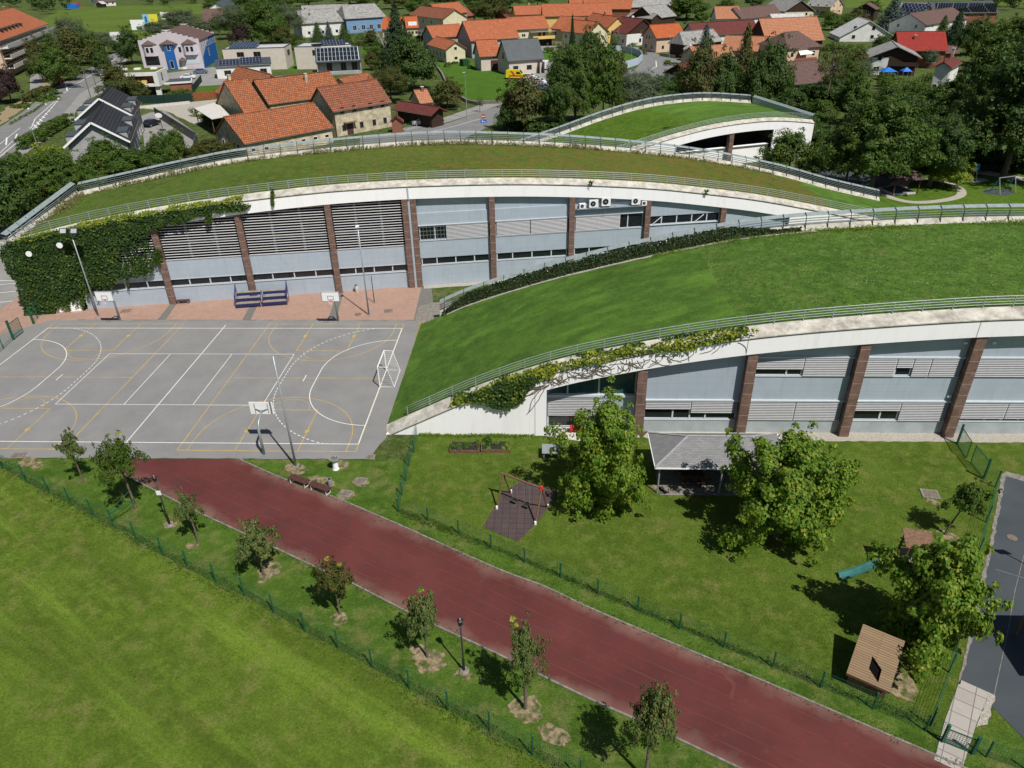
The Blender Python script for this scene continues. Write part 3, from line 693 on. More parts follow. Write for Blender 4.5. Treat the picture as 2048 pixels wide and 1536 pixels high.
# facade wall with its openings behind; local v=0 is the wall plane
wb = MB(); pilU = [40.12, 47.98, 55.86, 63.74, 71.6, 79.5, 87.4]
def fr(b, u0, u1, z0, z1, v=0.0, t=.3, m=0): b.box(u0, u1, v, v+t, z0, z1, m)
edges = [(pilU[i]+.0, pilU[i+1]-.0) for i in range(len(pilU)-1)]
wall = MB(); base = MB(); ledge = MB(); bk = MB()
for i, (a, c) in enumerate(edges):
    fr(wall, a, c, 2.98, 5.02)
    archwall(wall, FS, a, c, 6.72 if i else 5.02, 0)
    fr(base, a, c, 0, 1.12, -.02)
    ledge.box(a, c, -.14, .02, 2.86, 2.98)
    if i: ledge.box(a, c, -.12, .02, 6.62, 6.72)
    ledge.box(a, c, -.06, .02, 1.10, 1.16)
    if i: ledge.box(a, c, -.06, .02, 5.02, 5.08)
wall.build('wall_panel', M['panel'], FH); base.build('plinth', M['panel_base'], FH); ledge.build('ledge', M['frame'], FH)
def win(T, u0, u1, z0, z1, mull, v=.12, gl='dark', name='window'):
    b = MB(); b.box(u0, u1, v, v+.03, z0, z1); w = b.build(name, M[gl], T)
    f = MB()
    for m_ in [u0, u1]+list(mull): f.box(m_-.06, m_+.06, v-.07, v+.002, z0, z1)
    f.box(u0, u1, v-.071, v, z0-.0, z0+.06); f.box(u0, u1, v-.071, v, z1-.05, z1); f.build('window_frame', M['frame'], w); return w
for i, (a, c) in enumerate(edges):
    a2, c2 = a+.42, c-.42; md = (a2+c2)/2
    win(FH, a2, c2, 1.16, 2.86, [a2+2.2, md, md+1.2])
    if i: win(FH, a2, c2, 5.08, 6.62, [a2+2.4, md, md+1.2])
def BL(i, f0, f1, lower, drop):
    a, c = edges[i]; a2, c2 = a+.45, c-.4; L = c2-a2; z1 = 2.84 if lower else 6.6; z0 = 1.2 if lower else 5.12
    blinds(FH, a2+L*f0+.03, a2+L*f1-.03, -.08, z1-(z1-z0)*drop, z1)
BL(0, 0, .5, True, .42); BL(0, .5, 1, True, .62)
BL(1, 0, .5, False, .6); BL(1, .5, 1, False, 1); BL(1, 0, .5, True, 1); BL(1, .5, 1, True, 1)
BL(2, 0, .33, False, 1); BL(2, .33, .5, False, .5); BL(2, .5, .68, False, 1); BL(2, .68, 1, False, 1); BL(2, 0, .5, True, .45); BL(2, .5, 1, True, 1)
BL(3, 0, .66, False, 1); BL(3, .66, 1, False, 1); BL(3, 0, .5, True, .85); BL(3, .5, 1, True, .85)
for i in (4, 5): BL(i, 0, .5, False, 1); BL(i, .5, 1, False, 1); BL(i, 0, .5, True, 1)
for u in pilU: pillar(FH, u, .72, -.62, .0, FS(u)-1.72+.02)
# recessed glazed entrance bay behind the white end wall
e = MB(); e.box(32.75, 33.0, -.72, 2.2, 0, 4.1); archwall(e, FS, 32.8, 40.0, 0, 2.2); e.box(39.9, 40.1, -.0, 2.2, 0, 6.9); e.build('wall_panel', M['panel'], FH)
win(FH, 33.1, 39.8, 3.1, 5.3, [34.6, 37.0], v=.5, gl='tealglass'); win(FH, 33.1, 37.2, .1, 2.9, [35.2], v=.5)
e = MB(); e.box(33, 39.9, .3, .62, 2.9, 3.1); e.build('ledge', M['frame'], FH)
blinds(FH, 33.1, 38.2, .38, 1.2, 2.85); e = MB(); e.box(37.3, 39.9, .45, .6, 0, 2.9); e.build('wall_panel', M['panel'], FH)
e = MB(); e.box(40.1, 96, 6, 6.2, 0, 6); e.box(40.1, 96, .4, 6, 2.88, 2.95); e.build('interior', M['interior'], FH)
# little security lamps on the facade and expansion joints of the fascia
for (u, z) in ((55.2, 7.9), (63.0, 7.9), (65.0, 7.9), (63.1, 3.4)):
    b = MB(); b.box(u-.12, u+.12, -.16, -.0, z-.08, z+.08); b.build('wall_lamp', M['white'], FH)
jb = MB()
for u in (32.1, 47.4, 63.2): jb.box(u-.015, u+.015, -.745, -.72, FS(u)-1.7 if u > 33 else 0.02, FS(u)-.48)
jb.build('joint', M['kerb'], FH)

# ---------------- middle hall (behind the court)
BS = prof([(-33, 7.75), (-32.3, 7.95), (-25.9, 9.22), (-19.8, 10.15), (-13.7, 10.86), (-7.5, 11.38), (-1.3, 11.74), (2.5, 11.85), (8.8, 11.87), (19.1, 11.55), (27.3, 10.98), (35.3, 10.16), (41.1, 9.3), (48, 8.1), (55.5, 6.4), (61.6, 4.87), (70, 2.6), (77, .5), (79, 0)])
BN = prof([(-33, 7.45), (-31.2, 7.75), (-26.7, 8.5), (-19.2, 9.75), (-12, 10.75), (1.6, 11.52), (11.2, 11.75), (18.7, 11.42), (32, 10.22), (47.5, 7.93), (59, 5.3), (66.7, 3.0), (72, 1.6), (77, .35), (79, 0)])
def bz(u, f):
    n = noise.noise(Vector((u*.08, f*1.2, 5)))
    if u > 58+f*4: return 0
    return 1
BH = hall('school_hall', 'long middle arched hall with ivy on its left end, behind the sports court', (BO.x, BO.y, 0), radians(9.9), BS, BN, -32.2, 79, .6, -.5, 17.5, 1.32,
          lambda u: u < -27 or u > 52.3, cap_end=64, zones=bz, roofmats=[M['roofgrass'], M['roofdry']], rails=(-32.2, 64), nrange=(-31.8, 75))
# west gable wall leaning outwards, with its own slanted parapet fence
gw = MB(); v0, v1 = -.43, 18.1
gw.add([(-30.2, v0, 0), (-30.2, v1, 0), (-32.3, v1, 7.9), (-32.3, v0, 7.6)], [(0, 1, 2, 3)][::1]); gw.build('gable_wall', M['fascia'], BH)
gs = MB(); gr_ = MB()
A0, A1 = Vector((-32.3, -.3, 8.0)), Vector((-32.3, 18.2, 7.7))
gp = MB(); gp.add([(-31.7, -.3, 7.85), (-31.7, 18, 7.6), (-32.2, 18.2, 8.2), (-32.2, -.3, 8.4)], [(0, 3, 2, 1)]); gp.build('parapet', M['cap'], BH)
gs.add([(-32.2, -.3, 8.75), (-32.2, 18.4, 8.95), (-32.75, 18.6, 9.15), (-32.75, -.3, 8.95), (-32.2, -.3, 8.71), (-32.2, 18.4, 8.91), (-32.75, 18.6, 9.11), (-32.75, -.3, 8.91)], [(0, 3, 2, 1), (4, 5, 6, 7), (0, 1, 5, 4), (3, 7, 6, 2)]); gs.build('cover_sheet', M['sheet'], BH)
for dz in (.0, .2, .4): gr_.tube([(-32.15, -.3, 8.1+dz), (-32.15, 18.3, 8.3+dz)], .04, 5)
gr_.build('rail', M['rail'], BH, smooth=True)
for v in frange(.8, 17.5, 2.0):
    hp = MB(); hp.tube([(-31.9, v, 7.7), (-32.1, v, 8.5), (-32.5, v, 9.0)], .04, 5); hp.build('post', M['postdark'], BH)
# facade: four louvred bays (with a high glass wall behind) and panelled bays
pB = [-18.0, -9.35, -.05, 8.05, 8.95, 17.4, 26.3, 35.0, 43.9]
wall = MB(); led = MB(); mull = MB()
bays = [(-27.0, -18.0), (-18.0, -9.35), (-9.35, -.05), (-.05, 8.1)]
for a, c in bays:
    wall.box(a, c, 0, .3, 0, 1.9); wall.box(a, c, 0, .3, 2.75, 4.85); led.box(a, c, -.07, .02, 1.86, 1.93); led.box(a, c, -.03, .02, 2.72, 2.78)
    win(BH, a+.1, c-.1, 1.93, 2.72, [a+(c-a)*k/4 for k in (1, 2, 3)], v=.14)
    L = MB(); z = 5.0; top = BS((a+c)/2)-1.6
    while z < top+.6:
        za, zc_ = min(BS(a), BS(c))-1.72, 0
        zl = z
        # clip the louvre ends against the arch
        x0, x1 = a+.4, c-.4
        xs = [x for x in frange(x0, x1, .4) if BS(x)-1.70 > zl]
        if len(xs) > 1: L.add([(xs[0], -.10, zl), (xs[-1], -.10, zl), (xs[-1], -.05, zl+.006), (xs[0], -.05, zl+.006), (xs[0], -.10, zl-.045), (xs[-1], -.10, zl-.045), (xs[0], -.05, zl-.03), (xs[-1], -.05, zl-.03)], [(0, 1, 2, 3), (4, 5, 1, 0), (7, 6, 3, 2), (4, 6, 7, 5)])
        z += .285
    L.build('louvre', M['louvre'], BH)
    gl = MB(); archwall(gl, BS, a, c, 4.85, .9, .5, .1); g2 = gl.build('glazing', M['hallglass'], BH)
    fm = MB()
    for k in (1, 2): fm.box(a+(c-a)*k/3-.12, a+(c-a)*k/3+.12, .72, .9, 4.85, min(BS(a), BS(c))-1.7)
    for zz in (6.6, 8.4): fm.box(a+.1, c-.1, .78, .9, zz-.06, zz+.06)
    fm.build('window_frame', M['raildark'], g2)
pan = [(8.95, 17.4), (17.4, 26.3), (26.3, 35.0), (35.0, 43.9), (43.9, 53.0)]
for i, (a, c) in enumerate(pan):
    hi = BS((a+c)/2)-1.2
    if i < 3:
        wall.box(a, c, 0, .3, 0, 2.45); wall.box(a, c, 0, .3, 3.3, 5.3); wall.box(a, c, 0, .3, 7.05, 8.4); archwall(wall, BS, a, c, 8.4, .12, .5)
        led.box(a, c, -.06, .02, 5.27, 5.33); led.box(a, c, -.1, .02, 7.0, 7.07); led.box(a, c, -.05, .02, 2.42, 2.48)
        win(BH, a+.45, c-.45, 2.48, 3.3, [a+(c-a)*k/4 for k in (1, 2, 3)], v=.14)
        win(BH, a+.45, c-.45, 5.33, 7.0, [a+(c-a)*k/4 for k in (1, 2, 3)], v=.14)
    elif i == 3:
        wall.box(a, c, 0, .3, 0, 5.5); archwall(wall, BS, a, c, 6.5, 0, .5); win(BH, a+.3, c-.3, 5.5, 6.5, [a+(c-a)*k/5 for k in (1, 2, 3, 4)], v=.14)
        led.box(a, c, -.12, .02, 5.44, 5.5)
    else: archwall(wall, BS, a, c, 0, 0, .5)
wall.build('wall_panel', M['panel'], BH); led.build('ledge', M['frame'], BH)
blinds(BH, 12.3, 16.9, -.04, 5.4, 6.95); blinds(BH, 17.9, 21.6, -.04, 5.4, 6.95); blinds(BH, 21.7, 25.8, -.04, 5.4, 6.95); blinds(BH, 26.8, 31.9, -.04, 5.4, 6.95)
nt = MB()
for k in range(8): nt.box(9.4+k*.38, 9.42+k*.38, -.08, -.05, 5.4, 6.95)
for k in range(4): nt.box(9.4, 12.2, -.082, -.052, 5.5+k*.45, 5.52+k*.45)
nt.build('window_grille', M['steel'], BH)
for k, u in enumerate(pB):
    if u in (8.05, 8.95): pillar(BH, u, .62, -.42, .0, BS(u)-1.7, 0)
    else: pillar(BH, u, .62, -.42, .0, BS(u)-1.7, 0)
dp = MB(); dp.box(8.38, 8.62, -.35, -.05, 0, BS(8.5)-1.72); dp.box(8.42, 8.58, -.5, -.36, BS(8.5)-1.75, BS(8.5)-.5); dp.build('downpipe', M['panel'], BH)
# air conditioners hung on the third panelled bay
def aircon(T, u, z, w, h, d=.35, v=-.1):
    b = MB(); b.box(u, u+w, v-d, v, z, z+h); o = b.build('air_conditioner', M['white'], T)
    f = MB(); cx, cz, r = u+w*.42, z+h*.5, min(w, h)*.36
    pts = [(cx+r*cos(2*pi*k/16), v-d-.006, cz+r*sin(2*pi*k/16)) for k in range(16)]
    f.poly(pts); f.build('fan_grille', M['black'], o)
    g = MB(); g.poly([(cx+r*.3*cos(2*pi*k/10), v-d-.012, cz+r*.3*sin(2*pi*k/10)) for k in range(10)]); g.build('fan_hub', M['steel'], o)
for (u, z, w, h) in ((27.1, 8.0, .7, .55), (28.2, 8.05, 1.0, .85), (29.6, 8.15, 1.0, .95), (33.0, 8.1, 1.0, .8), (34.2, 7.95, .55, .5)): aircon(BH, u, z, w, h)
bb = MB(); bb.box(26.8, 34.6, -.5, -.02, 7.9, 7.96); bb.tube([(29.9, -.3, 7.2), (31.2, -.3, 8.9)], .02, 5); bb.tube([(31.2, -.3, 7.9), (31.2, -.3, 8.6)], .02, 5); bb.build('bracket', M['steel'], BH)
gz = MB(); gz.box(32.0, 34.6, .31, .36, 5.5, 7.9); gz.build('open_shutter', M['dark'], BH)
# rolled stair canopy on the right bays
st_ = MB(); st_.bar((36.3, -.9, 3.6), (40.2, -.9, 4.1), .5, .12); st_.bar((36.4, -1.1, 3.0), (36.2, -1.1, 3.9), .2, .2); st_.build('stair_canopy', M['white'], BH)
for k, u in enumerate((35.6, 40.6)):
    s2 = MB(); s2.bar((u, -.05, 5.5), (u+1.1, -.05, 6.4), .08, .05); s2.build('brace', M['white'], BH)
acg = thing('air_conditioner', 'white twin fan cooling unit on the ground behind the ivy covered parapet', 'air conditioner', tuple(bw(23.3, -1.1)), radians(9.9))
b = MB(); b.box(-1.0, 1.0, -.35, .35, .1, 1.2).box(-.9, -.7, -.3, .3, 0, .1).box(.7, .9, -.3, .3, 0, .1); b.build('casing', M['white'], acg)
for s in (-.5, .5):
    f = MB(); f.poly([(s+.36*cos(2*pi*k/18), -.356, .65+.36*sin(2*pi*k/18)) for k in range(18)]); o = f.build('fan_grille', M['black'], acg)
    f = MB(); f.poly([(s+.12*cos(2*pi*k/12), -.362, .65+.12*sin(2*pi*k/12)) for k in range(12)]); f.build('fan_hub', M['steel'], o)
# ---------------- far hall
ZS = prof([(-34, 0), (-26, 1.8), (-20, 3.3), (-11, 5.2), (-6, 6.15), (0, 7.0), (6.5, 7.4), (13, 7.3), (20.6, 6.35), (22, 6.0)])
ZN = prof([(-34, 0), (-26, 2.0), (-19, 3.6), (-11, 5.6), (-4, 6.9), (2, 7.45), (10, 7.45), (19, 6.5), (22, 6.1)])
ZH = hall('school_hall', 'smallest and farthest arched hall with an open dark bay under its white arch', (60, 71, 0), radians(20), ZS, ZN, -34, 20.6, .9, 0, 18.5, 1.4,
          lambda u: u < -6 or u > 12.6, zones=lambda u, f: 1 if u > 1-4*f else 0, roofmats=[M['lawn'], M['roofgrass']], nrange=(-30, 20.2))
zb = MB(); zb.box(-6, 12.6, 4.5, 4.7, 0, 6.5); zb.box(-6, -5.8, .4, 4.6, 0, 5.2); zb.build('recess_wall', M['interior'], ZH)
zb = MB(); zb.box(-6, 12.6, 1.2, 1.4, 0, 3.0); zb.box(-6, 12.6, .9, 1.5, 3.0, 3.1); zb.build('balustrade', M['fascia'], ZH); pillar(ZH, 4.6, .8, .2, 1.0, ZS(4.6)-1.7)
zb = MB(); zb.add([(20.6, .1, 0), (20.6, 19.1, 0), (20.6, 19.1, 6.7), (20.6, .1, 6.0)], [(0, 1, 2, 3)]); zb.build('gable_wall', M['fascia'], ZH)
zs = MB(); zs.add([(20.3, .5, 7.1), (20.3, 18.6, 7.5), (20.8, 18.7, 7.8), (20.8, .5, 7.4)], [(0, 1, 2, 3)][::-1]); zs.add([(20.3, .9, 6.3), (20.3, 18.6, 6.7), (20.3, 18.6, 7.45), (20.3, .9, 7.05)], [(0, 1, 2, 3)]); zs.build('cover_sheet', M['sheet'], ZH)

for (u, z) in ((-30.4, 6.9), (-27.2, 7.6)):
    b = MB(); b.tube([(u, -1.05, z), (u, -.95, z), (u, -.6, z)], [.30, .28, .05], 14); b.build('wall_lamp', M['white'], BH)

# ================================================================ TREES AND PLANTS
def rdir(rn):
    z = rn.uniform(-1, 1); a = rn.uniform(0, 2*pi); r = sqrt(1-z*z); return Vector((r*cos(a), r*sin(a), z))
def leaf(mb, p, n, size, rn, asp=.62, droop=.25):
    t = n.cross(rdir(rn))
    if t.length < 1e-3: t = n.orthogonal()
    t.normalize(); t = (t-Vector((0, 0, droop))).normalized(); s = t.cross(n)
    if s.length < 1e-3: return
    s.normalize(); k = size*rn.uniform(.7, 1.3); h = k*asp*.5; b = len(mb.v)
    mb.v += [tuple(p), tuple(p+t*k*.5+s*h), tuple(p+t*k+n*(-.12*k)), tuple(p+t*k*.5-s*h)]
    mb.f.append((b, b+1, b+2, b+3)); mb.m.append(0)
def clump(mb, c, r, n, size, rn, ctr, up=.45, asp=.62, droop=.25, flat=.75):
    out = (c-ctr); out = out.normalized() if out.length > 1e-4 else Vector((0, 0, 1))
    for _ in range(n):
        d = rdir(rn)
        if d.dot(out) < -.35 and rn.random() < .7: d = -d
        q = d*r*(rn.random()**.38); q.z *= flat
        nn = (d*.7+out*.35+Vector((0, 0, up))+rdir(rn)*.45).normalized()
        leaf(mb, c+q, nn, size, rn, asp, droop)
def crown_round(seed, nc, per, size, z0=.12, top=1.0, lumpy=.28, r=(.11, .19), asp=.62, jag=.35, gap=0):
    """crown filling radius .5 and z from z0 to top; clumps on an uneven ellipsoid"""
    rn = R(seed); mb = MB(); ctr = Vector((0, 0, (z0+top)/2)); hz_ = (top-z0)/2; i = 0; k = 0; cs = []
    while k < nc and i < nc*20:
        i += 1; d = rdir(rn)
        if d.z < (-.55 if z0 > -.1 else -.8): continue
        rad = rn.uniform(.62, .98) if rn.random() < .8 else rn.uniform(.2, .6)
        lump = 1+lumpy*noise.noise(d*1.7+Vector((seed*3.1, 0, 0)))*1.8
        wid = 1.0 if d.z < .1 else 1-.25*d.z
        c = ctr+Vector((d.x*.40*rad*lump*wid, d.y*.40*rad*lump*wid, d.z*hz_*.86*rad*(.75+.25*lump)))
        cr = rn.uniform(*r)*(1 if rad > .5 else 1.2)
        if gap and any((c-o).length < gap for o in cs): continue
        cs.append(c); k += 1
        clump(mb, c, cr, int(per*rn.uniform(.6, 1.4)), size, rn, ctr, asp=asp)
        if rn.random() < jag:                                             # a twig that sticks out
            e = c+d*cr*rn.uniform(1.0, 1.6); clump(mb, e, cr*.42, int(per*.2), size, rn, ctr, asp=asp)
    return mb, cs
def crown_cone(seed, layers, per, size, z0=.06, asp=.3, w=.5, pw=1.0):
    rn = R(seed); mb = MB()
    for k in range(layers):
        f = k/layers; z = z0+(1-z0)*f; rr = w*(1-f)**pw*rn.uniform(.85, 1.1)+.012; na = max(4, int(13*(1-f))+3); ph = rn.uniform(0, 6)
        for j in range(na):
            a = ph+2*pi*j/na+rn.uniform(-.2, .2); L = rr*rn.uniform(.75, 1.15)
            for s in range(int(per*(.35+(1-f)))):
                t = rn.random()**.7; p = Vector((cos(a)*L*t, sin(a)*L*t, z-.07*t*(1-f)+rn.uniform(-.014, .014)))
                p += Vector((-sin(a), cos(a), 0))*rn.uniform(-1, 1)*L*.22*(1.1-t)
                leaf(mb, p, (Vector((cos(a), sin(a), .9))+rdir(rn)*.5).normalized(), size, rn, asp, .35)
    return mb, []
def crown_willow(seed, nc, per, size):
    rn = R(seed); mb, cs = crown_round(seed, nc, per, size, .15, 1, .3, (.10, .16), .28, .5)
    for c in cs:
        if rn.random() < .6:
            for s in range(4):
                q = c+Vector((rn.uniform(-.08, .08), rn.uniform(-.08, .08), 0))
                for t in range(9): leaf(mb, q-Vector((0, 0, t*.02)), (rdir(rn)+Vector((c.x, c.y, 0))*2).normalized(), size, rn, .25, .9)
    return mb, cs
def trunk_mb(seed, cs, h0=.0, r=.03, th=.45, nb=9, n=8, lean=0):
    rn = R(seed+99); mb = MB(); top = Vector((lean, 0, th))
    mb.tube([(0, 0, h0), (lean*.3, .004, th*.35), (lean*.7, -.003, th*.7), tuple(top)], [r*1.35, r, r*.85, r*.7], n)
    pick = rn.sample(cs, min(nb, len(cs))) if cs else []
    for c in pick:
        s = Vector((lean*.7, 0, th*rn.uniform(.6, 1))); m = s.lerp(c, .5)+Vector((0, 0, -.02))
        mb.tube([tuple(s), tuple(m), tuple(c)], [r*.5, r*.3, r*.1], 5)
    if not cs: mb.tube([tuple(top), (lean, 0, .97)], [r*.7, r*.1], 6)
    return mb
PROTO = {}
def proto(key, mbcs, leafm, bark='bark', **k):
    mb, cs = mbcs; t_ = MB.build
    cm = mb.build('crown', M[leafm]); tm = trunk_mb(len(key), cs, **k).build('trunk', M[bark])
    PROTO[key] = (cm.data, tm.data); bpy.data.objects.remove(cm); bpy.data.objects.remove(tm)
def proto_alias(key, src, leafm):
    me = PROTO[src][0].copy(); me.materials.clear(); me.materials.append(M[leafm]); PROTO[key] = (me, PROTO[src][1])
proto('decA', crown_round(11, 80, 150, .045, .04, 1, .4), 'leaf_mid', r=.022, th=.4)
proto('decB', crown_round(12, 95, 130, .042, -.02, 1, .45), 'leaf_dark', r=.02, th=.35)
proto('decC', crown_round(13, 66, 160, .046, .06, 1, .55, (.12, .2)), 'leaf_olive', r=.022, th=.45)
proto('decD', crown_round(14, 110, 120, .04, -.03, 1, .35, (.09, .16)), 'leaf_dark', r=.02, th=.3)
proto('bigA', crown_round(17, 230, 130, .024, -.02, 1, .5, (.055, .10), .62, .5), 'leaf_mid', r=.022, th=.4)
proto('bigB', crown_round(18, 210, 130, .024, .02, 1, .6, (.055, .10), .62, .6), 'leaf_dark', r=.022, th=.4)
proto_alias('decE', 'decC', 'leaf_mid'); proto_alias('decF', 'decA', 'leaf_dark'); proto_alias('decG', 'decB', 'leaf_mid'); proto_alias('decH', 'decB', 'leaf_olive')
proto_alias('purple', 'decC', 'leaf_purple'); proto_alias('lime', 'decC', 'leaf_lime'); proto_alias('redbush', 'decD', 'leaf_red')
proto('willow', crown_willow(21, 90, 130, .042), 'leaf_willow', r=.02, th=.35)
proto_alias('weeping', 'willow', 'leaf_olive')
proto('cone', crown_cone(31, 42, 26, .06), 'leaf_conif', r=.02, th=.3)
proto('conef', crown_cone(32, 34, 26, .065, .04, .35, .5, .7), 'leaf_dark', r=.02, th=.3)
proto_alias('bluecone', 'conef', 'leaf_blue'); proto_alias('thuja', 'conef', 'leaf_olive')
proto('airy', crown_round(15, 34, 36, .03, .15, 1, .5, (.06, .12)), 'leaf_olive', r=.02, th=.6, nb=30)
proto('shrub', crown_round(16, 40, 60, .06, -.05, 1, .35, (.13, .2)), 'leaf_mid', r=.03, th=.3)
proto_alias('shrubd', 'shrub', 'leaf_dark'); proto_alias('shrubl', 'shrub', 'leaf_lime')
def plant_tree(key, x, y, ty, w, label, name='tree', cat='tree', group=None, base=None, rz=None, sy=1.0):
    """x,y: ground pixel of the trunk in the photo; ty: row of the crown top; w: crown width in photo pixels"""
    g = base or at(x, y); h = hz(x, y, ty)
    dist = (Vector((g.x, g.y, h*.6))-CPOS).dot(FW); wm = 1.14*w*dist/CF
    # the crown's far side raises its apparent top a little: shorten accordingly
    T = thing(name, label, cat, (g.x, g.y, 0), (R(int(x*7+y)).uniform(0, 6.28) if rz is None else rz), group)
    cm, tm = PROTO[key]
    for n_, me in (('trunk', tm), ('crown', cm)):
        o = bpy.data.objects.new(n_, me); COL.objects.link(o); o.parent = T; o.scale = (wm, wm*sy, h)
    return T
GL = 'trees among the houses and roads'
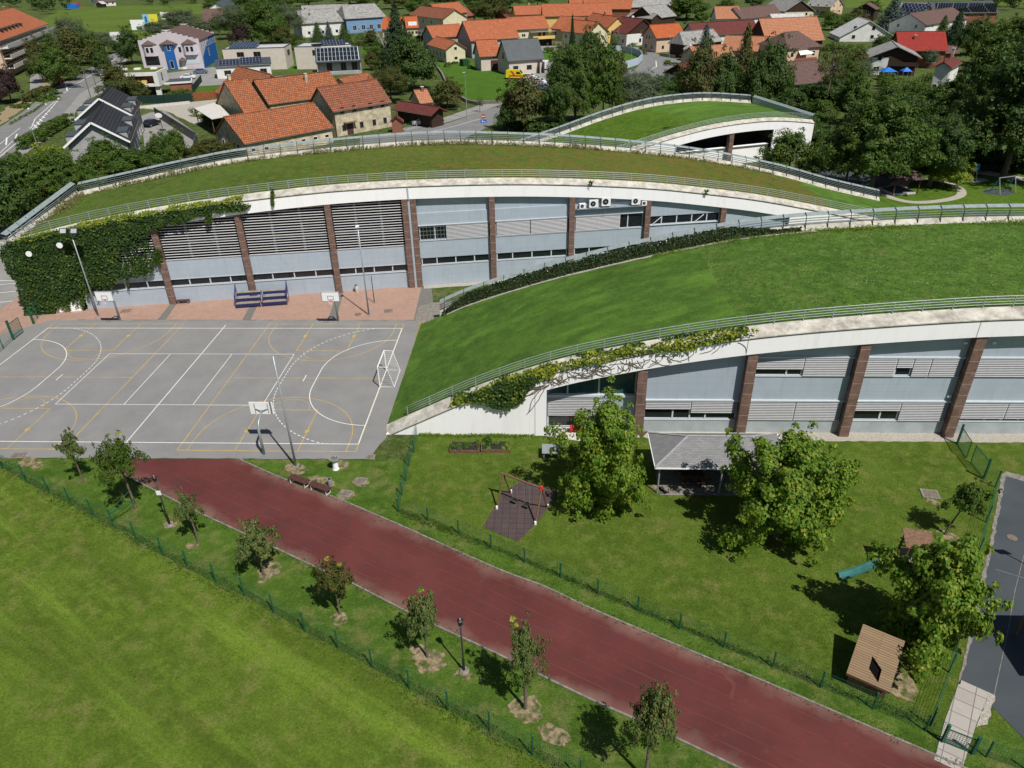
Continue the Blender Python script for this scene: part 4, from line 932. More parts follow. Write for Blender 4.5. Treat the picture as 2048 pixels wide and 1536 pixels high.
TR = [
 # left: belt between the flats and the road
 ('decH', 88, 165, 78, 44, 'bushy tree in front of the balconies of the orange roofed flats'),
 ('decG', 125, 176, 88, 66, 'big round green tree nearest the street lamp beside the road'),
 ('decC', 155, 148, 56, 70, 'tree with reddish brown tinted crown in the belt left of the road'),
 ('willow', 156, 118, 28, 66, 'silver grey willow behind the tree belt left of the road'),
 ('willow', 212, 108, 60, 52, 'small grey willow where the tree belt meets the far end of the road'),
 ('decG', 185, 128, 66, 60, 'dark green tree at the roadside between the reddish tree and the small willow'),
 ('decB', 266, 128, 55, 52, 'dark round tree left of the lilac building at the end of the road'),
 ('purple', 24, 205, 132, 56, 'purple leaved tree at the left edge below the flats'),
 ('decH', 245, 196, 128, 62, 'olive green tree in front of the white flat roofed house'),
 ('decC', 280, 200, 158, 34, 'small tree under the white flat roofed house terrace'),
 # row between the middle hall and the dark twin house
 ('decB', 22, 470, 318, 105, 'dense dark tree at the left edge behind the ivy covered end of the hall'),
 ('bigA', 70, 425, 296, 110, 'large green tree in the row behind the hall, second from the left edge'),
 ('lime', 112, 378, 288, 66, 'yellowish green tree in front of the dark twin house gable'),
 ('bigA', 130, 410, 292, 110, 'large green tree behind the hall, at the left end of the long parapet rail'),
 ('decG', 222, 352, 276, 72, 'green tree covering the right part of the twin house gable'),
 ('decA', 262, 352, 298, 70, 'lower green tree directly behind the grey parapet sheet near its left corner'),
 ('decG', 196, 376, 300, 70, 'green tree between the two gable trees behind the hall'),
 ('decE', 325, 338, 266, 46, 'slim bright tree, left one of the pair beside the gravel yard'),
 ('decE', 360, 330, 254, 52, 'taller slim tree, right one of the pair beside the gravel yard'),
 ('decH', 425, 318, 276, 62, 'olive bush tree in front of the low tiled farm building'),
 ('decH', 468, 312, 284, 42, 'small olive tree touching the left corner of the low tiled roof'),
 ('decD', 40, 440, 345, 90, 'dark leafy tree low behind the slanted gable rail'),
 # behind the lilac building
 ('willow', 322, 78, 40, 60, 'pale grey green bush tree left behind the lilac building'),
 ('willow', 372, 72, 14, 72, 'grey willow rising behind the roof of the lilac building'),
 ('willow', 408, 75, 38, 40, 'low pale willow right behind the lilac building'),
 ('decG', 430, 20, -8, 40, 'dark green tree above the brown barn roof at the top edge'),
 ('willow', 472, 78, 2, 62, 'tall grey green tree behind the white solar houses'),
 ('decB', 505, 88, 14, 62, 'dark tree right of the tall grey green tree behind the white solar houses'),
 ('purple', 488, 92, 46, 42, 'dark purple tree low behind the left white solar house'),
 ('decG', 545, 90, 0, 62, 'tall green tree between the two white solar houses'),
 ('willow', 580, 80, 2, 62, 'tall grey leaved tree left of the blue building'),
 ('decC', 568, 96, 50, 40, 'small reddish green tree behind the right white solar house'),
 ('conef', 638, 88, 44, 34, 'round dark cypress in front of the blue building, left one'),
 ('conef', 690, 90, 46, 34, 'round dark cypress in front of the blue building, right one'),
 ('bluecone', 660, 84, 42, 22, 'blue grey spruce between the two cypresses'),
 ('decH', 745, 92, 58, 28, 'small dense tree beside the bright orange roof by the blue building'),
 ('cone', 800, 150, 6, 100, 'tall dark spruce standing right of the solar panelled house'),
 ('decB', 828, 180, 72, 84, 'broad dark tree in front of the tall spruce'),
 ('weeping', 783, 205, 128, 72, 'drooping birch beside the right end of the farm roofs'),
 ('decH', 895, 216, 158, 66, 'round dark tree between the small orange roof and the green lawn'),
 ('airy', 960, 224, 190, 24, 'thin bare looking sapling by the retaining wall of the lawn'),
 ('decC', 1050, 262, 152, 88, 'rounded dark tree beside the road, left of the great tree group'),
 ('bigA', 1150, 252, 70, 100, 'great broad tree at the middle of the tree group beside the road'),
 ('cone', 1142, 190, 28, 34, 'narrow spruce whose tip rises above the great broad tree'),
 ('decB', 1118, 258, 120, 66, 'dark tree low on the left of the great broad tree'),
 ('decG', 1205, 248, 78, 76, 'green tree on the right of the great broad tree'),
 ('decC', 1232, 200, 96, 44, 'reddish tinted tree beside the pale curved wall'),
 ('willow', 1268, 235, 136, 92, 'silvery willow behind the far hall railing'),
 ('decD', 1318, 228, 146, 56, 'dark green tree right of the silvery willow'),
 ('bluecone', 1404, 148, 46, 48, 'blue spruce in front of the grey roofed house with the chapel'),
 ('decH', 1392, 225, 84, 78, 'olive tree below the blue spruce'),
 ('decD', 1360, 224, 160, 60, 'dark shrub like tree beside the small white gabled house'),
 ('thuja', 1476, 218, 46, 66, 'tall pointed olive green tree behind the far hall'),
 ('decB', 1535, 222, 78, 76, 'dark rounded tree right of the tall pointed tree behind the far hall'),
 ('decF', 1440, 224, 108, 62, 'dark tree low between the olive tree and the pointed tree'),
 ('decD', 1580, 240, 176, 70, 'dense dark tree by the slanted end rail of the far hall'),
 ('airy', 1650, 215, 66, 90, 'thin branched tree in front of the brick coloured house'),
 ('decA', 1700, 248, 148, 62, 'green tree in the garden under the brick coloured house'),
 ('decG', 1640, 250, 198, 56, 'green shrub tree in front of the low grey brown roof'),
 ('willow', 1716, 165, 116, 42, 'small grey green tree beside the terrace of the brick coloured house'),
 ('decH', 1712, 150, 100, 40, 'olive tree between the white roofed house and the chalet'),
 ('decD', 1770, 236, 174, 70, 'dark leafy tree left of the chalet'),
 ('decG', 1835, 215, 166, 56, 'green tree hiding the lower right of the chalet'),
 ('decA', 1865, 250, 176, 66, 'green tree below the red tiled house'),
 ('willow', 1857, 136, 96, 32, 'grey green tree directly under the red roof'),
 ('decD', 1800, 290, 186, 90, 'broad dark tree behind the tall playground tree'),
 ('bigA', 1740, 385, 178, 176, 'huge tree towering left of the playground gazebo'),
 ('decE', 1690, 372, 236, 90, 'left lobe tree of the huge tree by the end of the middle hall roof'),
 ('bigB', 1858, 372, 214, 140, 'broad dark tree behind the playground gazebo'),
 ('decE', 1575, 352, 258, 90, 'bright leafy tree in front of the open bay of the far hall'),
 ('decE', 1622, 352, 290, 62, 'smaller bright leafy tree at the right end of the far hall'),
 ('lime', 1884, 372, 306, 74, 'small yellow green tree beside the playground loop path'),
 ('bigB', 2005, 355, 60, 210, 'giant dark tree at the right edge above the playground swings'),
 ('bigA', 1945, 300, 120, 110, 'dark tree left of the giant tree at the right edge'),
 ('bigB', 2045, 260, 10, 130, 'tall dark tree at the upper right corner'),
 ('decG', 1962, 210, 60, 90, 'green tree right of the brown tiled roof with the chimney'),
 ('bigA', 2010, 150, 20, 100, 'dark green tree near the top right corner'),
 ('decD', 1905, 320, 230, 90, 'dark tree behind the yellow green playground tree'),
 ('decB', 1940, 110, 34, 60, 'dark tree behind the brown tiled roof with the chimney'),
 ('cone', 1905, 92, 14, 50, 'dark pine in front of the solar covered long roof'),
 ('bluecone', 1778, 66, -6, 70, 'large grey green pine left of the solar roofed white house'),
 ('decB', 1838, 62, 18, 34, 'dark tree beside the white wall of the solar roofed house'),
 ('conef', 1880, 80, 30, 34, 'dark pine between the pink roof and the red roof'),
 # upper rows
 ('decG', 1372, 40, -16, 80, 'big green tree right of the grey barn roofs at the top edge'),
 ('decH', 985, 44, -12, 62, 'green tree behind the large orange barn roof'),
 ('decC', 950, 45, 8, 36, 'small reddish green tree beside the orange farmhouse roofs'),
 ('decH', 1005, 42, 8, 30, 'small olive tree by the dark red shed roof'),
 ('decB', 1505, 16, -18, 36, 'dark tree between grey roofs at the top edge'),
 ('decG', 1652, 34, 20, 30, 'low green bush tree in front of the peach coloured house'),
 ('decG', 1662, 60, 24, 34, 'green tree behind the large orange tiled barn on the right'),
 ('decA', 1600, 10, -25, 30, 'green tree at the top edge above the grey roofed houses'),
 ('decG', 838, 30, -12, 50, 'green tree above the house with the dormer at the top edge'),
 ('decH', 790, 18, -20, 46, 'olive tree at the top edge right of the long blue building'),
 ('decG', 1075, 12, -20, 40, 'green tree above the orange roofs at the top edge'),
 ('decD', 618, 12, -22, 60, 'dark tree behind the long grey roof at the top edge'),
 ('decG', 700, 8, -20, 60, 'green tree behind the middle of the long grey roof'),
 ('decH', 1710, 44, 16, 34, 'olive tree by the balcony house near the top right'),
 ('thuja', 1432, 32, 10, 14, 'small cypress in front of the orange roof near the top'),
 ('decD', 1700, 330, 200, 90, 'dark dense tree left behind the huge playground tree'),
 ('decB', 1795, 345, 236, 90, 'dark tree between the huge playground tree and the gazebo tree'),
 ('bigB', 1985, 330, 150, 120, 'dark mass of a tree in the shade left of the giant right tree'),
 ('decF', 1925, 270, 150, 90, 'shadowy tree above the yellow green playground tree'),
 ('bigB', 2050, 370, 150, 120, 'dark tree at the right edge low behind the swings'),
 ('decF', 1890, 205, 164, 50, 'dark tree just left of the brown tiled roof with the chimney'),
 ('decG', 1960, 130, 40, 70, 'tree above the chimney roof near the top right corner'),
 ('decB', 1665, 190, 128, 40, 'dark tree between the low grey brown roof and the chalet garden'),
 ('decG', 1700, 170, 120, 44, 'green garden tree above the low grey brown roof'),
 ('decG', 1560, 215, 150, 50, 'dark green tree at the left wall of the low grey brown roofed house'),
 ('decF', 1505, 230, 120, 60, 'dark tree between the pointed tree and the rounded one'),
 ('decG', 1350, 205, 150, 34, 'green tree in front of the small white gabled house'),
 ('decB', 1175, 180, 56, 60, 'dark high tree behind the great roadside tree'),
 ('decG', 1120, 200, 92, 50, 'green tree left behind the great roadside tree'),
 ('decH', 1188, 150, 70, 40, 'olive tree beside the lawn inside the curved wall'),
 ('decB', 1015, 262, 205, 40, 'low dark tree under the rounded tree beside the road'),
 ('decG', 760, 120, 76, 40, 'green tree behind the leafless pale tree'),
 ('decH', 745, 140, 102, 30, 'olive shrub tree right of the big solar roof'),
 ('decC', 790, 190, 150, 44, 'reddish green small tree under the spruce group'),
 ('decD', 850, 150, 96, 34, 'dark tree right beside the tall dark spruce'),
 ('decG', 510, 60, 0, 46, 'green tree between the tall grey green trees'),
 ('decD', 440, 70, 30, 34, 'dark tree right of the brown barn roof'),
 ('decH', 610, 70, 20, 36, 'olive tree at the left end of the long grey roof'),
 ('decB', 545, 60, -6, 50, 'dark tree high behind the white solar houses'),
 ('decG', 400, 88, 56, 34, 'green tree behind the right stepped gable'),
 ('decB', 112, 128, 66, 44, 'dark tree at the right end of the block of flats'),
 ('decD', 210, 150, 96, 40, 'dark low tree at the roadside under the grey willow'),
 ('decD', 145, 160, 118, 40, 'dark low tree behind the street lamp of the left road'),
 ('decA', 165, 400, 330, 80, 'green tree directly behind the corner of the slanted rail'),
 ('decG', 0, 420, 300, 90, 'green tree cut by the left edge above the car park'),
 ('decD', 300, 340, 296, 60, 'low leafy tree in front of the right gable tree'),
 ('decH', 395, 322, 290, 50, 'low olive tree between the bright pair and the farm'),
 ('decB', 1620, 70, 32, 30, 'dark tree peeping over the huge orange barn'),
 ('decG', 1690, 56, 30, 34, 'green tree left of the bright pale grey metal roof'),
 ('decG', 1560, 36, 14, 30, 'green tree among the top right grey roofs'),
 ('decG', 1740, 30, 0, 40, 'green tree by the dark wooden house at the top right'),
 ('decB', 1760, 110, 70, 40, 'dark tree behind the left end of the chalet roof'),
 ('decG', 1450, 30, -4, 34, 'green tree above the pale orange roof at the top'),
 ('decH', 1200, 30, -2, 30, 'olive tree between the top centre orange roofs'),
 ('decG', 950, 20, -14, 50, 'green tree at the top edge behind the orange farmhouse'),
 ('decB', 1020, 16, -20, 44, 'dark tree at the top edge left of the satellite dish house'),
 ('decG', 1030, 76, 56, 24, 'small green tree between the big barn and the long farmhouse'),
 ('decH', 905, 60, 40, 24, 'small olive tree between the orange barn roofs'),
 ('decG', 560, 20, -20, 60, 'green tree at the top edge above the white solar houses'),
 ('decB', 500, 20, -24, 60, 'dark tree at the top edge above the dark solar roof'),
 ('decG', 740, 14, -18, 50, 'green tree at the top edge above the half hipped grey roof'),
 ('decD', 890, 12, -22, 50, 'dark tree at the top edge above the orange farmhouse'),
]
for k_, (key, x, y, ty, w, lab) in enumerate(TR): plant_tree(key, x, y, ty, w, lab, group=GL)
# far woods beyond the field: one mass
wb = MB(); rn = R(5)
def woods(poly_pts, n, hmin, hmax, seed):
    rn = R(seed); xs = [p[0] for p in poly_pts]; ys = [p[1] for p in poly_pts]; c = 0
    src = PROTO['decD'][0]; k = 0
    while c < n and k < n*40:
        k += 1; x, y = rn.uniform(min(xs), max(xs)), rn.uniform(min(ys), max(ys))
        if not inpoly(x, y, poly_pts): continue
        g = at(x, y); h = rn.uniform(hmin, hmax); r = h*rn.uniform(.28, .42); c += 1
        ctr = Vector((g.x, g.y, h*.55))
        for _ in range(16):
            d = rdir(rn); cc = ctr+Vector((d.x*r*.7, d.y*r*.7, d.z*h*.36)); clump(wb, cc, r*.45, 26, h*.075, rn, ctr)
def inpoly(x, y, P):
    c = False; j = len(P)-1
    for i in range(len(P)):
        if (P[i][1] > y) != (P[j][1] > y) and x < (P[j][0]-P[i][0])*(y-P[i][1])/(P[j][1]-P[i][1])+P[i][0]: c = not c
        j = i
    return c
woods([(-40, -10), (130, -25), (160, 8), (105, 34), (96, 34), (60, 26), (0, 14), (-40, 20)], 40, 11, 15, 51)
woods([(280, -14), (410, -14), (390, 9), (292, 12)], 22, 11, 15, 52)
woods([(410, -26), (1700, -30), (1700, -14), (410, -14)], 60, 9, 14, 53)
woods([(1930, 30), (2100, 20), (2100, -12), (1960, 12)], 14, 9, 13, 54)
tag(wb.build('woodland', M['leaf_dark']), 'distant dark wood beyond the far green field', 'woodland', kind='stuff')
gb2 = MB(); rn = R(91)
for (x0, y0, x1, y1, n, h) in ((560, 105, 600, 96, 14, 1.8), (735, 100, 775, 120, 16, 1.6), (800, 62, 860, 80, 12, 1.6), (935, 60, 1010, 30, 20, 2), (1085, 100, 1140, 118, 14, 1.6), (1160, 78, 1210, 90, 16, 2), (1255, 95, 1290, 104, 8, 1.2),
        (1290, 44, 1370, 30, 26, 2.4), (1380, 42, 1440, 40, 18, 2), (1650, 48, 1690, 36, 18, 2.2), (1650, 100, 1720, 108, 26, 2.2), (1700, 62, 1800, 84, 26, 2.4), (1745, 128, 1780, 160, 16, 2), (1850, 165, 1930, 178, 30, 2.4), (1760, 178, 1860, 190, 40, 2.6),
        (1680, 120, 1745, 150, 26, 2.2), (1900, 60, 1980, 66, 22, 2.4), (455, 108, 470, 150, 8, 1.5), (325, 190, 380, 196, 16, 1.5), (400, 228, 440, 250, 20, 1.6), (460, 60, 600, 92, 50, 2.6), (300, 80, 420, 74, 30, 2.2), (30, 215, 120, 190, 22, 1.1),
        (700, 76, 780, 84, 16, 1.6), (850, 112, 870, 120, 6, 1.4), (1570, 196, 1660, 200, 30, 2.2), (1420, 110, 1520, 120, 26, 2.2), (1330, 125, 1380, 150, 12, 1.4), (820, 40, 860, 20, 14, 2), (900, 130, 935, 134, 5, 1.0)):
    for k in range(n):
        t = rn.random(); g = at(x0+(x1-x0)*t+rn.uniform(-12, 12), y0+(y1-y0)*t+rn.uniform(-6, 6)); hh = h*rn.uniform(.5, 1.2)
        for q in range(4): clump(gb2, Vector((g.x+rn.uniform(-.8, .8), g.y+rn.uniform(-.8, .8), hh*rn.uniform(.3, .8))), .75*hh/1.6+.2, 34, .5, rn, Vector((g.x, g.y, -1)))
tag(gb2.build('shrubbery', M['leaf_mid']), 'low shrubs filling the gardens between the village houses', 'shrubs', kind='stuff')
# bare pale tree next to the spruce
bt = MB(); rn = R(8); g = at(772, 140)
def twig(p, d, L, r, n):
    q = p+d*L; bt.tube([tuple(p), tuple(q)], [r, r*.65], 5, cap=False)
    if n:
        for _ in range(3): twig(p.lerp(q, rn.uniform(.5, 1)), (d+rdir(rn)*.55+Vector((0, 0, .15))).normalized(), L*.66, r*.6, n-1)
twig(Vector((0, 0, 0)), Vector((.05, 0, 1)), 5.5, .25, 5)
o = bt.build('bare_tree', M['barkpale']); o.location = g; tag(o, 'leafless pale tree left of the tall dark spruce', 'tree')
# hedges
def hedge(name, pts, w, h, mat, label, dens=70, size=.3, seed=1, cat='hedge'):
    rn = R(seed); b = MB()
    for a, c in zip(pts, pts[1:]):
        L = (c-a).length; n = max(1, int(L/.7)); d = (c-a).normalized(); nn = Vector((-d.y, d.x, 0))
        for k in range(n):
            for j in range(max(1, int(w/.9))):
                q = a+d*(L*(k+rn.random())/n)+nn*rn.uniform(-w/2+.3, w/2-.3)
                for zz in ((h*.35, h*.85) if h > 1 else (h*.5,)):
                    clump(b, Vector((q.x, q.y, zz*rn.uniform(.8, 1.1))), min(.6, h*.5), dens, size, rn, Vector((q.x, q.y, -1)))
    return tag(b.build(name, mat, loc=tuple(pts[0])), label, cat)
hedge('hedge', A((48, 300), (75, 285), (110, 262), (142, 246)), 3, 2.2, M['leaf_mid'], 'long clipped green hedge between the road and the dark twin house', 50, .32, 3)
hedge('hedge', A((190, 186), (210, 180), (228, 176)), 1.5, 1.4, M['leaf_mid'], 'low hedge between the twin house and the pavement', 40, .3, 4)
hedge('hedge', A((50, 205), (68, 200), (80, 190), (96, 184)), 3, 1.8, M['leaf_olive'], 'rough scrub on the road verge beside the building site', 50, .35, 5, 'shrub')
hedge('hedge', A((110, 172), (126, 166)), 2.5, 1.6, M['leaf_red'], 'orange red shrub on the road verge under the tree belt', 60, .3, 6, 'shrub')
hedge('hedge', A((712, 92), (750, 92)), 2, 2, M['leaf_dark'], 'dark clipped hedge along the blue building garden', 40, .4, 7)
hedge('hedge', A((20, 250), (70, 222), (105, 196)), 1.2, .7, M['strip'], 'rough grass strip along the left kerb of the road', 20, .3, 9, 'grass')
hedge('hedge', A((1560, 250), (1600, 262), (1650, 300), (1690, 310)), 5, 3, M['leaf_dark'], 'dark undergrowth behind the slanted end rail of the far hall', 60, .5, 10, 'shrub')
hedge('hedge', A((1850, 345), (1920, 335), (2000, 338), (2080, 345)), 6, 3, M['leaf_dark'], 'dark undergrowth beneath the giant tree at the right edge', 50, .5, 11, 'shrub')
hedge('hedge', A((1600, 205), (1690, 215), (1760, 230), (1860, 240), (1930, 250)), 8, 4, M['leaf_dark'], 'dense garden undergrowth below the chalet', 60, .55, 12, 'shrub')
hedge('hedge', A((1015, 258), (1080, 262), (1180, 258), (1240, 250)), 4, 1.6, M['leaf_dark'], 'low undergrowth beneath the great roadside tree group', 50, .5, 13, 'shrub')
hedge('hedge', A((1110, 262), (1200, 258)), 4, 1.6, M['leaf_mid'], 'shrubs at the foot of the far hall parapet', 50, .5, 14, 'shrub')
# ---- foreground trees
def big_tree(seed, x, y, h, w, label, leafm='leaf_bright', size=.25, nc=70, per=95, z0=.12, lumpy=.85):
    g = at(x, y); T = thing('garden_tree', label, 'tree', (g.x, g.y, 0), seed*1.3)
    mb, cs = crown_round(seed, nc, per, size/h, z0, 1.0, lumpy, (.07, .125), .8, .75, .055)
    k = w/h
    mb.v = [(v[0]*w, v[1]*w, v[2]*h) for v in mb.v]; cs = [Vector((c.x*w/h, c.y*w/h, c.z)) for c in cs]
    mb.build('crown', M[leafm], T); tb = trunk_mb(seed, cs, r=.02, th=.5, nb=16); tb.v = [tuple(Vector(v)*h) for v in tb.v]; tb.build('trunk', M['bark'], T)
def bt(seed, x, y, ty, wpx, label, **k):
    h = hz(x, y, ty); g = at(x, y); big_tree(seed, x, y, h, wpx*(Vector((g.x, g.y, h*.5))-CPOS).dot(FW)/CF*1.04, label, z0=-.13, **k)
bt(41, 1206, 1003, 785, 172, 'bright green broadleaf tree beside the wooden swing, left of the grey roofed shelter', nc=115, per=175)
bt(42, 1552, 1072, 853, 205, 'largest bright green tree, covering the right end of the grey roofed shelter', nc=160, per=170)
bt(43, 1828, 1288, 1058, 205, 'bright green broadleaf tree overhanging the green slide and the wooden play house', size=.29, nc=110, per=170)
# young staked trees along the track and in the garden
def young(seed, bx, by, ty, w, label, leafm='leaf_maple', n=17, per=60, lime=0, lean=0, cz=.36, stake=False):
    g = at(bx, by); h = hz(bx, by, ty); dist = (Vector((g.x, g.y, h*.6))-CPOS).dot(FW); wm = w*dist/CF
    T = thing('young_tree', label, 'tree', (g.x, g.y, 0), 0, 'young trees along the running track' if bx < 1500 else None)
    wm *= 1.18; mb, cs = crown_round(seed, int(n*2.5), int(per*1.6), .19/h, cz, 1.0, .65, (.08, .14), .85, .8)
    mb.v = [(v[0]*wm+lean*h*v[2], v[1]*wm, v[2]*h) for v in mb.v]; mb.build('crown', M[leafm], T)
    cs = [Vector((c.x*wm/h+lean*c.z, c.y*wm/h, c.z)) for c in cs]
    tb = trunk_mb(seed, cs, r=.0125, th=.62, nb=10, lean=lean*.6); tb.v = [tuple(Vector(v)*h) for v in tb.v]; tb.build('trunk', M['bark'], T)
    if lime:
        l_ = MB(); rn = R(seed)
        for k in range(2): clump(l_, Vector((lean*h+rn.uniform(-.3, .3)*wm, rn.uniform(-.2, .2), h*rn.uniform(.93, 1.06))), .14, 22, .14, rn, Vector((0, 0, 0)))
        l_.build('young_shoots', M['leaf_lime'], T)
    if stake:
        s = MB(); s.tube([(.12, 0, 0), (.12+lean, 0, h*.4)], .03, 6); s.build('stake', M['brownwood'], T)
young(61, 168, 966, 868, 42, 'thin young tree at the left, in front of the grey court edge', 'leaf_maple', 12, 50)
young(62, 272, 1018, 872, 72, 'bushiest young tree, its crown overlapping the start of the red track', 'leaf_mid', 24, 70, lime=1)
young(63, 397, 1084, 978, 40, 'young tree right of the black lamp post with the small sign', 'leaf_maple', 13, 55)
young(64, 528, 1150, 1040, 62, 'young tree with a wide dark shadow, third along the track after the lamp post', 'leaf_maple', 17, 60)
young(65, 680, 1228, 1118, 62, 'young tree with yellowish leaves beside the middle of the red track', 'leaf_olive', 17, 55, lime=1)
young(66, 855, 1315, 1190, 64, 'young tree with a sandy patch at its foot, just left of the second lamp post', 'leaf_maple', 19, 70, lime=1)
young(67, 1051, 1418, 1250, 74, 'young tree right of the second lamp post, casting its shadow on the track edge', 'leaf_maple', 21, 70, lime=1)
young(68, 1290, 1560, 1382, 88, 'young tree at the bottom edge of the photo beside the red track', 'leaf_maple', 26, 70)
young(69, 1888, 1070, 968, 62, 'leaning young tree in the kindergarten lawn near the green side fence', 'leaf_mid', 18, 55, lean=.22, stake=True)
for (bx, by, ty, w, l) in ((120, 1000, 958, 0, ''),): pass
# low weeds and flowers along the fences, tall weeds on the middle roof edge
def tufts(name, pts, n, w, h, mat, label, seed, size=.12, kind='stuff', zf=None):
    rn = R(seed); b = MB(); segs = [((c-a).length, a, c) for a, c in zip(pts, pts[1:])]; tot = sum(s[0] for s in segs)
    for _ in range(n):
        t = rn.uniform(0, tot)
        for L, a, c in segs:
            if t <= L: break
            t -= L
        q = a.lerp(c, t/L); d = (c-a).normalized(); q = q+Vector((-d.y, d.x, 0))*rn.gauss(0, w)
        z = q.z if zf is None else zf(q); hh = h*rn.uniform(.4, 1.3)*(.4+1.0*max(0, noise.noise(q*.25)+.4))
        for k in range(5):
            p = Vector((q.x+rn.uniform(-.08, .08), q.y+rn.uniform(-.08, .08), z+hh*rn.random()*.6))
            leaf(b, p, (rdir(rn)+Vector((0, -.4, .2))).normalized(), size*(1+hh), rn, .3, -.9)
    return tag(b.build(name, mat), label, 'weeds', kind=kind)
tufts('weeds', [p+Vector((0, 0, .02)) for p in FN1], 1700, .32, .2, M['tuft'], 'weeds growing along the foot of the long green fence', 71, .12)
tufts('weeds', A((797, 1024), (1049, 1122), (1455, 1293), (1870, 1455)), 1200, .16, .16, M['leaf_mid'], 'weeds along the foot of the kindergarten fence', 72, .10)
tufts('weeds', TRL[:40], 900, .2, .1, M['leaf_mid'], 'grass creeping over the near kerb of the red track', 73, .09)
tufts('weeds', TRR, 900, .2, .1, M['leaf_mid'], 'grass creeping over the far kerb of the red track', 74, .09)
tufts('weeds', [Vector(bw(u, 17.2, BN(u))) for u in (-30, -24, -15, -5, 3, 8, 14, 20, 30, 45, 58)], 2600, .25, .75, M['weeds'], 'tall dry weeds along the far edge of the middle green roof', 75, .14)
tufts('weeds', [Vector(bw(-31, v, 7.8)) for v in (1, 6, 12, 17)], 900, .6, .7, M['weeds'], 'tall weeds at the left end of the middle green roof', 76, .16)
tufts('weeds', [Vector((u, 10.6, FNp(u))) for u in (43, 50, 60, 75, 90)], 2200, .35, .35, M['leaf_bright'], 'tall grass along the far edge of the near green roof', 77, .13)
tufts('weeds', [Vector((23, -8.85, 0)), Vector((32, -8.85, 0))], 500, .12, .3, M['leaf_bright'], 'weeds at the foot of the white end wall', 78, .12)

def scatter(name, mat, label, regions, seed):
    rn = R(seed); b = MB()
    for (test, x0, x1, y0, y1, n, size, zf) in regions:
        k = 0
        for _ in range(n*3):
            if k >= n: break
            x, y = rn.uniform(x0, x1), rn.uniform(y0, y1)
            if test and not test(x, y): continue
            if rn.random() > .35+1.1*max(0, noise.noise(Vector((x*.35, y*.35, seed)))+.25): continue
            k += 1; z = zf(x, y); q = Vector((x, y, z))
            for _j in range(3): leaf(b, q+Vector((rn.uniform(-.07, .07), rn.uniform(-.07, .07), rn.random()*size*.3)), (rdir(rn)+Vector((0, -.2, .5))).normalized(), size*rn.uniform(.5, 1.2), rn, .35, -.7)
    return tag(b.build(name, mat), label, 'grass', kind='stuff')
def side1(x, y):
    for a, c in zip(FN1, FN1[1:]):
        if a.x <= x <= c.x: return y < a.y+(c.y-a.y)*(x-a.x)/(c.x-a.x)-.3
    return False
KG = [(23.4, -9.6), (60, -9.6)]+[(p.x-.4, p.y) for p in A((1985, 975), (1955, 1110), (1915, 1265), (1856, 1450))]+[(p.x, p.y+.3) for p in A((1745, 1418), (1447, 1295), (1195, 1188), (982, 1097), (800, 1024))]
scatter('grass_tufts', M['tuft'], 'loose taller grass tufts in the mown field', [(side1, -8, 34, -37, -13, 8000, .085, lambda x, y: .01)], 93)
scatter('grass_tufts', M['tuft_roof'], 'rough tall grass tufts on the right part of the near green roof', [(lambda x, y: x > 47.4, 47, 90, -7, 10, 9000, .12, lambda x, y: FS(x)*(1-(y+7.6)/18.6)+FNp(x)*(y+7.6)/18.6)], 94)
scatter('grass_tufts', M['tuft'], 'grass tufts in the kindergarten garden', [(lambda x, y: inpoly(x, y, KG) and not (40 < x < 51.5 and y > -14), 24, 64, -33, -9.6, 6000, .09, lambda x, y: .015)], 95)

# ---------------- ivy on the halls
def ivy(name, poly, proj_, mat, label, n, size, seed, box, depth=.22, up=.15, density=None):
    """leaves over a wall: poly is the outline seen in the photo, proj_(a,b)->world point + outward normal"""
    rn = R(seed); b = MB(); c = 0; k = 0
    while c < n and k < n*30:
        k += 1; a, z = rn.uniform(box[0], box[1]), rn.uniform(box[2], box[3]); p, nn = proj_(a, z)
        q = px(p)
        e = noise.noise(Vector((p.x*.9, p.z*.9, seed)))*9
        if not inpoly(q[0]+e, q[1]+e*.5, poly): continue
        if density and rn.random() > density(q, p): continue
        c += 1; bulge = depth*(.4+.6*(noise.noise(Vector((p.x*1.1, p.y*1.1, p.z*1.1)))+.5))
        leaf(b, p+nn*(bulge*rn.random()+.03), (nn*1.1+Vector((0, 0, .5))+rdir(rn)*.75).normalized(), size, rn, .85, .5)
    return tag(b.build(name, mat), label, 'climbing plant')
def pv(v): return lambda u, z: (bw(u, v, z), -BV)
IV1 = [(2, 492), (60, 474), (150, 455), (250, 437), (330, 424), (420, 410), (470, 404), (500, 408), (490, 420), (430, 424), (372, 440), (325, 452), (296, 462), (292, 474), (302, 488), (318, 502), (325, 520), (300, 534), (284, 545), (262, 556), (232, 560), (215, 566), (200, 572), (190, 572), (164, 574), (150, 590), (128, 606), (112, 624), (90, 632), (60, 642), (40, 590), (18, 540), (-5, 505)]
def leanwall(u, z):
    # left of u=-27 the plants hang from the leaning corner
    return bw(u, -.52, z), -BV
ivy('ivy', IV1, leanwall, M['ivy'], 'dense green ivy covering the left end wall of the middle hall', 24000, .21, 81, (-34, -7, 0, 10.8), .35, density=lambda q, p: (.16 if inpoly(q[0], q[1], [(228, 512), (262, 482), (296, 470), (340, 470), (340, 536), (300, 534), (262, 544), (232, 535)]) else (.55 if q[1] > 560-(q[0]-196)*.30 and q[0] > 190 else 1)))
ib = MB(); ib.add([bw(-32.6, -.44, 8.0), bw(-27, -.44, 9.0), bw(-27, -.44, 0), bw(-29.9, -.44, 0)], [(3, 2, 1, 0)])
rn = R(82); hs = MB()
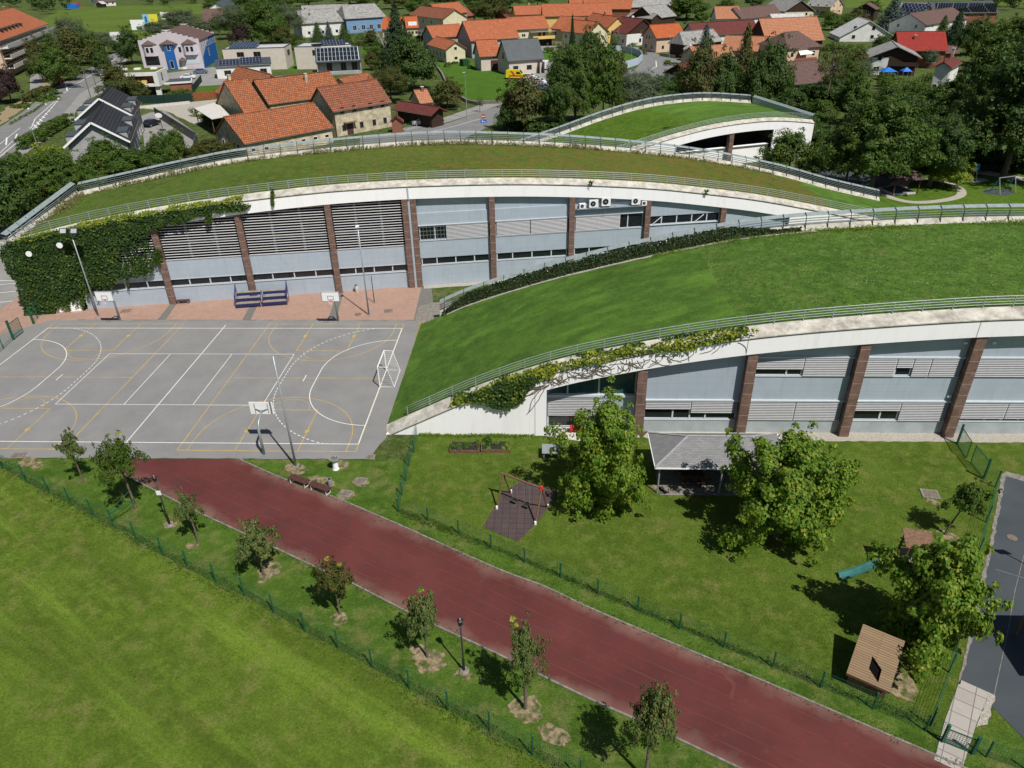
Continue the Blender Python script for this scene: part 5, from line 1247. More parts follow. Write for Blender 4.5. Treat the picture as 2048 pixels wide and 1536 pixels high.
for k in range(96):                                                    # hanging strands over louvres and windows
    x = rn.uniform(170, 335) if k < 70 else rn.uniform(112, 168); y0 = (556-(x-196)*.36 if x > 170 else 590)+rn.uniform(-18, 6); L = rn.uniform(8, 34)
    for t in range(int(L*1.6)):
        yy = y0+t/1.6; d_ = ray(x+rn.uniform(-1.2, 1.2), yy); tt = ((BO-CPOS).dot(BV)-.5)/d_.dot(BV); p = CPOS+d_*tt
        leaf(hs, p-BV*rn.uniform(0, .15), (-BV+rdir(rn)*.6).normalized(), .2, rn, .7, .8)
for (x, y0, L) in [(545, 376, 34), (415, 420, 26), (420, 424, 20), (350, 436, 14), (372, 428, 12), (395, 420, 12), (440, 416, 10), (470, 410, 9), (455, 412, 12), (1182, 360, 9), (1412, 378, 9)]:
    for t in range(int(L*4)):
        yy = y0+L*rn.random(); d_ = ray(x+rn.uniform(-4, 4)*(1-.6*(yy-y0)/L), yy); tt = ((BO-CPOS).dot(BV)-.56)/d_.dot(BV); p = CPOS+d_*tt
        leaf(hs, p-BV*rn.uniform(0, .2), (-BV+rdir(rn)*.6).normalized(), .2, rn, .7, .8)
tag(hs.build('ivy', M['ivy_mid']), 'hanging ivy strands over the louvres and windows of the middle hall', 'climbing plant')
rn = R(84); yb = MB()
for k in range(3600):                                                  # bright young growth on top of the cap
    u = rn.uniform(-32, -8.5); v = rn.uniform(-.7, .35); f = noise.noise(Vector((u*.5, 2, v)))
    if f < -.12 and v > -.3: continue
    z = BS(u)-.32+(v+.5)/1.1*.36; leaf(yb, bw(u, v-.05, z+.05+.16*rn.random()), (Vector((0, -.4, 1))+rdir(rn)*.7).normalized(), .2, rn, .8, .2)
tag(yb.build('ivy', M['ivy_bright']), 'yellow green young ivy creeping over the cap of the middle hall', 'climbing plant')
# front hall: bright ivy along the cap, with bare runners below
IVF = [(905, 800), (940, 780), (1040, 744), (1120, 722), (1240, 700), (1330, 682), (1400, 668), (1500, 652), (1515, 660), (1440, 684), (1370, 702), (1300, 704), (1262, 702), (1215, 722), (1180, 728), (1120, 742), (1100, 752), (1030, 768), (1062, 776), (1045, 800), (1020, 816), (985, 812), (950, 805), (915, 806)]
def fplane(u, z): return Vector((u, -8.82, z)), Vector((0, -1, 0))
ivy('ivy', IVF, fplane, M['ivy_bright'], 'yellow green ivy spilling over the white fascia of the near hall', 2300, .2, 86, (24, 49, 2.0, 9.4), .15)
ivy('ivy', [(930, 790), (1030, 755), (1085, 750), (1062, 776), (1045, 800), (1020, 816), (985, 812), (945, 800)], fplane, M['ivy'], 'dark green ivy clump low on the white end wall of the near hall', 2200, .2, 87, (24, 36, 1.5, 6), .25)
rn = R(88); yb = MB(); yd = MB()
for k in range(4200):
    u = rn.uniform(25.6, 47.5); v = rn.uniform(-.8, .35); f = noise.noise(Vector((u*.45, 7, v*1.4)))
    if f < .02: continue
    z = FS(u)-.32+(v+.8)/1.2*.36; leaf(yd if (v > -.25 and f < .25) else yb, Vector((u, -8+v-.02, z+.05+.2*rn.random())), (Vector((0, -.4, 1))+rdir(rn)*.7).normalized(), .19, rn, .8, .2)
tag(yb.build('ivy', M['ivy_bright']), 'bright ivy lying on the sloping cap of the near hall', 'climbing plant')
tag(yd.build('ivy', M['ivy']), 'dark ivy along the railing foot of the near hall', 'climbing plant')
rs = MB(); rn = R(89)
for k in range(90):
    u = rn.uniform(29, 46); u = 33+abs(rn.gauss(0, 5)); z = min(FS(u)-.55, FS(u)-rn.uniform(.5, 1.1)); p = Vector((u, -8.745, z)); pts = [p]; a = rn.uniform(-2.6, -.5)
    for s in range(rn.randint(4, 9)):
        a += rn.uniform(-.6, .6); p = p+Vector((cos(a), 0, sin(a)*.75))*rn.uniform(.15, .4)
        lo = FS(p.x)-1.68 if p.x > 32.8 else .3
        if p.z < lo or p.z > FS(p.x)-.5 or p.x < 27: break
        pts.append(Vector(p))
    if len(pts) > 2: rs.tube(pts, [.024]*(len(pts)-1)+[.006], 4, cap=False)
for k in range(9):
    p = Vector((32.9+rn.uniform(-.3, .3), -8.745, 4.6)); pts = [p]; a = rn.uniform(1.2, 4.6) if k else -1.5
    for s in range(9):
        a += rn.uniform(-.35, .35); p = p+Vector((cos(a), 0, sin(a)))*.35
        if p.z > FS(p.x)-.5 or p.z < .4 or (p.x > 32.8 and p.z < FS(p.x)-1.7): break
        pts.append(Vector(p))
    if len(pts) > 2: rs.tube(pts, [.035]*(len(pts)-1)+[.01], 4, cap=False)
tag(rs.build('creeper_stems', M['bark']), 'bare brown creeper stems spread over the white wall of the near hall', 'climbing plant')
# dark ivy on the inner face of the near hall's rear parapet
rn = R(90); dk = MB()
for k in range(11000):
    u = rn.uniform(22.6, 54.5) if rn.random() < .93 else rn.uniform(54, 56.5); t = rn.random()
    hgt = min(1.0, (u-22)/3.0)*(1 if u < 50 else max(.25, 1-(u-50)/6))
    v = 18.95+.46*t*hgt; z = FNp(u)+.05+1.18*t*hgt*(.9+.2*noise.noise(Vector((u*.6, 1, 1))))
    leaf(dk, Vector((u, -8+v-.17*rn.random()-.07, z+.02)), (Vector((0, -1, .35))+rdir(rn)*.7).normalized(), .2, rn, .85, .4)
tag(dk.build('ivy', M['ivy_dark']), 'dark ivy band on the inside of the rear parapet of the near hall', 'climbing plant')
gs_ = MB()
for a, c in zip(frange(23, 58, .6), frange(23, 58, .6)[1:]):
    gs_.add([(a, 10.45+.12*noise.noise(Vector((a, 0, 0))), FNp(a)+.05), (c, 10.45+.12*noise.noise(Vector((c, 0, 0))), FNp(c)+.05), (c, 10.95, FNp(c)+.07), (a, 10.95, FNp(a)+.07)], [(0, 1, 2, 3)])
gs_.build('gravel_margin', M['gravel'], FH, world=True)

# ================================================================ COURT, PATHS, PLAYGROUNDS: OBJECTS
# floodlight poles
def pole(x, y, ty, label, heads, group='tall lighting poles around the sports court', r=.085):
    g = at(x, y); h = hz(x, y, ty); T = thing('floodlight_pole', label, 'light pole', (g.x, g.y, 0), 0, group)
    b = MB(); b.tube([(0, 0, .02), (0, 0, h*.4), (0, 0, h)], [r, r*.85, r*.6], 12); b.build('pole', M['steel'], T, smooth=True)
    b = MB(); b.prism([(.2*cos(2*pi*k/12), .2*sin(2*pi*k/12)) for k in range(12)], 0, .05); b.build('base_plate', M['steel'], T)
    b = MB(); b.box(-.09, -.07, -.06, .06, .8, 1.2); 
    if heads == 2:
        c = MB(); c.box(-.75, .75, -.04, .04, h-.05, h+.05); c.build('cross_arm', M['black'], T)
        for sx in (-.55, .55):
            c = MB(); Mx = Matrix.Translation((sx, -.2, h+.05)) @ Matrix.Rotation(radians(-35), 4, 'X'); c.box(-.38, .38, -.08, .12, -.3, .3, 0, Mx)
            o = c.build('floodlight', M['black'], T); c = MB(); c.box(-.3, .3, -.095, -.082, -.22, .22, 0, Mx); c.build('lamp_glass', M['panel_base'], o)
    elif heads == 1:
        c = MB(); c.box(-.14, .14, -.35, .1, h-.02, h+.1); c.build('lamp_head', M['white'], T)
    return T
pole(197, 632, 462, 'tall grey pole with twin square floodlights in front of the ivy covered wall', 2)
pole(738, 630, 453, 'tall grey pole with a small white lamp behind the far right basketball hoop', 1)
pole(592, 933, 712, 'tall plain grey pole at the near edge of the court beside the benches', 0)
g = at(749, 606); T = thing('bollard_post', 'thin black post on the pink paving right of the floodlight pole', 'post', (g.x, g.y, .02))
b = MB(); b.tube([(0, 0, 0), (0, 0, 3.1)], [.05, .035], 8); b.build('post', M['black'], T); b = MB(); b.box(-.15, .15, -.15, .15, 0, .06); b.build('foot', M['steel'], T)
# basketball hoops
def hoop(x, y, face, label, back=False):
    T = thing('basketball_hoop', label, 'basketball hoop', (x, y, .03), 0 if face < 0 else pi, 'basketball hoops of the sports court')
    b = MB(); b.tube([(0, 0, 0), (0, 0, 2.2), (0, -.25, 2.75), (0, -1.25, 3.25)], [.11, .10, .09, .07], 10); b.build('pole', M['steel'], T, smooth=True)
    b = MB(); b.box(-.2, .2, -.2, .2, 0, .05); b.build('base_plate', M['steel'], T)
    b = MB(); b.box(-.9, .9, -1.36, -1.31, 2.85, 3.9); bd = b.build('backboard', M['white'], T)
    fr_ = MB(); v = -1.366
    for (a, c, d, e) in ((-.9, .9, 2.85, 2.89), (-.9, .9, 3.86, 3.9), (-.9, -.86, 2.85, 3.9), (.86, .9, 2.85, 3.9), (-.3, .3, 3.42, 3.46), (-.3, -.26, 3.05, 3.46), (.26, .3, 3.05, 3.46), (-.3, .3, 3.03, 3.07)):
        fr_.box(a, c, v, v+.004, d, e)
    fr_.build('board_lines', M['black'], bd)
    b = MB(); b.bar((-.5, -1.29, 2.95), (-.5, -1.29, 3.8), .04); b.bar((.5, -1.29, 2.95), (.5, -1.29, 3.8), .04); b.bar((-.5, -1.28, 3.35), (0, -1.2, 3.2), .04); b.bar((.5, -1.28, 3.35), (0, -1.2, 3.2), .04); b.build('brace', M['steel'], T)
    b = MB(); pts = [(.225*cos(2*pi*k/20), -1.62+.225*sin(2*pi*k/20), 3.05) for k in range(21)]; b.tube(pts, .014, 6); b.box(-.06, .06, -1.41, -1.36, 3.0, 3.08); rm = b.build('rim', M['red'], T)
    b = MB()
    for k in range(12):
        t = 2*pi*k/12; b.tube([(.225*cos(t), -1.62+.225*sin(t), 3.04), (.15*cos(t+.3), -1.62+.15*sin(t+.3), 2.8), (.12*cos(t), -1.62+.12*sin(t), 2.62)], .005, 3)
    b.build('net', M['white'], rm)
hoop(-11.63, 11.8, -1, 'white basketball board facing the viewer, the left one near the ivy wall')
hoop(11.52, 11.67, -1, 'white basketball board facing the viewer, right one at the far side beside the floodlight pole')
hoop(11.52, -11.6, 1, 'basketball board seen from behind at the near edge of the court')
# goal
T = thing('handball_goal', 'white framed handball goal on the right end of the court', 'goal', (18.45, 0, .03), 0)
b = MB(); w = .04
for y in (-1.5, 1.5): b.box(-w, w, y-w, y+w, 0, 2.05)
b.box(-w, w, -1.5, 1.5, 2.0, 2.08); b.build('goal_frame', M['white'], T)
b = MB()
for y in (-1.5, 1.5): b.tube([(0, y, 2.03), (.75, y, 2.0), (1.25, y, .02), (0, y, .03)], .025, 6)
b.tube([(1.25, -1.5, .03), (1.25, 1.5, .03)], .025, 6); b.build('net_support', M['white'], T)
b = MB()
def gp(s, t):  # back of net
    return (.75+.5*(1-t), s, .03+1.97*t)
for k in range(0, 19): s = -1.5+3*k/18; b.tube([gp(s, 0), gp(s, 1), (0, s, 2.03)], .004, 3, cap=False)
for k in range(0, 13): t = k/12; b.tube([gp(-1.5, t), gp(1.5, t)], .004, 3, cap=False)
for y in (-1.5, 1.5):
    for k in range(1, 10): t = k/10; b.tube([(0, y, 2*t), (.75+.5*(1-t), y, 2*t)], .004, 3, cap=False)
b.build('net', M['white'], T)
# bleachers
def bleacher(u, label, side):
    T = thing('bleacher', label, 'bleachers', tuple(bw(u, -2.5, .02)), radians(9.9), 'blue bleachers along the hall wall')
    for k in range(3):
        b = MB(); b.box(-1.25, 1.25, -.25+k*.62, .22+k*.62, .42+k*.38, .47+k*.38); b.build('seat', M['oldwood'], T)
        b = MB(); b.box(-1.27, 1.27, -.29+k*.62, -.25+k*.62, .16+k*.38, .47+k*.38); b.build('riser', M['navy'], T)
    for s in (-1.27, 1.27):
        b = MB(); b.bar((s, -.27, 0), (s, -.27, .45), .05); b.bar((s, 1.45, 0), (s, 1.45, 1.2), .05); b.bar((s, -.27, .42), (s, 1.45, 1.2), .05); b.bar((s, .5, 0), (s, .5, .8), .05); b.bar((s, -.27, .05), (s, 1.45, .05), .05); b.build('side_frame', M['navy'], T)
    b = MB(); s = side*1.3
    for (y0, z0, y1, z1) in ((0, .5, 0, 1.3), (1.4, 1.2, 1.4, 2.2), (0, 1.3, 1.4, 2.2), (0, .9, 1.4, 1.75)): b.bar((s, y0, z0), (s, y1, z1), .05)
    for k in range(1, 7): b.bar((s, k*.2, .62+k*.11), (s, k*.2, 1.3+k*.128), .02)
    b.build('handrail', M['navy'], T)
bleacher(-9.6, 'blue framed bleacher with worn boards, left section, against the pillar', -1)
bleacher(-6.8, 'blue framed bleacher with worn boards, right section with its handrail on the right', 1)
# small bench and bin by the wall
g = at(368, 607); T = thing('low_bench', 'small wooden bench on the pink paving between the left hoop and the bleachers', 'bench', (g.x, g.y, .02), radians(8))
b = MB(); b.box(-.7, .7, -.18, .18, .36, .42); b.build('seat', M['darkwood'], T)
for s in (-.5, .5): b = MB(); b.box(s-.05, s+.05, -.15, .15, 0, .36); b.build('leg', M['kerb'], T)
def bin_(x, y, label, m='concrete', r=.24, h=.8):
    g = at(x, y); T = thing('litter_bin', label, 'litter bin', (g.x, g.y, .02))
    b = MB(); b.tube([(0, 0, 0), (0, 0, h*.5), (0, 0, h)], [r*.8, r, r*.9], 14); b.build('body', M[m], T, smooth=False)
    b = MB(); b.tube([(0, 0, h), (0, 0, h+.02)], [r*.7, r*.7], 14); b.build('opening', M['black'], T)
    b = MB(); b.tube([(r*.95*cos(2*pi*k/14), r*.95*sin(2*pi*k/14), h) for k in range(15)], .025, 5); b.build('ring', M['steel'], T)
bin_(714, 584, 'grey litter bin against the hall wall left of the black post'); bin_(661, 972, 'small steel litter bin beside the right brown bench', 'steel', .16, .6)
# benches by the track
def bench(x0, y0, x1, y1, label):
    a, c = at(x0, y0), at(x1, y1); mid = (a+c)/2; L = (c-a).length; T = thing('bench', label, 'bench', (mid.x, mid.y, .02), atan2(c.y-a.y, c.x-a.x), 'brown slatted benches beside the track')
    s = MB()
    for k in range(5): s.box(-L/2, L/2, -.26+k*.11, -.17+k*.11, .43, .47)
    s.build('seat', M['darkwood'], T)
    for sx in (-L/2+.18, L/2-.18):
        b = MB(); b.bar((sx, -.22, 0), (sx, -.2, .43), .06); b.bar((sx, .22, 0), (sx, .2, .43), .06); b.bar((sx, -.24, .40), (sx, .24, .40), .06); b.bar((sx, -.22, .04), (sx, .22, .04), .05); b.build('leg', M['concrete'], T)
bench(582, 962, 618, 975, 'brown slatted bench beside the track, left one near the tall plain pole')
bench(623, 976, 661, 990, 'brown slatted bench beside the track, right one next to the steel bin')
# drinking fountain
g = at(672, 938); T = thing('drinking_fountain', 'white drinking fountain with a round metal basin in the sandy spot by the court', 'drinking fountain', (g.x, g.y, .02))
b = MB(); b.tube([(0, 0, 0), (0, 0, .1), (0, 0, .8), (0, 0, .88)], [.26, .22, .17, .2], 16); b.build('pedestal', M['white'], T)
b = MB(); b.tube([(0, 0, .88), (0, 0, .97)], [.36, .38], 18); bs_ = b.build('basin', M['steel'], T); b = MB(); b.tube([(0, 0, .971), (0, 0, .975)], [.28, .28], 16); b.build('basin_bowl', M['cover'], bs_)
b = MB(); b.tube([(.1, .1, .95), (.1, .1, 1.08), (.02, .02, 1.1)], .015, 6); b.build('spout', M['frame'], bs_)
# street lamps
def lamp(x, y, ty, label, sign=False):
    g = at(x, y); h = hz(x, y, ty); T = thing('lamp_post', label, 'lamp post', (g.x, g.y, 0), 0, 'black lamp posts beside the running track')
    b = MB(); b.tube([(0, 0, 0), (0, 0, .9), (0, 0, .95), (0, 0, h-.5)], [.075, .07, .045, .04], 10); b.build('post', M['black'], T, smooth=True)
    b = MB(); b.tube([(0, 0, 0), (0, 0, .12)], [.3, .22], 10); b.build('footing', M['kerb'], T)
    b = MB(); b.tube([(0, 0, h-.5), (0, 0, h-.42), (0, 0, h-.4), (0, 0, h-.12), (0, 0, h-.1), (0, 0, h)], [.04, .12, .10, .15, .17, .04], 10); b.build('lamp_head', M['black'], T)
    b = MB(); b.tube([(0, 0, h), (0, 0, h+.05)], [.03, .02], 8); b.build('finial', M['frame'], T)
    if sign: b = MB(); b.box(-.16, .16, -.09, -.07, h-1.5, h-1.15); b.build('small_sign', M['white'], T)
lamp(340, 1050, 952, 'black lamp post with a small white sign near the start of the track', True)
lamp(928, 1342, 1238, 'black lamp post standing between two young trees in the middle of the verge')
# ---- mesh fences
def fence(pts, h, label, name='mesh_fence', spacing=2.5, post='fgreen', pr=.035, posts=None, dens=.12, wires=7):
    """green welded mesh fence through ground points"""
    pr *= 1.3; T = thing(name, label, 'fence', tuple(pts[0]))
    P = posts or []
    if not posts:
        for a, c in zip(pts, pts[1:]):
            n = max(1, round((c-a).length/spacing))
            P += [a+(c-a)*k/n for k in range(n)]
        P.append(pts[-1])
    wm_ = MB()
    for a, c in zip(P, P[1:]):
        d = (c-a); L = d.length; d.normalize(); n = int(L/dens); nn = Vector((-d.y, d.x, 0))
        for k in range(n):
            q = a+d*(dens*(k+.5)); r = .0048; wm_.add([q+d*r, q-d*r, q+nn*r, q+d*r+Vector((0, 0, h-.05)), q-d*r+Vector((0, 0, h-.05)), q+nn*r+Vector((0, 0, h-.05))], [(0, 1, 4, 3), (1, 2, 5, 4), (2, 0, 3, 5)])
        for k in range(wires):
            z = .08+(h-.16)*k/(wires-1); wm_.bar(a+Vector((0, 0, z)), c+Vector((0, 0, z)), .008, .016 if k in (0, wires-1) else .008)
    wm_.build('mesh', M['fwire'], T, world=True)
    pm_ = MB(); pm_.tube([(0, 0, -.05), (0, 0, h)], pr, 8); pm_.tube([(0, 0, h), (0, 0, h+.02)], [pr*1.15, pr*.6], 8)
    p0 = pm_.build('post', M[post], T, smooth=False)
    for k, q in enumerate(P):
        o = p0 if k == 0 else p0.copy()
        if k: COL.objects.link(o)
        o.location = q-T.location
    return T
fp = A((-60, 897), (5, 937), (53, 965), (99, 988), (142, 1010), (187, 1034), (228, 1055), (273, 1080), (327, 1112), (377, 1138), (432, 1165), (489, 1192), (548, 1226), (610, 1263), (677, 1298), (745, 1336), (819, 1378), (896, 1422), (979, 1462), (1065, 1512), (1160, 1560))
fence(fp, 1.6, 'long green mesh fence between the mown field and the row of young trees', posts=fp)
kp = A((835, 868), (828, 905), (818, 932), (812, 962), (804, 990), (797, 1024), (856, 1042), (917, 1068), (982, 1097), (1049, 1125), (1121, 1155), (1195, 1188), (1275, 1222), (1359, 1258), (1447, 1295), (1545, 1335), (1641, 1375), (1745, 1418), (1850, 1462))
fence(kp, 1.25, 'green mesh fence enclosing the kindergarten garden along the far side of the track', posts=kp)
sp = A((1990, 975), (1972, 1045), (1955, 1110), (1930, 1185), (1915, 1265), (1898, 1345), (1860, 1452))
fence(sp[:1]+sp[1:], 1.45, 'green mesh side fence beside the dark rubber surface', posts=sp)
def gate_panel(a, c, h, label, bars=0, leafn='gate'):
    T = thing(leafn, label, 'gate', tuple(a)); d = c-a; b = MB()
    U = Vector((0, 0, 1))
    b.bar(a+U*.1, a+U*h, .05); b.bar(c+U*.1, c+U*h, .05); b.bar(a+U*.1, c+U*.1, .05); b.bar(a+U*h, c+U*h, .05)
    b.build('gate_frame', M['fgreen'], T, world=True)
    b = MB(); n = int(d.length/(.11 if not bars else .16))
    for k in range(1, n): q = a+d*(k/n); b.bar(q+U*.1, q+U*h, .012 if not bars else .03)
    if not bars:
        for k in range(1, 7): z = .1+(h-.1)*k/7; b.bar(a+U*z, c+U*z, .012)
    b.build('infill', M['fwire' if not bars else 'fgreen'], T, world=True); return T
def gpost(p, h, label, r=.06): 
    b = MB(); b.box(-r, r, -r, r, 0, h).box(-r-.01, r+.01, -r-.01, r+.01, h, h+.03); o = b.build('gate_post', M['fgreen']); o.location = p; tag(o, label, 'post'); return o
q0, q1, q2, q3 = A((1914, 888), (1932, 918), (1941, 925), (1967, 958))
gate_panel(q0, q1, 1.5, 'green mesh gate panel next to the brown pillar of the near hall, left leaf'); gate_panel(q2, q3, 1.5, 'green mesh gate panel next to the side fence corner, right leaf')
gpost(q0, 1.75, 'green square post nearest the brown pillar'); gpost(q3, 1.75, 'green square post where the garden gate meets the side fence')
fence(A((1893, 872), (1914, 888)), 1.45, 'short piece of mesh fence between the brown pillar and the green gate', spacing=1.5)
fence([q3]+sp[:1], 1.45, 'short piece of mesh fence right of the green garden gate', spacing=1.5)
a, c = A((1884, 1484), (1944, 1508)); gate_panel(a, c, 1.0, 'low green gate across the slab path at the bottom right'); gpost(a, 1.25, 'post at the left end of the low green gate'); gpost(c, 1.25, 'post at the right end of the low green gate')
fence([sp[-1], a], 1.2, 'short mesh fence between the side fence and the low green gate', spacing=1.5)
fence(A((1944, 1508), (1972, 1514), (2060, 1545)), 1.2, 'short mesh fence at the bottom right corner', spacing=2)
# left court gate
ga, gb_, gc = A((28, 680), (46, 662), (68, 648)); gpost(ga, 2.1, 'tall green gate post at the left edge of the court', .09); gpost(gc, 1.9, 'tall green gate post near the ivy wall corner', .09)
gate_panel(ga, at(47, 665), 1.7, 'open green barred gate at the left corner of the court', 1)
fence(A((68, 648), (84, 628)), 1.9, 'short green fence between the gate post and the ivy wall', spacing=1.5)
fence(A((28, 680), (-60, 760)), 1.6, 'green fence at the left edge of the court by the gate', spacing=2)
# ribbons tying the bushy young tree to the fence
b = MB(); p0 = at(228, 1055); t0 = at(272, 1018)
for z0, z1, dx in ((1.3, 1.6, 0), (1.2, .9, .12), (1.15, .75, .2)): b.tube([tuple(p0+Vector((0, 0, z0))), tuple(t0+Vector((dx, 0, z1)))], .022, 5)
tag(b.build('tie_ropes', M['fgreen']), 'green ropes tying the bushiest young tree to the long fence', 'rope')
# raised beds
def bed(x, y, label, seed):
    g = at(x, y); T = thing('raised_bed', label, 'planter', (g.x, g.y, .01), radians(-1), 'raised vegetable beds')
    b = MB()
    b.box(-1.1, 1.1, -.6, -.55, 0, .3).box(-1.1, 1.1, .55, .6, 0, .3).box(-1.1, -1.05, -.55, .55, 0, .3).box(1.05, 1.1, -.55, .55, 0, .3); b.build('box', M['brownwood'], T)
    b = MB(); b.box(-1.05, 1.05, -.55, .55, .02, .24); b.build('soil', M['interior'], T)
    b = MB(); rn = R(seed)
    for k in range(14): c = Vector((rn.uniform(-1, 1), rn.uniform(-.5, .6), .35)); clump(b, c, .2, 55, .13, rn, Vector((c.x, c.y, -1)))
    b.build('plants', M['leaf_mid' if seed % 2 else 'leaf_bright'], T)
bed(930, 898, 'left raised vegetable bed in front of the white end wall', 3); bed(992, 897, 'right raised vegetable bed in front of the white end wall', 4)
b = MB(); rn = R(7); g = at(975, 890)
for k in range(16): c = Vector((rn.uniform(-.3, .3), rn.uniform(-.2, .2), rn.uniform(.2, .9))); clump(b, c, .22, 26, .2, rn, Vector((0, 0, -1)))
o = b.build('garden_shrub', M['leaf_mid']); o.location = g; tag(o, 'shrub growing between the two raised beds', 'shrub')
# swing
sw0, sw1 = at(1010, 985), at(1086, 1010)
sa_, sb_, sc_, sd_ = at(994, 1018), at(1022, 986), at(1071, 1049), at(1095, 1015)
struct(sheet('rubber_mat', A((1005, 985), (1048, 960), (1118, 985), (1075, 1045), (1036, 1084), (966, 1055)), .035, M['rubbermat']))
T = thing('swing', 'wooden A frame swing with two black seats on the brown rubber mat', 'swing', tuple((sa_+sd_)/2))
hS = 2.35; mA, mB = (sa_+sb_)/2+Vector((0, 0, hS)), (sc_+sd_)/2+Vector((0, 0, hS))
b = MB(); b.tube([mA-(mB-mA).normalized()*.2, mB+(mB-mA).normalized()*.2], .07, 8); b.build('beam', M['brownwood'], T, world=True)
for l_, t_ in ((sa_, mA), (sb_, mA), (sc_, mB), (sd_, mB)):
    b = MB(); b.tube([l_, t_], .06, 8); lo_ = b.build('leg', M['brownwood'], T, world=True); b = MB(); b.box(-.07, .07, -.07, .07, 0, .25); o = b.build('metal_shoe', M['white'], lo_); o.location = l_-T.location
for f in (.3, .62):
    p = mA.lerp(mB, f); dd = (mB-mA).normalized(); b = MB()
    b.bar(p+dd*-.22+Vector((0, 0, -1.85)), p+dd*.22+Vector((0, 0, -1.85)), .2, .05); s_ = b.build('seat', M['black'], T, world=True)
    b = MB(); b.tube([p+dd*-.22, p+dd*-.2+Vector((0, 0, -1.85))], .01, 4).tube([p+dd*.22, p+dd*.2+Vector((0, 0, -1.85))], .01, 4); b.build('chain', M['steel'], s_, world=True)
b = MB(); b.box(-.09, .09, -.09, .09, -.12, .14); o = b.build('red_cap', M['red'], T); o.location = mB-T.location
# shelter with hipped grey roof
M['concrete_grey'] = plain('pale_grey_ridge', (.30, .30, .30), .9, .2)
hE = 2.45
c0 = at(1309, 977); c0.z = 0
eA, eB = at(1311, 935, hE), at(1299, 865, hE); eC = at(1555, 862, hE)
rw_ = 9.2; y0_, y1_ = eA.y, eB.y; x0_ = eA.x; x1_ = x0_+rw_
T = thing('garden_shelter', 'open garden shelter with a grey hipped shingle roof on steel posts', 'shelter', (x0_, y0_, 0))
D_ = y1_-y0_; rh = 1.15; hp = D_/2
b = MB(); b.add([(0, 0, hE), (rw_, 0, hE), (rw_, D_, hE), (0, D_, hE), (hp*1.15, D_/2, hE+rh), (rw_-hp*1.15, D_/2, hE+rh)], [(0, 1, 5, 4), (1, 2, 5), (2, 3, 4, 5), (3, 0, 4)]); rf = b.build('roof', M['shingle'], T)
b = MB()
for a, c in (((0, 0, hE), (hp*1.15, D_/2, hE+rh)), ((0, D_, hE), (hp*1.15, D_/2, hE+rh)), ((hp*1.15, D_/2, hE+rh), (rw_-hp*1.15, D_/2, hE+rh)), ((rw_, 0, hE), (rw_-hp*1.15, D_/2, hE+rh)), ((rw_, D_, hE), (rw_-hp*1.15, D_/2, hE+rh))): b.bar(Vector(a)+Vector((0, 0, .03)), Vector(c)+Vector((0, 0, .03)), .16, .03)
b.build('ridge_tiles', M['concrete_grey'], rf)
b = MB()
for a, c in (((0, 0), (rw_, 0)), ((rw_, 0), (rw_, D_)), ((rw_, D_), (0, D_)), ((0, D_), (0, 0))): b.bar((a[0], a[1], hE-.06), (c[0], c[1], hE-.06), .1, .1)
b.build('gutter', M['white'], T)
for (u, v) in ((.35, .3), (4.6, .3), (8.8, .3), (.35, D_-.3), (4.6, D_-.3), (8.8, D_-.3)):
    b = MB(); b.tube([(u, v, 0), (u, v, hE-.05)], .06, 8); b.build('post', M['steel'], T)
    
b = MB(); b.box(.6, rw_-.3, D_-.5, D_-.42, 0, 2.35); b.build('back_wall', M['brownwood'], T)
struct(sheet('shelter_floor', [(x0_+.5, y0_+.05), (x0_+rw_-.3, y0_+.05), (x0_+rw_-.3, y1_-.3), (x0_+.5, y1_-.3)], .04, M['kerb']))
def table(x, y, label, w=1.6):
    T = thing('picnic_table', label, 'table', (x, y, .045)); b = MB(); b.box(-w/2, w/2, -.35, .35, .68, .73); b.build('table_top', M['darkwood'], T)
    for s in (-w/2+.2, w/2-.2): b = MB(); b.box(s-.04, s+.04, -.3, .3, 0, .68); b.build('leg', M['darkwood'], T)
    for s in (-.65, .65): b = MB(); b.box(-w/2, w/2, s-.13, s+.13, .4, .44).box(-w/2+.2, -w/2+.26, s-.1, s+.1, 0, .4).box(w/2-.26, w/2-.2, s-.1, s+.1, 0, .4); b.build('bench', M['darkwood'], T)
table(x0_+2.9, y0_+1.6, 'dark wooden table with benches under the left part of the grey shelter roof')
M['hole_shade'] = plain('hole_shade_black', (.006, .005, .005), .95, .02)  # near-black colour standing in for the shade inside the play house
# play house (wooden deck roof) and slide tower
h0, h1, h2, h3 = at(1722, 1265, 1.25), at(1806, 1297, 1.35), at(1778, 1385, .95), at(1697, 1350, .85)
T = thing('play_house', 'low wooden play house with a boarded sloping roof and a dark diamond opening', 'play house', ((h0.x+h2.x)/2, (h0.y+h2.y)/2, 0), atan2(h1.y-h0.y, h1.x-h0.x))
Mi = (Matrix.Translation(T.location) @ T.rotation_euler.to_matrix().to_4x4()).inverted()
l0, l1, l2, l3 = [Mi @ p for p in (h0, h1, h2, h3)]
wx = (l1-l0).length/2; wy = (l0-l3).length/2; cx_, cy_ = (l0.x+l2.x)/2, (l0.y+l2.y)/2; zf_, zb_ = 1.0, 1.9
def rp(u, v): return (cx_+u*wx, cy_+v*wy, zf_+(zb_-zf_)*(v+1)/2)
dm = [(-.16, -.02), (.40, -.36), (.42, -.86), (-.14, -.52)]
ol = [(-1, -1), (1, -1), (1, 1), (-1, 1)]; allq = ol+dm; tri = tessellate_polygon([[Vector((q[0], q[1], 0)) for q in ol], [Vector((q[0], q[1], 0)) for q in dm]])
b = MB(); topv = [rp(*q) for q in allq]; botv = [(x, y, z-.07) for x, y, z in topv]; fs = []
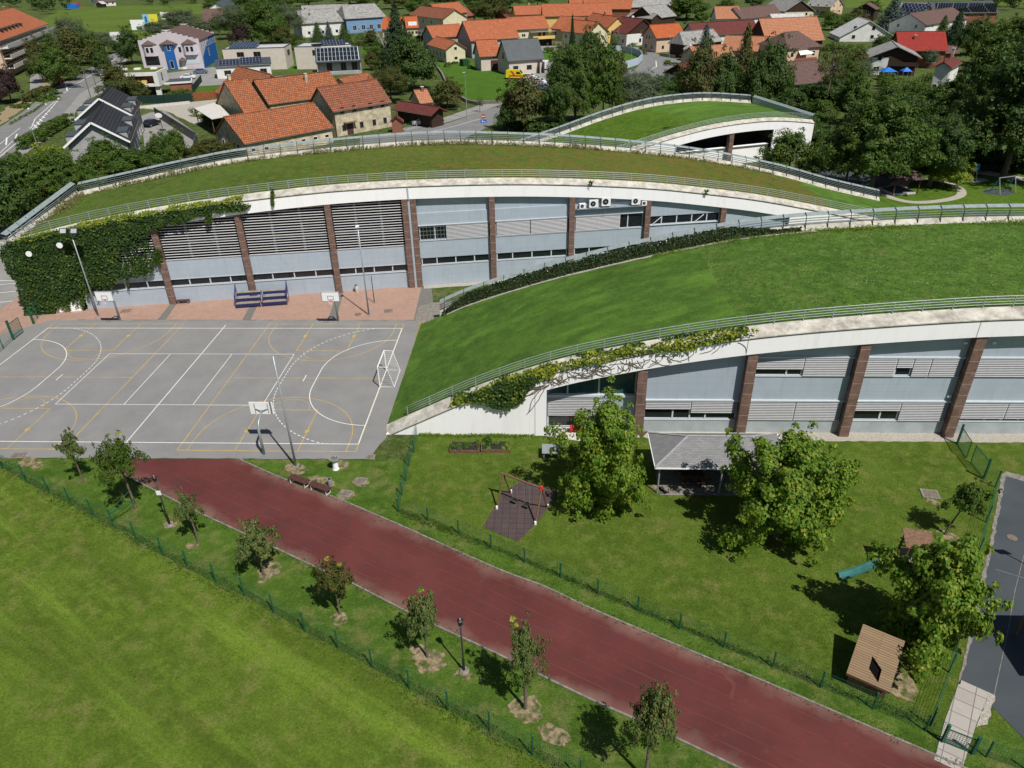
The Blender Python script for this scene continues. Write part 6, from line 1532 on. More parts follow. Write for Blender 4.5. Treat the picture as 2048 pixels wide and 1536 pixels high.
for a, c, e in tri:
    q = (allq[c][0]-allq[a][0])*(allq[e][1]-allq[a][1])-(allq[c][1]-allq[a][1])*(allq[e][0]-allq[a][0]); a, c, e = (a, c, e) if q > 0 else (a, e, c); fs += [(a, c, e), (8+e, 8+c, 8+a)]
for k in range(4): fs += [(8+k, 8+(k+1) % 4, (k+1) % 4, k), (4+k, 4+(k+1) % 4, 12+(k+1) % 4, 12+k)]
b.add(topv+botv, fs); b.build('roof', M['deckwood'], T)
b = MB(); b.add([(x, y, z-.16) for x, y, z in (rp(-.9, -.9), rp(.9, -.9), rp(.9, .9), rp(-.9, .9))], [(0, 1, 2, 3)]); b.build('hole_shade_sheet', M['hole_shade'], T)  # sheet under the roof paints the darkness seen through the diamond hole
b = MB(); k1, k2 = .88, .86
for (a, c) in (((-k1, -k2), (k1, -k2)), ((k1, -k2), (k1, k2)), ((k1, k2), (-k1, k2)), ((-k1, k2), (-k1, -k2))):
    pa, pc = rp(*a), rp(*c); b.add([(pa[0], pa[1], 0), (pc[0], pc[1], 0), (pc[0], pc[1], pc[2]-.06), (pa[0], pa[1], pa[2]-.06)], [(0, 1, 2, 3)])
b.build('wall', M['brownwood'], T)
b = MB(); b.box(cx_-wx, cx_+wx, cy_-wy-.02, cy_-wy+.04, .85, 1.0); b.build('fascia_board', M['brownwood'], T)
g = at(1816, 1146); T = thing('play_tower', 'brown wooden play tower with a green slide, half hidden by the bright tree', 'slide', (g.x, g.y, 0), radians(-10))
for sx in (-.75, .75):
    for sy in (-.65, .65): b = MB(); b.bar((sx, sy, 0), (sx*.85, sy*.8, 2.4), .1); b.build('leg', M['brownwood'], T)
b = MB(); b.box(-.85, .85, -.75, .75, 1.2, 1.28); b.build('platform', M['oldwood'], T)
b = MB(); b.add([(-.8, -.55, 2.45), (.8, -.55, 2.45), (.8, .75, 2.8), (-.8, .75, 2.8), (-.8, -.55, 2.39), (.8, -.55, 2.39), (.8, .75, 2.74), (-.8, .75, 2.74)], [(0, 1, 2, 3), (7, 6, 5, 4), (4, 5, 1, 0), (5, 6, 2, 1), (6, 7, 3, 2), (7, 4, 0, 3)]); b.build('roof', M['brownwood'], T)
b = MB()
for z in (1.5, 1.8, 2.1): b.bar((.75, -.65, z), (.75, .65, z), .06); b.bar((-.75, .65, z), (.75, .65, z), .06)
for k in range(4): b.bar((-.45, .95-.08*k, .3+.3*k), (.45, .95-.08*k, .3+.3*k), .05)
b.build('railing', M['brownwood'], T)
e0 = T.location; s0 = at(1775, 1127, 1.25); s1 = at(1680, 1152, .25); b = MB(); dS = (s1-s0); n = 14; prev = None; sd2 = Vector((-dS.y, dS.x, 0)).normalized()*.26
rows = []
for k in range(n+1):
    t = k/n; p = s0.lerp(s1, t); p.z = 1.25*(1-t)**1.1*(1)+.22+.10*sin(t*pi*2)*.6; rows.append([p-sd2*1.0+Vector((0, 0, .2)), p-sd2*1.0+Vector((0, 0, .02)), p-sd2*.6, p+sd2*.6, p+sd2*1.0+Vector((0, 0, .02)), p+sd2*1.0+Vector((0, 0, .2))])
for k in range(n):
    for j in range(5): b.quad(rows[k][j], rows[k][j+1], rows[k+1][j+1], rows[k+1][j])
b.build('slide', M['teal'], T, smooth=True, world=True)
b = MB(); b.bar(s1+Vector((0, 0, 0)), Vector((s1.x, s1.y, 0)), .06); b.build('slide_foot', M['steel'], T, world=True)
# spring shadow object at the right edge: play panel on the dark surface
g = at(2052, 1130); T = thing('play_board', 'dark play panel on a thin post at the right edge of the rubber surface', 'play equipment', (g.x, g.y, .03))
b = MB(); b.tube([(0, 0, 0), (0, 0, 2.2)], .04, 8); b.build('post', M['steel'], T); b = MB(); b.box(-.35, .35, -.03, .03, 1.7, 2.4); b.build('board', M['black'], T)
g = at(2110, 1330); b = MB(); b.box(-1.2, 1.2, -2.0, 2.0, 2.4, 2.5).box(-1.1, -1.0, -1.9, -1.8, 0, 2.4).box(1.0, 1.1, -1.9, -1.8, 0, 2.4).box(-1.1, -1.0, 1.8, 1.9, 0, 2.4).box(1.0, 1.1, 1.8, 1.9, 0, 2.4); o = b.build('sun_shade', M['brownwood']); o.location = g; tag(o, 'play shelter at the right edge whose dark shadow falls on the rubber surface', 'shelter')
# table left of the first tree, under it
b = MB(); g = at(1108, 912); b.box(-.9, .9, -.6, .6, .62, .68).box(-.8, -.7, -.5, .5, 0, .62).box(.7, .8, -.5, .5, 0, .62); o = b.build('garden_table', M['steel']); o.location = g; tag(o, 'grey square table in the shade left of the first bright tree', 'table')
b = MB(); g = at(1152, 864); b.box(-.5, .5, -.25, .25, .3, .5).box(-.45, -.35, -.2, .2, 0, .3).box(.35, .45, -.2, .2, 0, .3); o = b.build('toy_bench', M['red']); o.location = g; tag(o, 'small red bench at the glazed entrance behind the first bright tree', 'bench')
# gazebo with sandpit
g = at(1793, 383); T = thing('gazebo', 'brown pyramid roofed gazebo over a sandpit beside the loop path', 'gazebo', (g.x, g.y, .03), radians(12))
b = MB(); b.add([(-2.6, -2.6, 2.3), (2.6, -2.6, 2.3), (2.6, 2.6, 2.3), (-2.6, 2.6, 2.3), (0, 0, 3.8)], [(0, 1, 4), (1, 2, 4), (2, 3, 4), (3, 0, 4), (3, 2, 1, 0)]); b.build('roof', M['brownroof'], T)
for sx in (-2, 2):
    for sy in (-2, 2): b = MB(); b.box(sx-.07, sx+.07, sy-.07, sy+.07, 0, 2.3); b.build('post', M['darkwood'], T)
b = MB(); b.box(-1.9, 1.9, -1.9, -1.7, 0, .25).box(-1.9, 1.9, 1.7, 1.9, 0, .25).box(-1.9, -1.7, -1.7, 1.7, 0, .25).box(1.7, 1.9, -1.7, 1.7, 0, .25); b.build('sandpit_rim', M['concrete'], T)
b = MB(); b.box(-1.7, 1.7, -1.7, 1.7, .02, .15); b.add([(-1.7, -1.7, .2), (1.7, -1.7, .2), (1.7, 1.7, .2), (-1.7, 1.7, .2), (0, .3, .8)], [(0, 1, 4), (1, 2, 4), (2, 3, 4), (3, 0, 4)]); b.build('sandpit_cover', M['rubber_dark'], T)
def swing2(x, y, rz, label):
    g = at(x, y); T = thing('swing', label, 'swing', (g.x, g.y, .03), rz)
    for s in (-1.5, 1.5):
        for t in (-.9, .9): b = MB(); b.bar((s, t, 0), (s, 0, 2.3), .09); b.build('leg', M['blue' if t > 0 else 'steel'], T)
    b = MB(); b.bar((-1.6, 0, 2.3), (1.6, 0, 2.3), .1); b.build('beam', M['steel'], T)
    for s in (-.6, .6): b = MB(); b.box(s-.2, s+.2, -.1, .1, .5, .55).bar((s-.2, 0, .5), (s-.2, 0, 2.3), .015).bar((s+.2, 0, .5), (s+.2, 0, 2.3), .015); b.build('seat', M['black'], T)
swing2(2005, 385, radians(20), 'metal swing near the right edge of the photo behind the near hall roof')
g = at(1945, 364); T = thing('spring_rider', 'small blue play figure on a post by the gravel spot in the playground', 'play equipment', (g.x, g.y, .03)); b = MB(); b.tube([(-.5, 0, 0), (-.1, 0, 2.2)], .05, 6).tube([(.5, 0, 0), (.1, 0, 2.2)], .05, 6); b.build('post', M['steel'], T); b = MB(); b.box(-.3, .3, -.2, .2, 1.9, 2.8); b.build('blue_top', M['blue'], T)

# ================================================================ THE TOWN
RM = dict(
 orange=tiles('orange_roof_tiles', (.38, .11, .05), (.44, .15, .07), (.20, .065, .03), .5, .42, gap=.05),
 oldorange=tiles('old_orange_roof_tiles', (.44, .15, .06), (.27, .085, .04), (.10, .04, .02), .42, .44, stain=(.20, .10, .06), lich=(.42, .33, .24), gap=.05, bump=.05),
 oldorange2=tiles('weathered_brown_orange_tiles', (.36, .12, .06), (.22, .078, .045), (.09, .035, .025), .42, .44, stain=(.13, .075, .05), gap=.05, bump=.05),
 pale=tiles('pale_orange_roof_tiles', (.46, .21, .11), (.38, .15, .08), (.20, .08, .05), .5, .42, stain=(.30, .16, .10), gap=.05),
 bright=tiles('bright_orange_roof_tiles', (.48, .12, .04), (.42, .10, .035), (.22, .06, .02), .5, .42, gap=.05),
 red=tiles('red_roof_tiles', (.33, .04, .03), (.28, .033, .026), (.14, .02, .015), .5, .42, gap=.05),
 dred=tiles('dark_red_roof_tiles', (.17, .045, .035), (.13, .035, .03), (.06, .02, .02), .5, .42, gap=.05),
 brown=tiles('brown_roof_tiles', (.17, .10, .085), (.13, .08, .07), (.06, .04, .035), .5, .42, gap=.05),
 grey=plain('grey_fibre_cement_roof', (.24, .235, .22), .85, .2, var=.22, scale=.8), dgrey=plain('dark_slate_roof', (.055, .065, .07), .5, .4, var=.1, scale=.6),
 lgrey=plain('light_fibre_cement_roof', (.42, .42, .41), .8, .2, var=.15, scale=.8), black=tiles('anthracite_ribbed_roof', (.028, .03, .035), (.035, .037, .042), (.012, .012, .014), 20, .45, gap=.05))
WM = dict(white=plain('white_render', (.66, .65, .62), .85, .2, var=.08, scale=.7), cream=plain('cream_render', (.60, .54, .36), .85, .2, var=.08, scale=.7), grey=plain('grey_render', (.33, .33, .33), .85, .2, var=.1, scale=.7),
 peach=plain('peach_render', (.58, .42, .30), .85, .2, var=.08, scale=.7), old=plain('stained_old_render', (.46, .40, .28), .9, .2, var=.28, scale=1.1), yellow=plain('yellow_render', (.66, .46, .16), .85, .2, var=.08, scale=.7),
 brick=plain('red_brick_wall', (.24, .095, .06), .9, .2, var=.2, scale=3), wood=plain('dark_wood_boards', (.045, .026, .018), .8, .2, var=.3, scale=4), blue=plain('light_blue_render', (.16, .27, .42), .85, .2, var=.08, scale=.7),
 lilac=plain('pale_lilac_render', (.52, .47, .50), .85, .2, var=.05, scale=.7), cobalt=plain('cobalt_blue_render', (.015, .11, .36), .7, .2, var=.06, scale=.7), beige=plain('beige_render', (.56, .50, .43), .85, .2, var=.06, scale=.7))
SOL = NT('solar_panel_cells'); b_ = SOL.n('ShaderNodeTexBrick'); SOL.l(SOL.co, b_.inputs['Vector'])
b_.inputs['Color1'].default_value = (.010, .014, .035, 1); b_.inputs['Color2'].default_value = (.013, .018, .045, 1); b_.inputs['Mortar'].default_value = (.30, .31, .33, 1)
b_.inputs['Scale'].default_value = 1; b_.inputs['Brick Width'].default_value = 1.0; b_.inputs['Row Height'].default_value = 1.6; b_.inputs['Mortar Size'].default_value = .035; b_.offset = 0
SOL.col(b_.outputs['Color']); M['solar'] = SOL.fin(.2, .6)

def pane(T, side, c, z, w, h, geo, frame='white', name='window', glass='dark', sill=True):
    """window on a wall: side f (y=ov) b l r; c = position along the wall"""
    x0, x1, y0, y1 = geo
    def P_(a, o, zz):
        if side == 'f': return (a, y0-o, zz)
        if side == 'b': return (a, y1+o, zz)
        if side == 'l': return (x0-o, a, zz)
        return (x1+o, a, zz)
    def slab(a0, a1, z0, z1, o0, o1, mb):
        vs = [P_(a, o, zz) for zz in (z0, z1) for o in (o0, o1) for a in (a0, a1)]
        mb.add(vs, [(0, 2, 3, 1), (4, 5, 7, 6), (0, 1, 5, 4), (2, 6, 7, 3), (0, 4, 6, 2), (1, 3, 7, 5)])
    b = MB(); slab(c-w/2, c+w/2, z, z+h, -.02, .03, b); o = b.build(name, M[glass], T)
    f = MB()
    for a0, a1, z0, z1 in ((c-w/2-.05, c-w/2, z-.05, z+h+.05), (c+w/2, c+w/2+.05, z-.05, z+h+.05), (c-w/2, c+w/2, z+h, z+h+.05), (c-w/2-.1, c+w/2+.1, z-.1, z)): slab(a0, a1, z0, z1, -.02, .05, f)
    if w > 1.3: slab(c-.03, c+.03, z, z+h, -.02, .045, f)
    f.build('window_frame', M[frame], o); return o
def build_house(name, label, O, ex, L, d, he, p, wall='white', roof='orange', ov=.5, wins=(), gable=None, gab_side='lr', chim=(), hip=0, cat='house', group=None, upper=None, door=None, frame='white', th=.22, base=0):
    rz = atan2(ex.y, ex.x); T = thing(name, label, cat, (O.x, O.y, 0), rz, group); W_ = 2*d; hr = he+p*d
    b = MB(); hx = min(hip*d, L/2-.1)
    zr = hr; top = [(0, 0, he), (L, 0, he), (L-hx, d, zr), (hx, d, zr), (0, W_, he), (L, W_, he)]
    lo = [(x, y, z-th) for x, y, z in top]
    b.add(top+lo, [(0, 1, 2, 3), (3, 2, 5, 4), (7, 6, 9, 8), (8, 9, 10, 11), (6, 7, 1, 0), (5, 11, 10, 4)]+([(1, 5, 2), (4, 0, 3)] if hx else [])+[(1, 7, 8, 2), (2, 8, 11, 5), (0, 3, 9, 6), (3, 4, 10, 9)])
    ro = b.build('roof', RM[roof], T)
    rg = MB(); rg.bar((hx-.02, d, hr+.04), (L-hx+.02, d, hr+.04), .28, .1); rg.build('ridge_tiles', RM[roof], ro)
    x0, x1, y0, y1 = ov, L-ov, ov, W_-ov; zt = he+p*ov-th-.02; zr2 = hr-th-.02
    b = MB(); vs = [(x0, y0, 0), (x1, y0, 0), (x1, y1, 0), (x0, y1, 0), (x0, y0, zt), (x1, y0, zt), (x1, y1, zt), (x0, y1, zt), (x0, d, zr2), (x1, d, zr2)]
    g = gable is None or hx
    fs = [(0, 1, 5, 4), (2, 3, 7, 6)]+([(1, 2, 6, 5), (3, 0, 4, 7)] if hx else [(1, 2, 6, 9, 5), (3, 0, 4, 8, 7)])
    b.add(vs, fs); b.build('wall', WM[wall], T)
    if gable and not hx:                                               # boarded gables
        zb = zt-.3
        for xx, s in ((x0-.05, -1), (x1+.05, 1)):
            b = MB()
            pts = [(xx, y0-.03, zt), (xx, d, zr2), (xx, y1+.03, zt), (xx, y1+.03, zb), (xx, y0-.03, zb)]; b.poly(pts if s < 0 else pts[::-1])
            b.build('gable_boards', WM[gable], T)
    if upper:
        b = MB(); b.box(x0-.03, x1+.03, y0-.03, y0, he*.52, zt).box(x0-.03, x0, y0, y1, he*.52, zt).box(x1, x1+.03, y0, y1, he*.52, zt); b.build('upper_boards', WM[upper], T)
    b = MB(); b.tube([(0, -.05, he-.12), (L, -.05, he-.12)], .07, 6); b.tube([(.0+ov, -.02+ov*.6, 0), (ov, ov*.6, he-.2)], .05, 5); b.build('gutter', M['cover'], T)
    geo = (x0, x1, y0, y1)
    for side, n, z, w, h in wins:
        a0, a1 = (x0, x1) if side in 'fb' else (y0, y1)
        cs = n if isinstance(n, (list, tuple)) else [(k+.5)/n for k in range(n)]
        for c in cs: pane(T, side, a0+(a1-a0)*c, z, w, h, geo, frame)
    for (cx, cy, hh) in chim:
        x, y = cx*L, cy*W_; zz = he+p*(y if y < d else W_-y)
        b = MB(); b.box(x-.3, x+.3, y-.3, y+.3, zz-.6, zz+hh); c = b.build('chimney', WM['brick'] if hh < 1.3 else WM['old'], ro)
        b = MB(); b.box(x-.38, x+.38, y-.38, y+.38, zz+hh, zz+hh+.12); b.build('chimney_cap', M['concrete'], c)
    return T, geo, hr
def house(label, A_, B_, R_, base=None, he=None, p=.75, name='house', **k):
    if he is None: he = hz(base[0], base[1], A_[1]+(B_[1]-A_[1])*(base[0]-A_[0])/((B_[0]-A_[0]) or 1))
    a, c = at(*A_, he), at(*B_, he); e = (c-a); e.z = 0; L = e.length; e.normalize(); n = Vector((-e.y, e.x, 0))
    D0 = (at(*R_, he)-a).dot(n)
    if D0 < 0: a, c = c, a; e = -e; n = -n; D0 = -D0
    kk = (at(*R_, he+1)-at(*R_, he)).dot(n); d = D0/(1-kk*p); d = max(1.2, min(d, 14))
    return build_house(name, label, a, e, L, d, he, p, **k)
def gfront(label, L_, R_, depth, base=None, he=None, p=.6, name='house', **k):
    if he is None: he = hz(base[0], base[1], (L_[1]+R_[1])/2)
    a, c = at(*L_, he), at(*R_, he); w = (a-c); w.z = 0; W_ = w.length; w.normalize(); ex = Vector((w.y, -w.x, 0))
    return build_house(name, label, c, ex, depth, W_/2, he, p, **k)
def flatbox(T, pts, h0, h1, m, name, wins=()):
    b = MB(); b.prism([(q.x, q.y) for q in pts], h0, h1); return b.build(name, m, T, world=True)
W2 = [('f', 3, 1.0, .9, 1.2), ('f', 3, 3.7, .9, 1.2), ('l', 2, 1.0, .9, 1.2), ('l', 2, 3.7, .9, 1.2), ('r', 2, 1.0, .9, 1.2), ('r', 2, 3.7, .9, 1.2)]
W1 = [('f', 3, .9, .9, 1.1), ('l', 2, .9, .9, 1.1), ('r', 2, .9, .9, 1.1)]
W1g = W1+[('l', [.5], 3.4, .9, 1.1), ('r', [.5], 3.4, .9, 1.1)]
# ---- old tiled farm complex behind the middle hall
house('low old farm building with a long mottled orange tiled roof right behind the middle hall', (488.7, 288), (668, 254.5), (454.5, 232.4), he=3.0, p=.62, name='farm_building', wall='old', roof='oldorange', ov=.35, wins=[('f', 7, 1.3, .8, .5), ('l', 2, .8, .9, 1.6)])
T, geo, _ = house('two storey old plastered house with a brown orange tiled roof, right part of the farm', (666, 223.6), (784, 204), (632.8, 175), base=(666, 275), p=.8, name='farm_house', wall='old', roof='oldorange2', ov=.35, wins=[('f', [.14, .35, .64, .86], 4.3, .9, 1.3), ('f', [.14, .45, .68, .88], 1.0, .8, 1.1)], frame='kerb')
b = MB(); b.box(geo[0]+2.6, geo[0]+4.1, geo[2]-.06, geo[2]+.02, 0, 2.2); b.build('door', M['darkwood'], T); b = MB(); b.box(geo[0]+1.9, geo[0]+4.7, geo[2]-1.0, geo[2], 2.5, 2.62); b.build('door_canopy', M['cover'], T)
house('orange tiled farm wing behind the courtyard with the corrugated sheets', (537, 209), (690, 188), (505, 160), he=4.4, p=.7, name='farm_building', wall='old', roof='oldorange', ov=.3, chim=[(.62, .35, 1.6)], wins=[('f', 2, 1.2, .8, 1.0)])
house('left farm wing with a lichen spotted orange roof and a brick chimney', (488, 226), (536, 219), (454, 162), he=3.6, p=.7, name='farm_building', wall='old', roof='oldorange', ov=.3, chim=[(.35, .6, 2.0)], wins=[('l', 2, 1.2, .8, 1.2)])
house('orange tiled barn roof at the far left corner of the farm', (429, 184), (492, 205), (476, 132), he=2.6, p=.75, name='farm_building', wall='brick', roof='oldorange', ov=.3)
house('small pale orange tiled roof at the far right end of the farm', (690, 168), (748, 156), (678, 156), he=3.0, p=.6, name='farm_building', wall='old', roof='oldorange', ov=.3)
def sheetroof(pts, zs, label, name, m, posts=True, th=.12, cat='shelter'):
    W_ = [at(x, y, z) for (x, y), z in zip(pts, zs)]; T = thing(name, label, cat, (W_[0].x, W_[0].y, 0)); n = len(W_)
    b = MB(); b.add([tuple(q) for q in W_]+[(q.x, q.y, q.z-th) for q in W_], [tuple(range(n)), tuple(range(2*n-1, n-1, -1))]+[(n+i, n+(i+1) % n, (i+1) % n, i) for i in range(n)]); b.build('roof', m, T, world=True)
    if posts:
        for q in W_:
            c = sum(W_, Vector())/n; q2 = q.lerp(c, .06); b = MB(); b.bar((q2.x, q2.y, 0), (q2.x, q2.y, q.z-th), .14); b.build('post', M['brownwood'], T, world=True)
    return T
sheetroof([(388, 216), (423, 238), (460, 231), (434, 204)][::-1], [3.6, 3.4, 3.5, 3.7], 'open lean-to shed with a pale concrete sheet roof at the left of the farm', 'lean_to', M['concrete'])
sheetroof([(541, 194), (553, 207), (596, 200), (589, 188.5)], [4.2, 3.6, 3.6, 4.2], 'grey corrugated canopy over the farm courtyard doors', 'canopy', M['sheet'])
sheetroof([(518, 157), (522, 165), (571, 159), (563, 151.5)], [7.3, 6.7, 6.7, 7.3], 'grey corrugated skylight strip near the ridge of the farm wing', 'skylight_strip', M['sheet'], False, .05, 'skylight')
T, geo, _ = house('dark red carport roof with parked cars below, beside the road bend', (862, 231), (783, 218), (892, 216), he=2.8, p=.5, name='carport', wall='wood', roof='dred', ov=.9, cat='carport')
T, geo, _ = gfront('little information kiosk with a dark red gabled roof on the pavement', (780, 244), (806, 243), 2.2, he=2.3, p=.8, name='kiosk', wall='brick', roof='dred', ov=.3, cat='kiosk')
house('small building with a pale orange roof beside the round dark tree', (840, 207), (867, 204), (829, 180), he=2.8, p=.7, wall='old', roof='pale', ov=.3, chim=[(.6, .45, .8)])
# ---- right bank of houses, first rows
house('cream gabled house with a glazed side at the top of the green lawn', (853, 88.6), (890, 99.6), (876, 73), base=(888, 126), p=.62, wall='cream', roof='orange', wins=[('r', [.5], 3.9, 1.0, .9), ('r', [.5], .9, 1.1, .9), ('f', 5, 1.5, 1.5, 1.5)])
house('long low orange roofed barn behind the cream gabled house', (865, 76), (932, 71), (862, 51), he=4.2, p=.7, wall='grey', roof='orange', wins=[('f', 3, 1.2, .9, .8)])
house('big barn with the largest plain orange roof in the middle of the village', (941, 82), (1040, 75), (924, 42.5), he=5.6, p=.85, name='barn', wall='grey', roof='orange', cat='barn')
T, geo, _ = house('white barn with an orange roof squeezed against the dark slate roofed house', (959, 113.5), (1002, 111), (944.5, 80.5), base=(957, 143), p=1.0, name='barn', wall='beige', roof='orange', wins=[('f', [.75], 3.6, 1.2, .7)], cat='barn')
b = MB(); b.box(geo[0]+3.2, geo[0]+6.2, geo[2]-.05, geo[2]+.02, 0, 3); b.build('barn_door', M['darkwood'], T)
T, geo, _ = house('white house with a steep dark slate roof behind the yellow ambulance', (1015.5, 122), (1089.5, 117), (997, 80.5), base=(1015, 151), p=.95, wall='beige', roof='dgrey', wins=[('f', [.2, .6], 1.3, 1.5, 1.1), ('l', [.45, .55], 3.6, .5, 2.2)], frame='dark')
b = MB(); b.box(geo[1]-1.6, geo[1]-1.5, geo[2]-1.6, geo[2], 0, 3.2).box(geo[1]-.1, geo[1], geo[2]-1.6, geo[2], 0, 3.2); b.build('porch_wall', M['dark'], T)
T, geo, _ = house('long orange roofed farmhouse with a yellow balcony and a parked white car below', (1024, 60), (1100, 56), (1014, 34.5), base=(1085, 92), p=.6, wall='cream', roof='orange', wins=[('f', [.3], 3.6, 1.4, 1.0), ('f', [.75, .88], 3.4, 1.0, 1.6)])
b = MB(); b.box(geo[1]-7, geo[1]+2, geo[2]-2.0, geo[2]-1.85, 2.7, 3.7).box(geo[1]-7, geo[1]+2, geo[2]-2.0, geo[2], 2.6, 2.72); b.build('balcony', WM['yellow'], T)
b = MB(); b.box(geo[1]-8, geo[1]+2.4, geo[2]-2.2, geo[2], 5.1, 5.2); b.build('balcony_roof', RM['grey'], T)
b = MB(); b.box(geo[1]-6.8, geo[1]+1.5, geo[2]-.1, geo[2]-.02, 0, 2.5); b.build('garage_opening', M['interior'], T)
house('orange roofed right wing of the farmhouse with the yellow balcony', (1100, 57), (1150, 60), (1105, 31), he=5.6, p=.6, wall='cream', roof='orange', wins=[('f', 3, 3.4, .9, 1.3)])
house('farmhouse with an orange roof at the top edge, right of the cream balcony house', (880, 30), (936, 24), (857, 9), he=6.5, p=.75, wall='old', roof='orange', wins=[('f', 3, 3.6, .9, 1.2)])
house('orange roofed shed in front of the top row farmhouse', (912, 36), (948, 30), (938, 12), he=4, p=.8, wall='brick', roof='oldorange2')
T, geo, _ = house('cream house with balcony flowers and solar panels beside the tall spruce', (818, 30), (885, 38), (845, 12), he=6.2, p=.55, wall='cream', roof='oldorange2', wins=[('f', [.2, .4, .65], 3.6, 1.0, 1.3), ('f', 3, 1.0, 1.0, 1.3)])
# blue building and neighbours
T, geo, _ = house('long light blue building with a grey half hipped roof and a dark dormer', (690, 38), (773, 33), (684, 10), base=(710, 66), p=.62, name='public_building', wall='blue', roof='grey', hip=.25, wins=[('f', [.2, .42, .62, .82], 1.2, 1.6, 2.0), ('f', [.3, .52], 1.2, .6, .8)])
b = MB(); b.add([(7, 3, 7.2), (13, 3, 7.2), (12, 6, 9.4), (8, 6, 9.4)], [(0, 1, 2, 3)]); b.box(8, 12, 3.0, 3.4, 7.0, 8.2); b.build('dormer', M['black'], T)
house('grey roofed wing with pale blue walls left of the long blue building', (600, 48), (687.7, 42.5), (596, 20.5), base=(680, 70), p=.7, name='public_building', wall='white', roof='grey', hip=.2, chim=[(.3, .3, .9)], wins=[('f', 3, 1.2, 1.2, 1.2)])
house('long grey roof behind the grey roofed wing at the top edge', (605, 24), (700, 20), (607, 11), he=7, p=.5, wall='white', roof='grey')
house('small house with a very bright orange roof left of the tall spruce', (762, 58.5), (800, 58), (760, 34.5), he=3.4, p=.7, wall='beige', roof='bright', wins=W1)
T, geo, _ = house('small bright orange roofed house with a white dormer, right of the tall spruce', (812, 56), (838, 55), (816, 33), he=3.4, p=.7, wall='cream', roof='bright', wins=W1)
b = MB(); b.box(1.2, 5.0, 1.2, 3.5, 3.6, 5.6); b.build('dormer', M['white'], T)
sheetroof([(834, 60), (840, 72), (868, 66), (864, 54)], [3.0, 2.6, 2.6, 3.0], 'solar panelled terrace roof between the tall spruce and the cream house', 'solar_canopy', M['solar'])
house('brown tiled barn roof between the field and the willow trees', (402, 46), (446, 44.5), (406, 18), he=3.2, p=.6, name='barn', wall='wood', roof='brown', cat='barn')
house('white house with a dark solar roof at the top edge left of centre', (452, 16), (478, 2), (458, -6), he=5, p=.5, wall='white', roof='dgrey')
house('white house by the field at the top edge of the photo', (196, 4), (232, 2), (196, -8), base=(214, 12), p=.5, wall='white', roof='brown', wins=[('f', 3, 1.2, 1.4, 1.3)])
b = MB(); g = at(146, 17); b.box(-4, 4, -2, 2, 0, 3); o = b.build('storage_tent', M['blue']); o.location = g; tag(o, 'blue covered shed at the far edge of the field', 'shed')
b = MB(); g = at(154, 15); b.box(-2, 2, -2, 2, 0, 3.2); o = b.build('storage_tent', M['red']); o.location = g; tag(o, 'red trailer beside the blue covered shed at the far edge of the field', 'trailer')
gfront('small dark shed with a white roof at the far edge of the field', (190, 8), (204, 8), 5, he=2.5, p=.5, name='shed', wall='wood', roof='lgrey', cat='shed')
# orange roofs at the top centre
house('orange roofed house with a satellite dish and a cream gable at the top centre', (1030, 30), (1090, 28), (1024, 12), he=5.5, p=.6, wall='yellow', roof='orange', chim=[(.55, .6, 1.6)], wins=[('f', 3, 2.2, 1, 1.2)])
house('long orange roof running to the top edge above the farmhouse with the balcony', (1085, 33), (1225, 30), (1090, 8), he=6.5, p=.6, wall='yellow', roof='orange', chim=[(.6, .5, 1.2)])
house('orange roofed house with a pale gable at the very top edge', (1140, 14), (1215, 12), (1150, -4), he=6.5, p=.8, wall='white', roof='orange', wins=W2)
house('dark red roofed shed beside the top centre house with the satellite dish', (1010, 33), (1032, 31), (1008, 22), he=3, p=.6, name='shed', wall='brick', roof='dred', cat='shed')
house('yellow house with a deep orange roof and a small yellow gable in the village centre', (1165, 45), (1215, 55), (1165, 22), he=6, p=.8, wall='yellow', roof='orange', wins=[('f', 4, 3.6, 1, 1.3), ('f', 4, 1, 1, 1.3), ('r', 2, 3.6, 1, 1.3)], chim=[(.5, .5, 1.2)])
house('grey green gabled house with an orange roof behind the great tree tip', (1120, 62), (1176, 68), (1158, 40), he=6, p=.7, wall='cream', roof='orange', wins=W2)
T, geo, _ = house('bright white house with a dark brown roof at the road bend', (1210, 61.5), (1253, 67.5), (1233, 32), base=(1253, 93), p=.62, wall='white', roof='dred', gable='wood', wins=[('f', 3, 1.0, 1, 1.3), ('r', [.45], 1.0, 1.0, 1.4), ('r', [.5], 3.9, 1.3, 1.3), ('f', [.3, .5], 3.6, 1.0, 1.1)])
T, geo, _ = house('salmon pink house with a vivid orange roof at the road junction', (1312.6, 76.5), (1372, 72), (1300, 50), base=(1312, 106), p=.8, wall='peach', roof='bright', wins=[('f', [.25], 1, 1, 1.2), ('l', [.3, .7], 1, .9, 1.4), ('l', [.3, .5, .7], 4, .7, 1.4)])
T, geo, _ = house('house with a pale grey half hipped roof beside the little chapel', (1368, 90), (1446, 82), (1358, 64), he=4.2, p=.9, wall='wood', roof='grey', hip=.3, wins=[('f', [.2, .4], 1, .9, 1.0)])
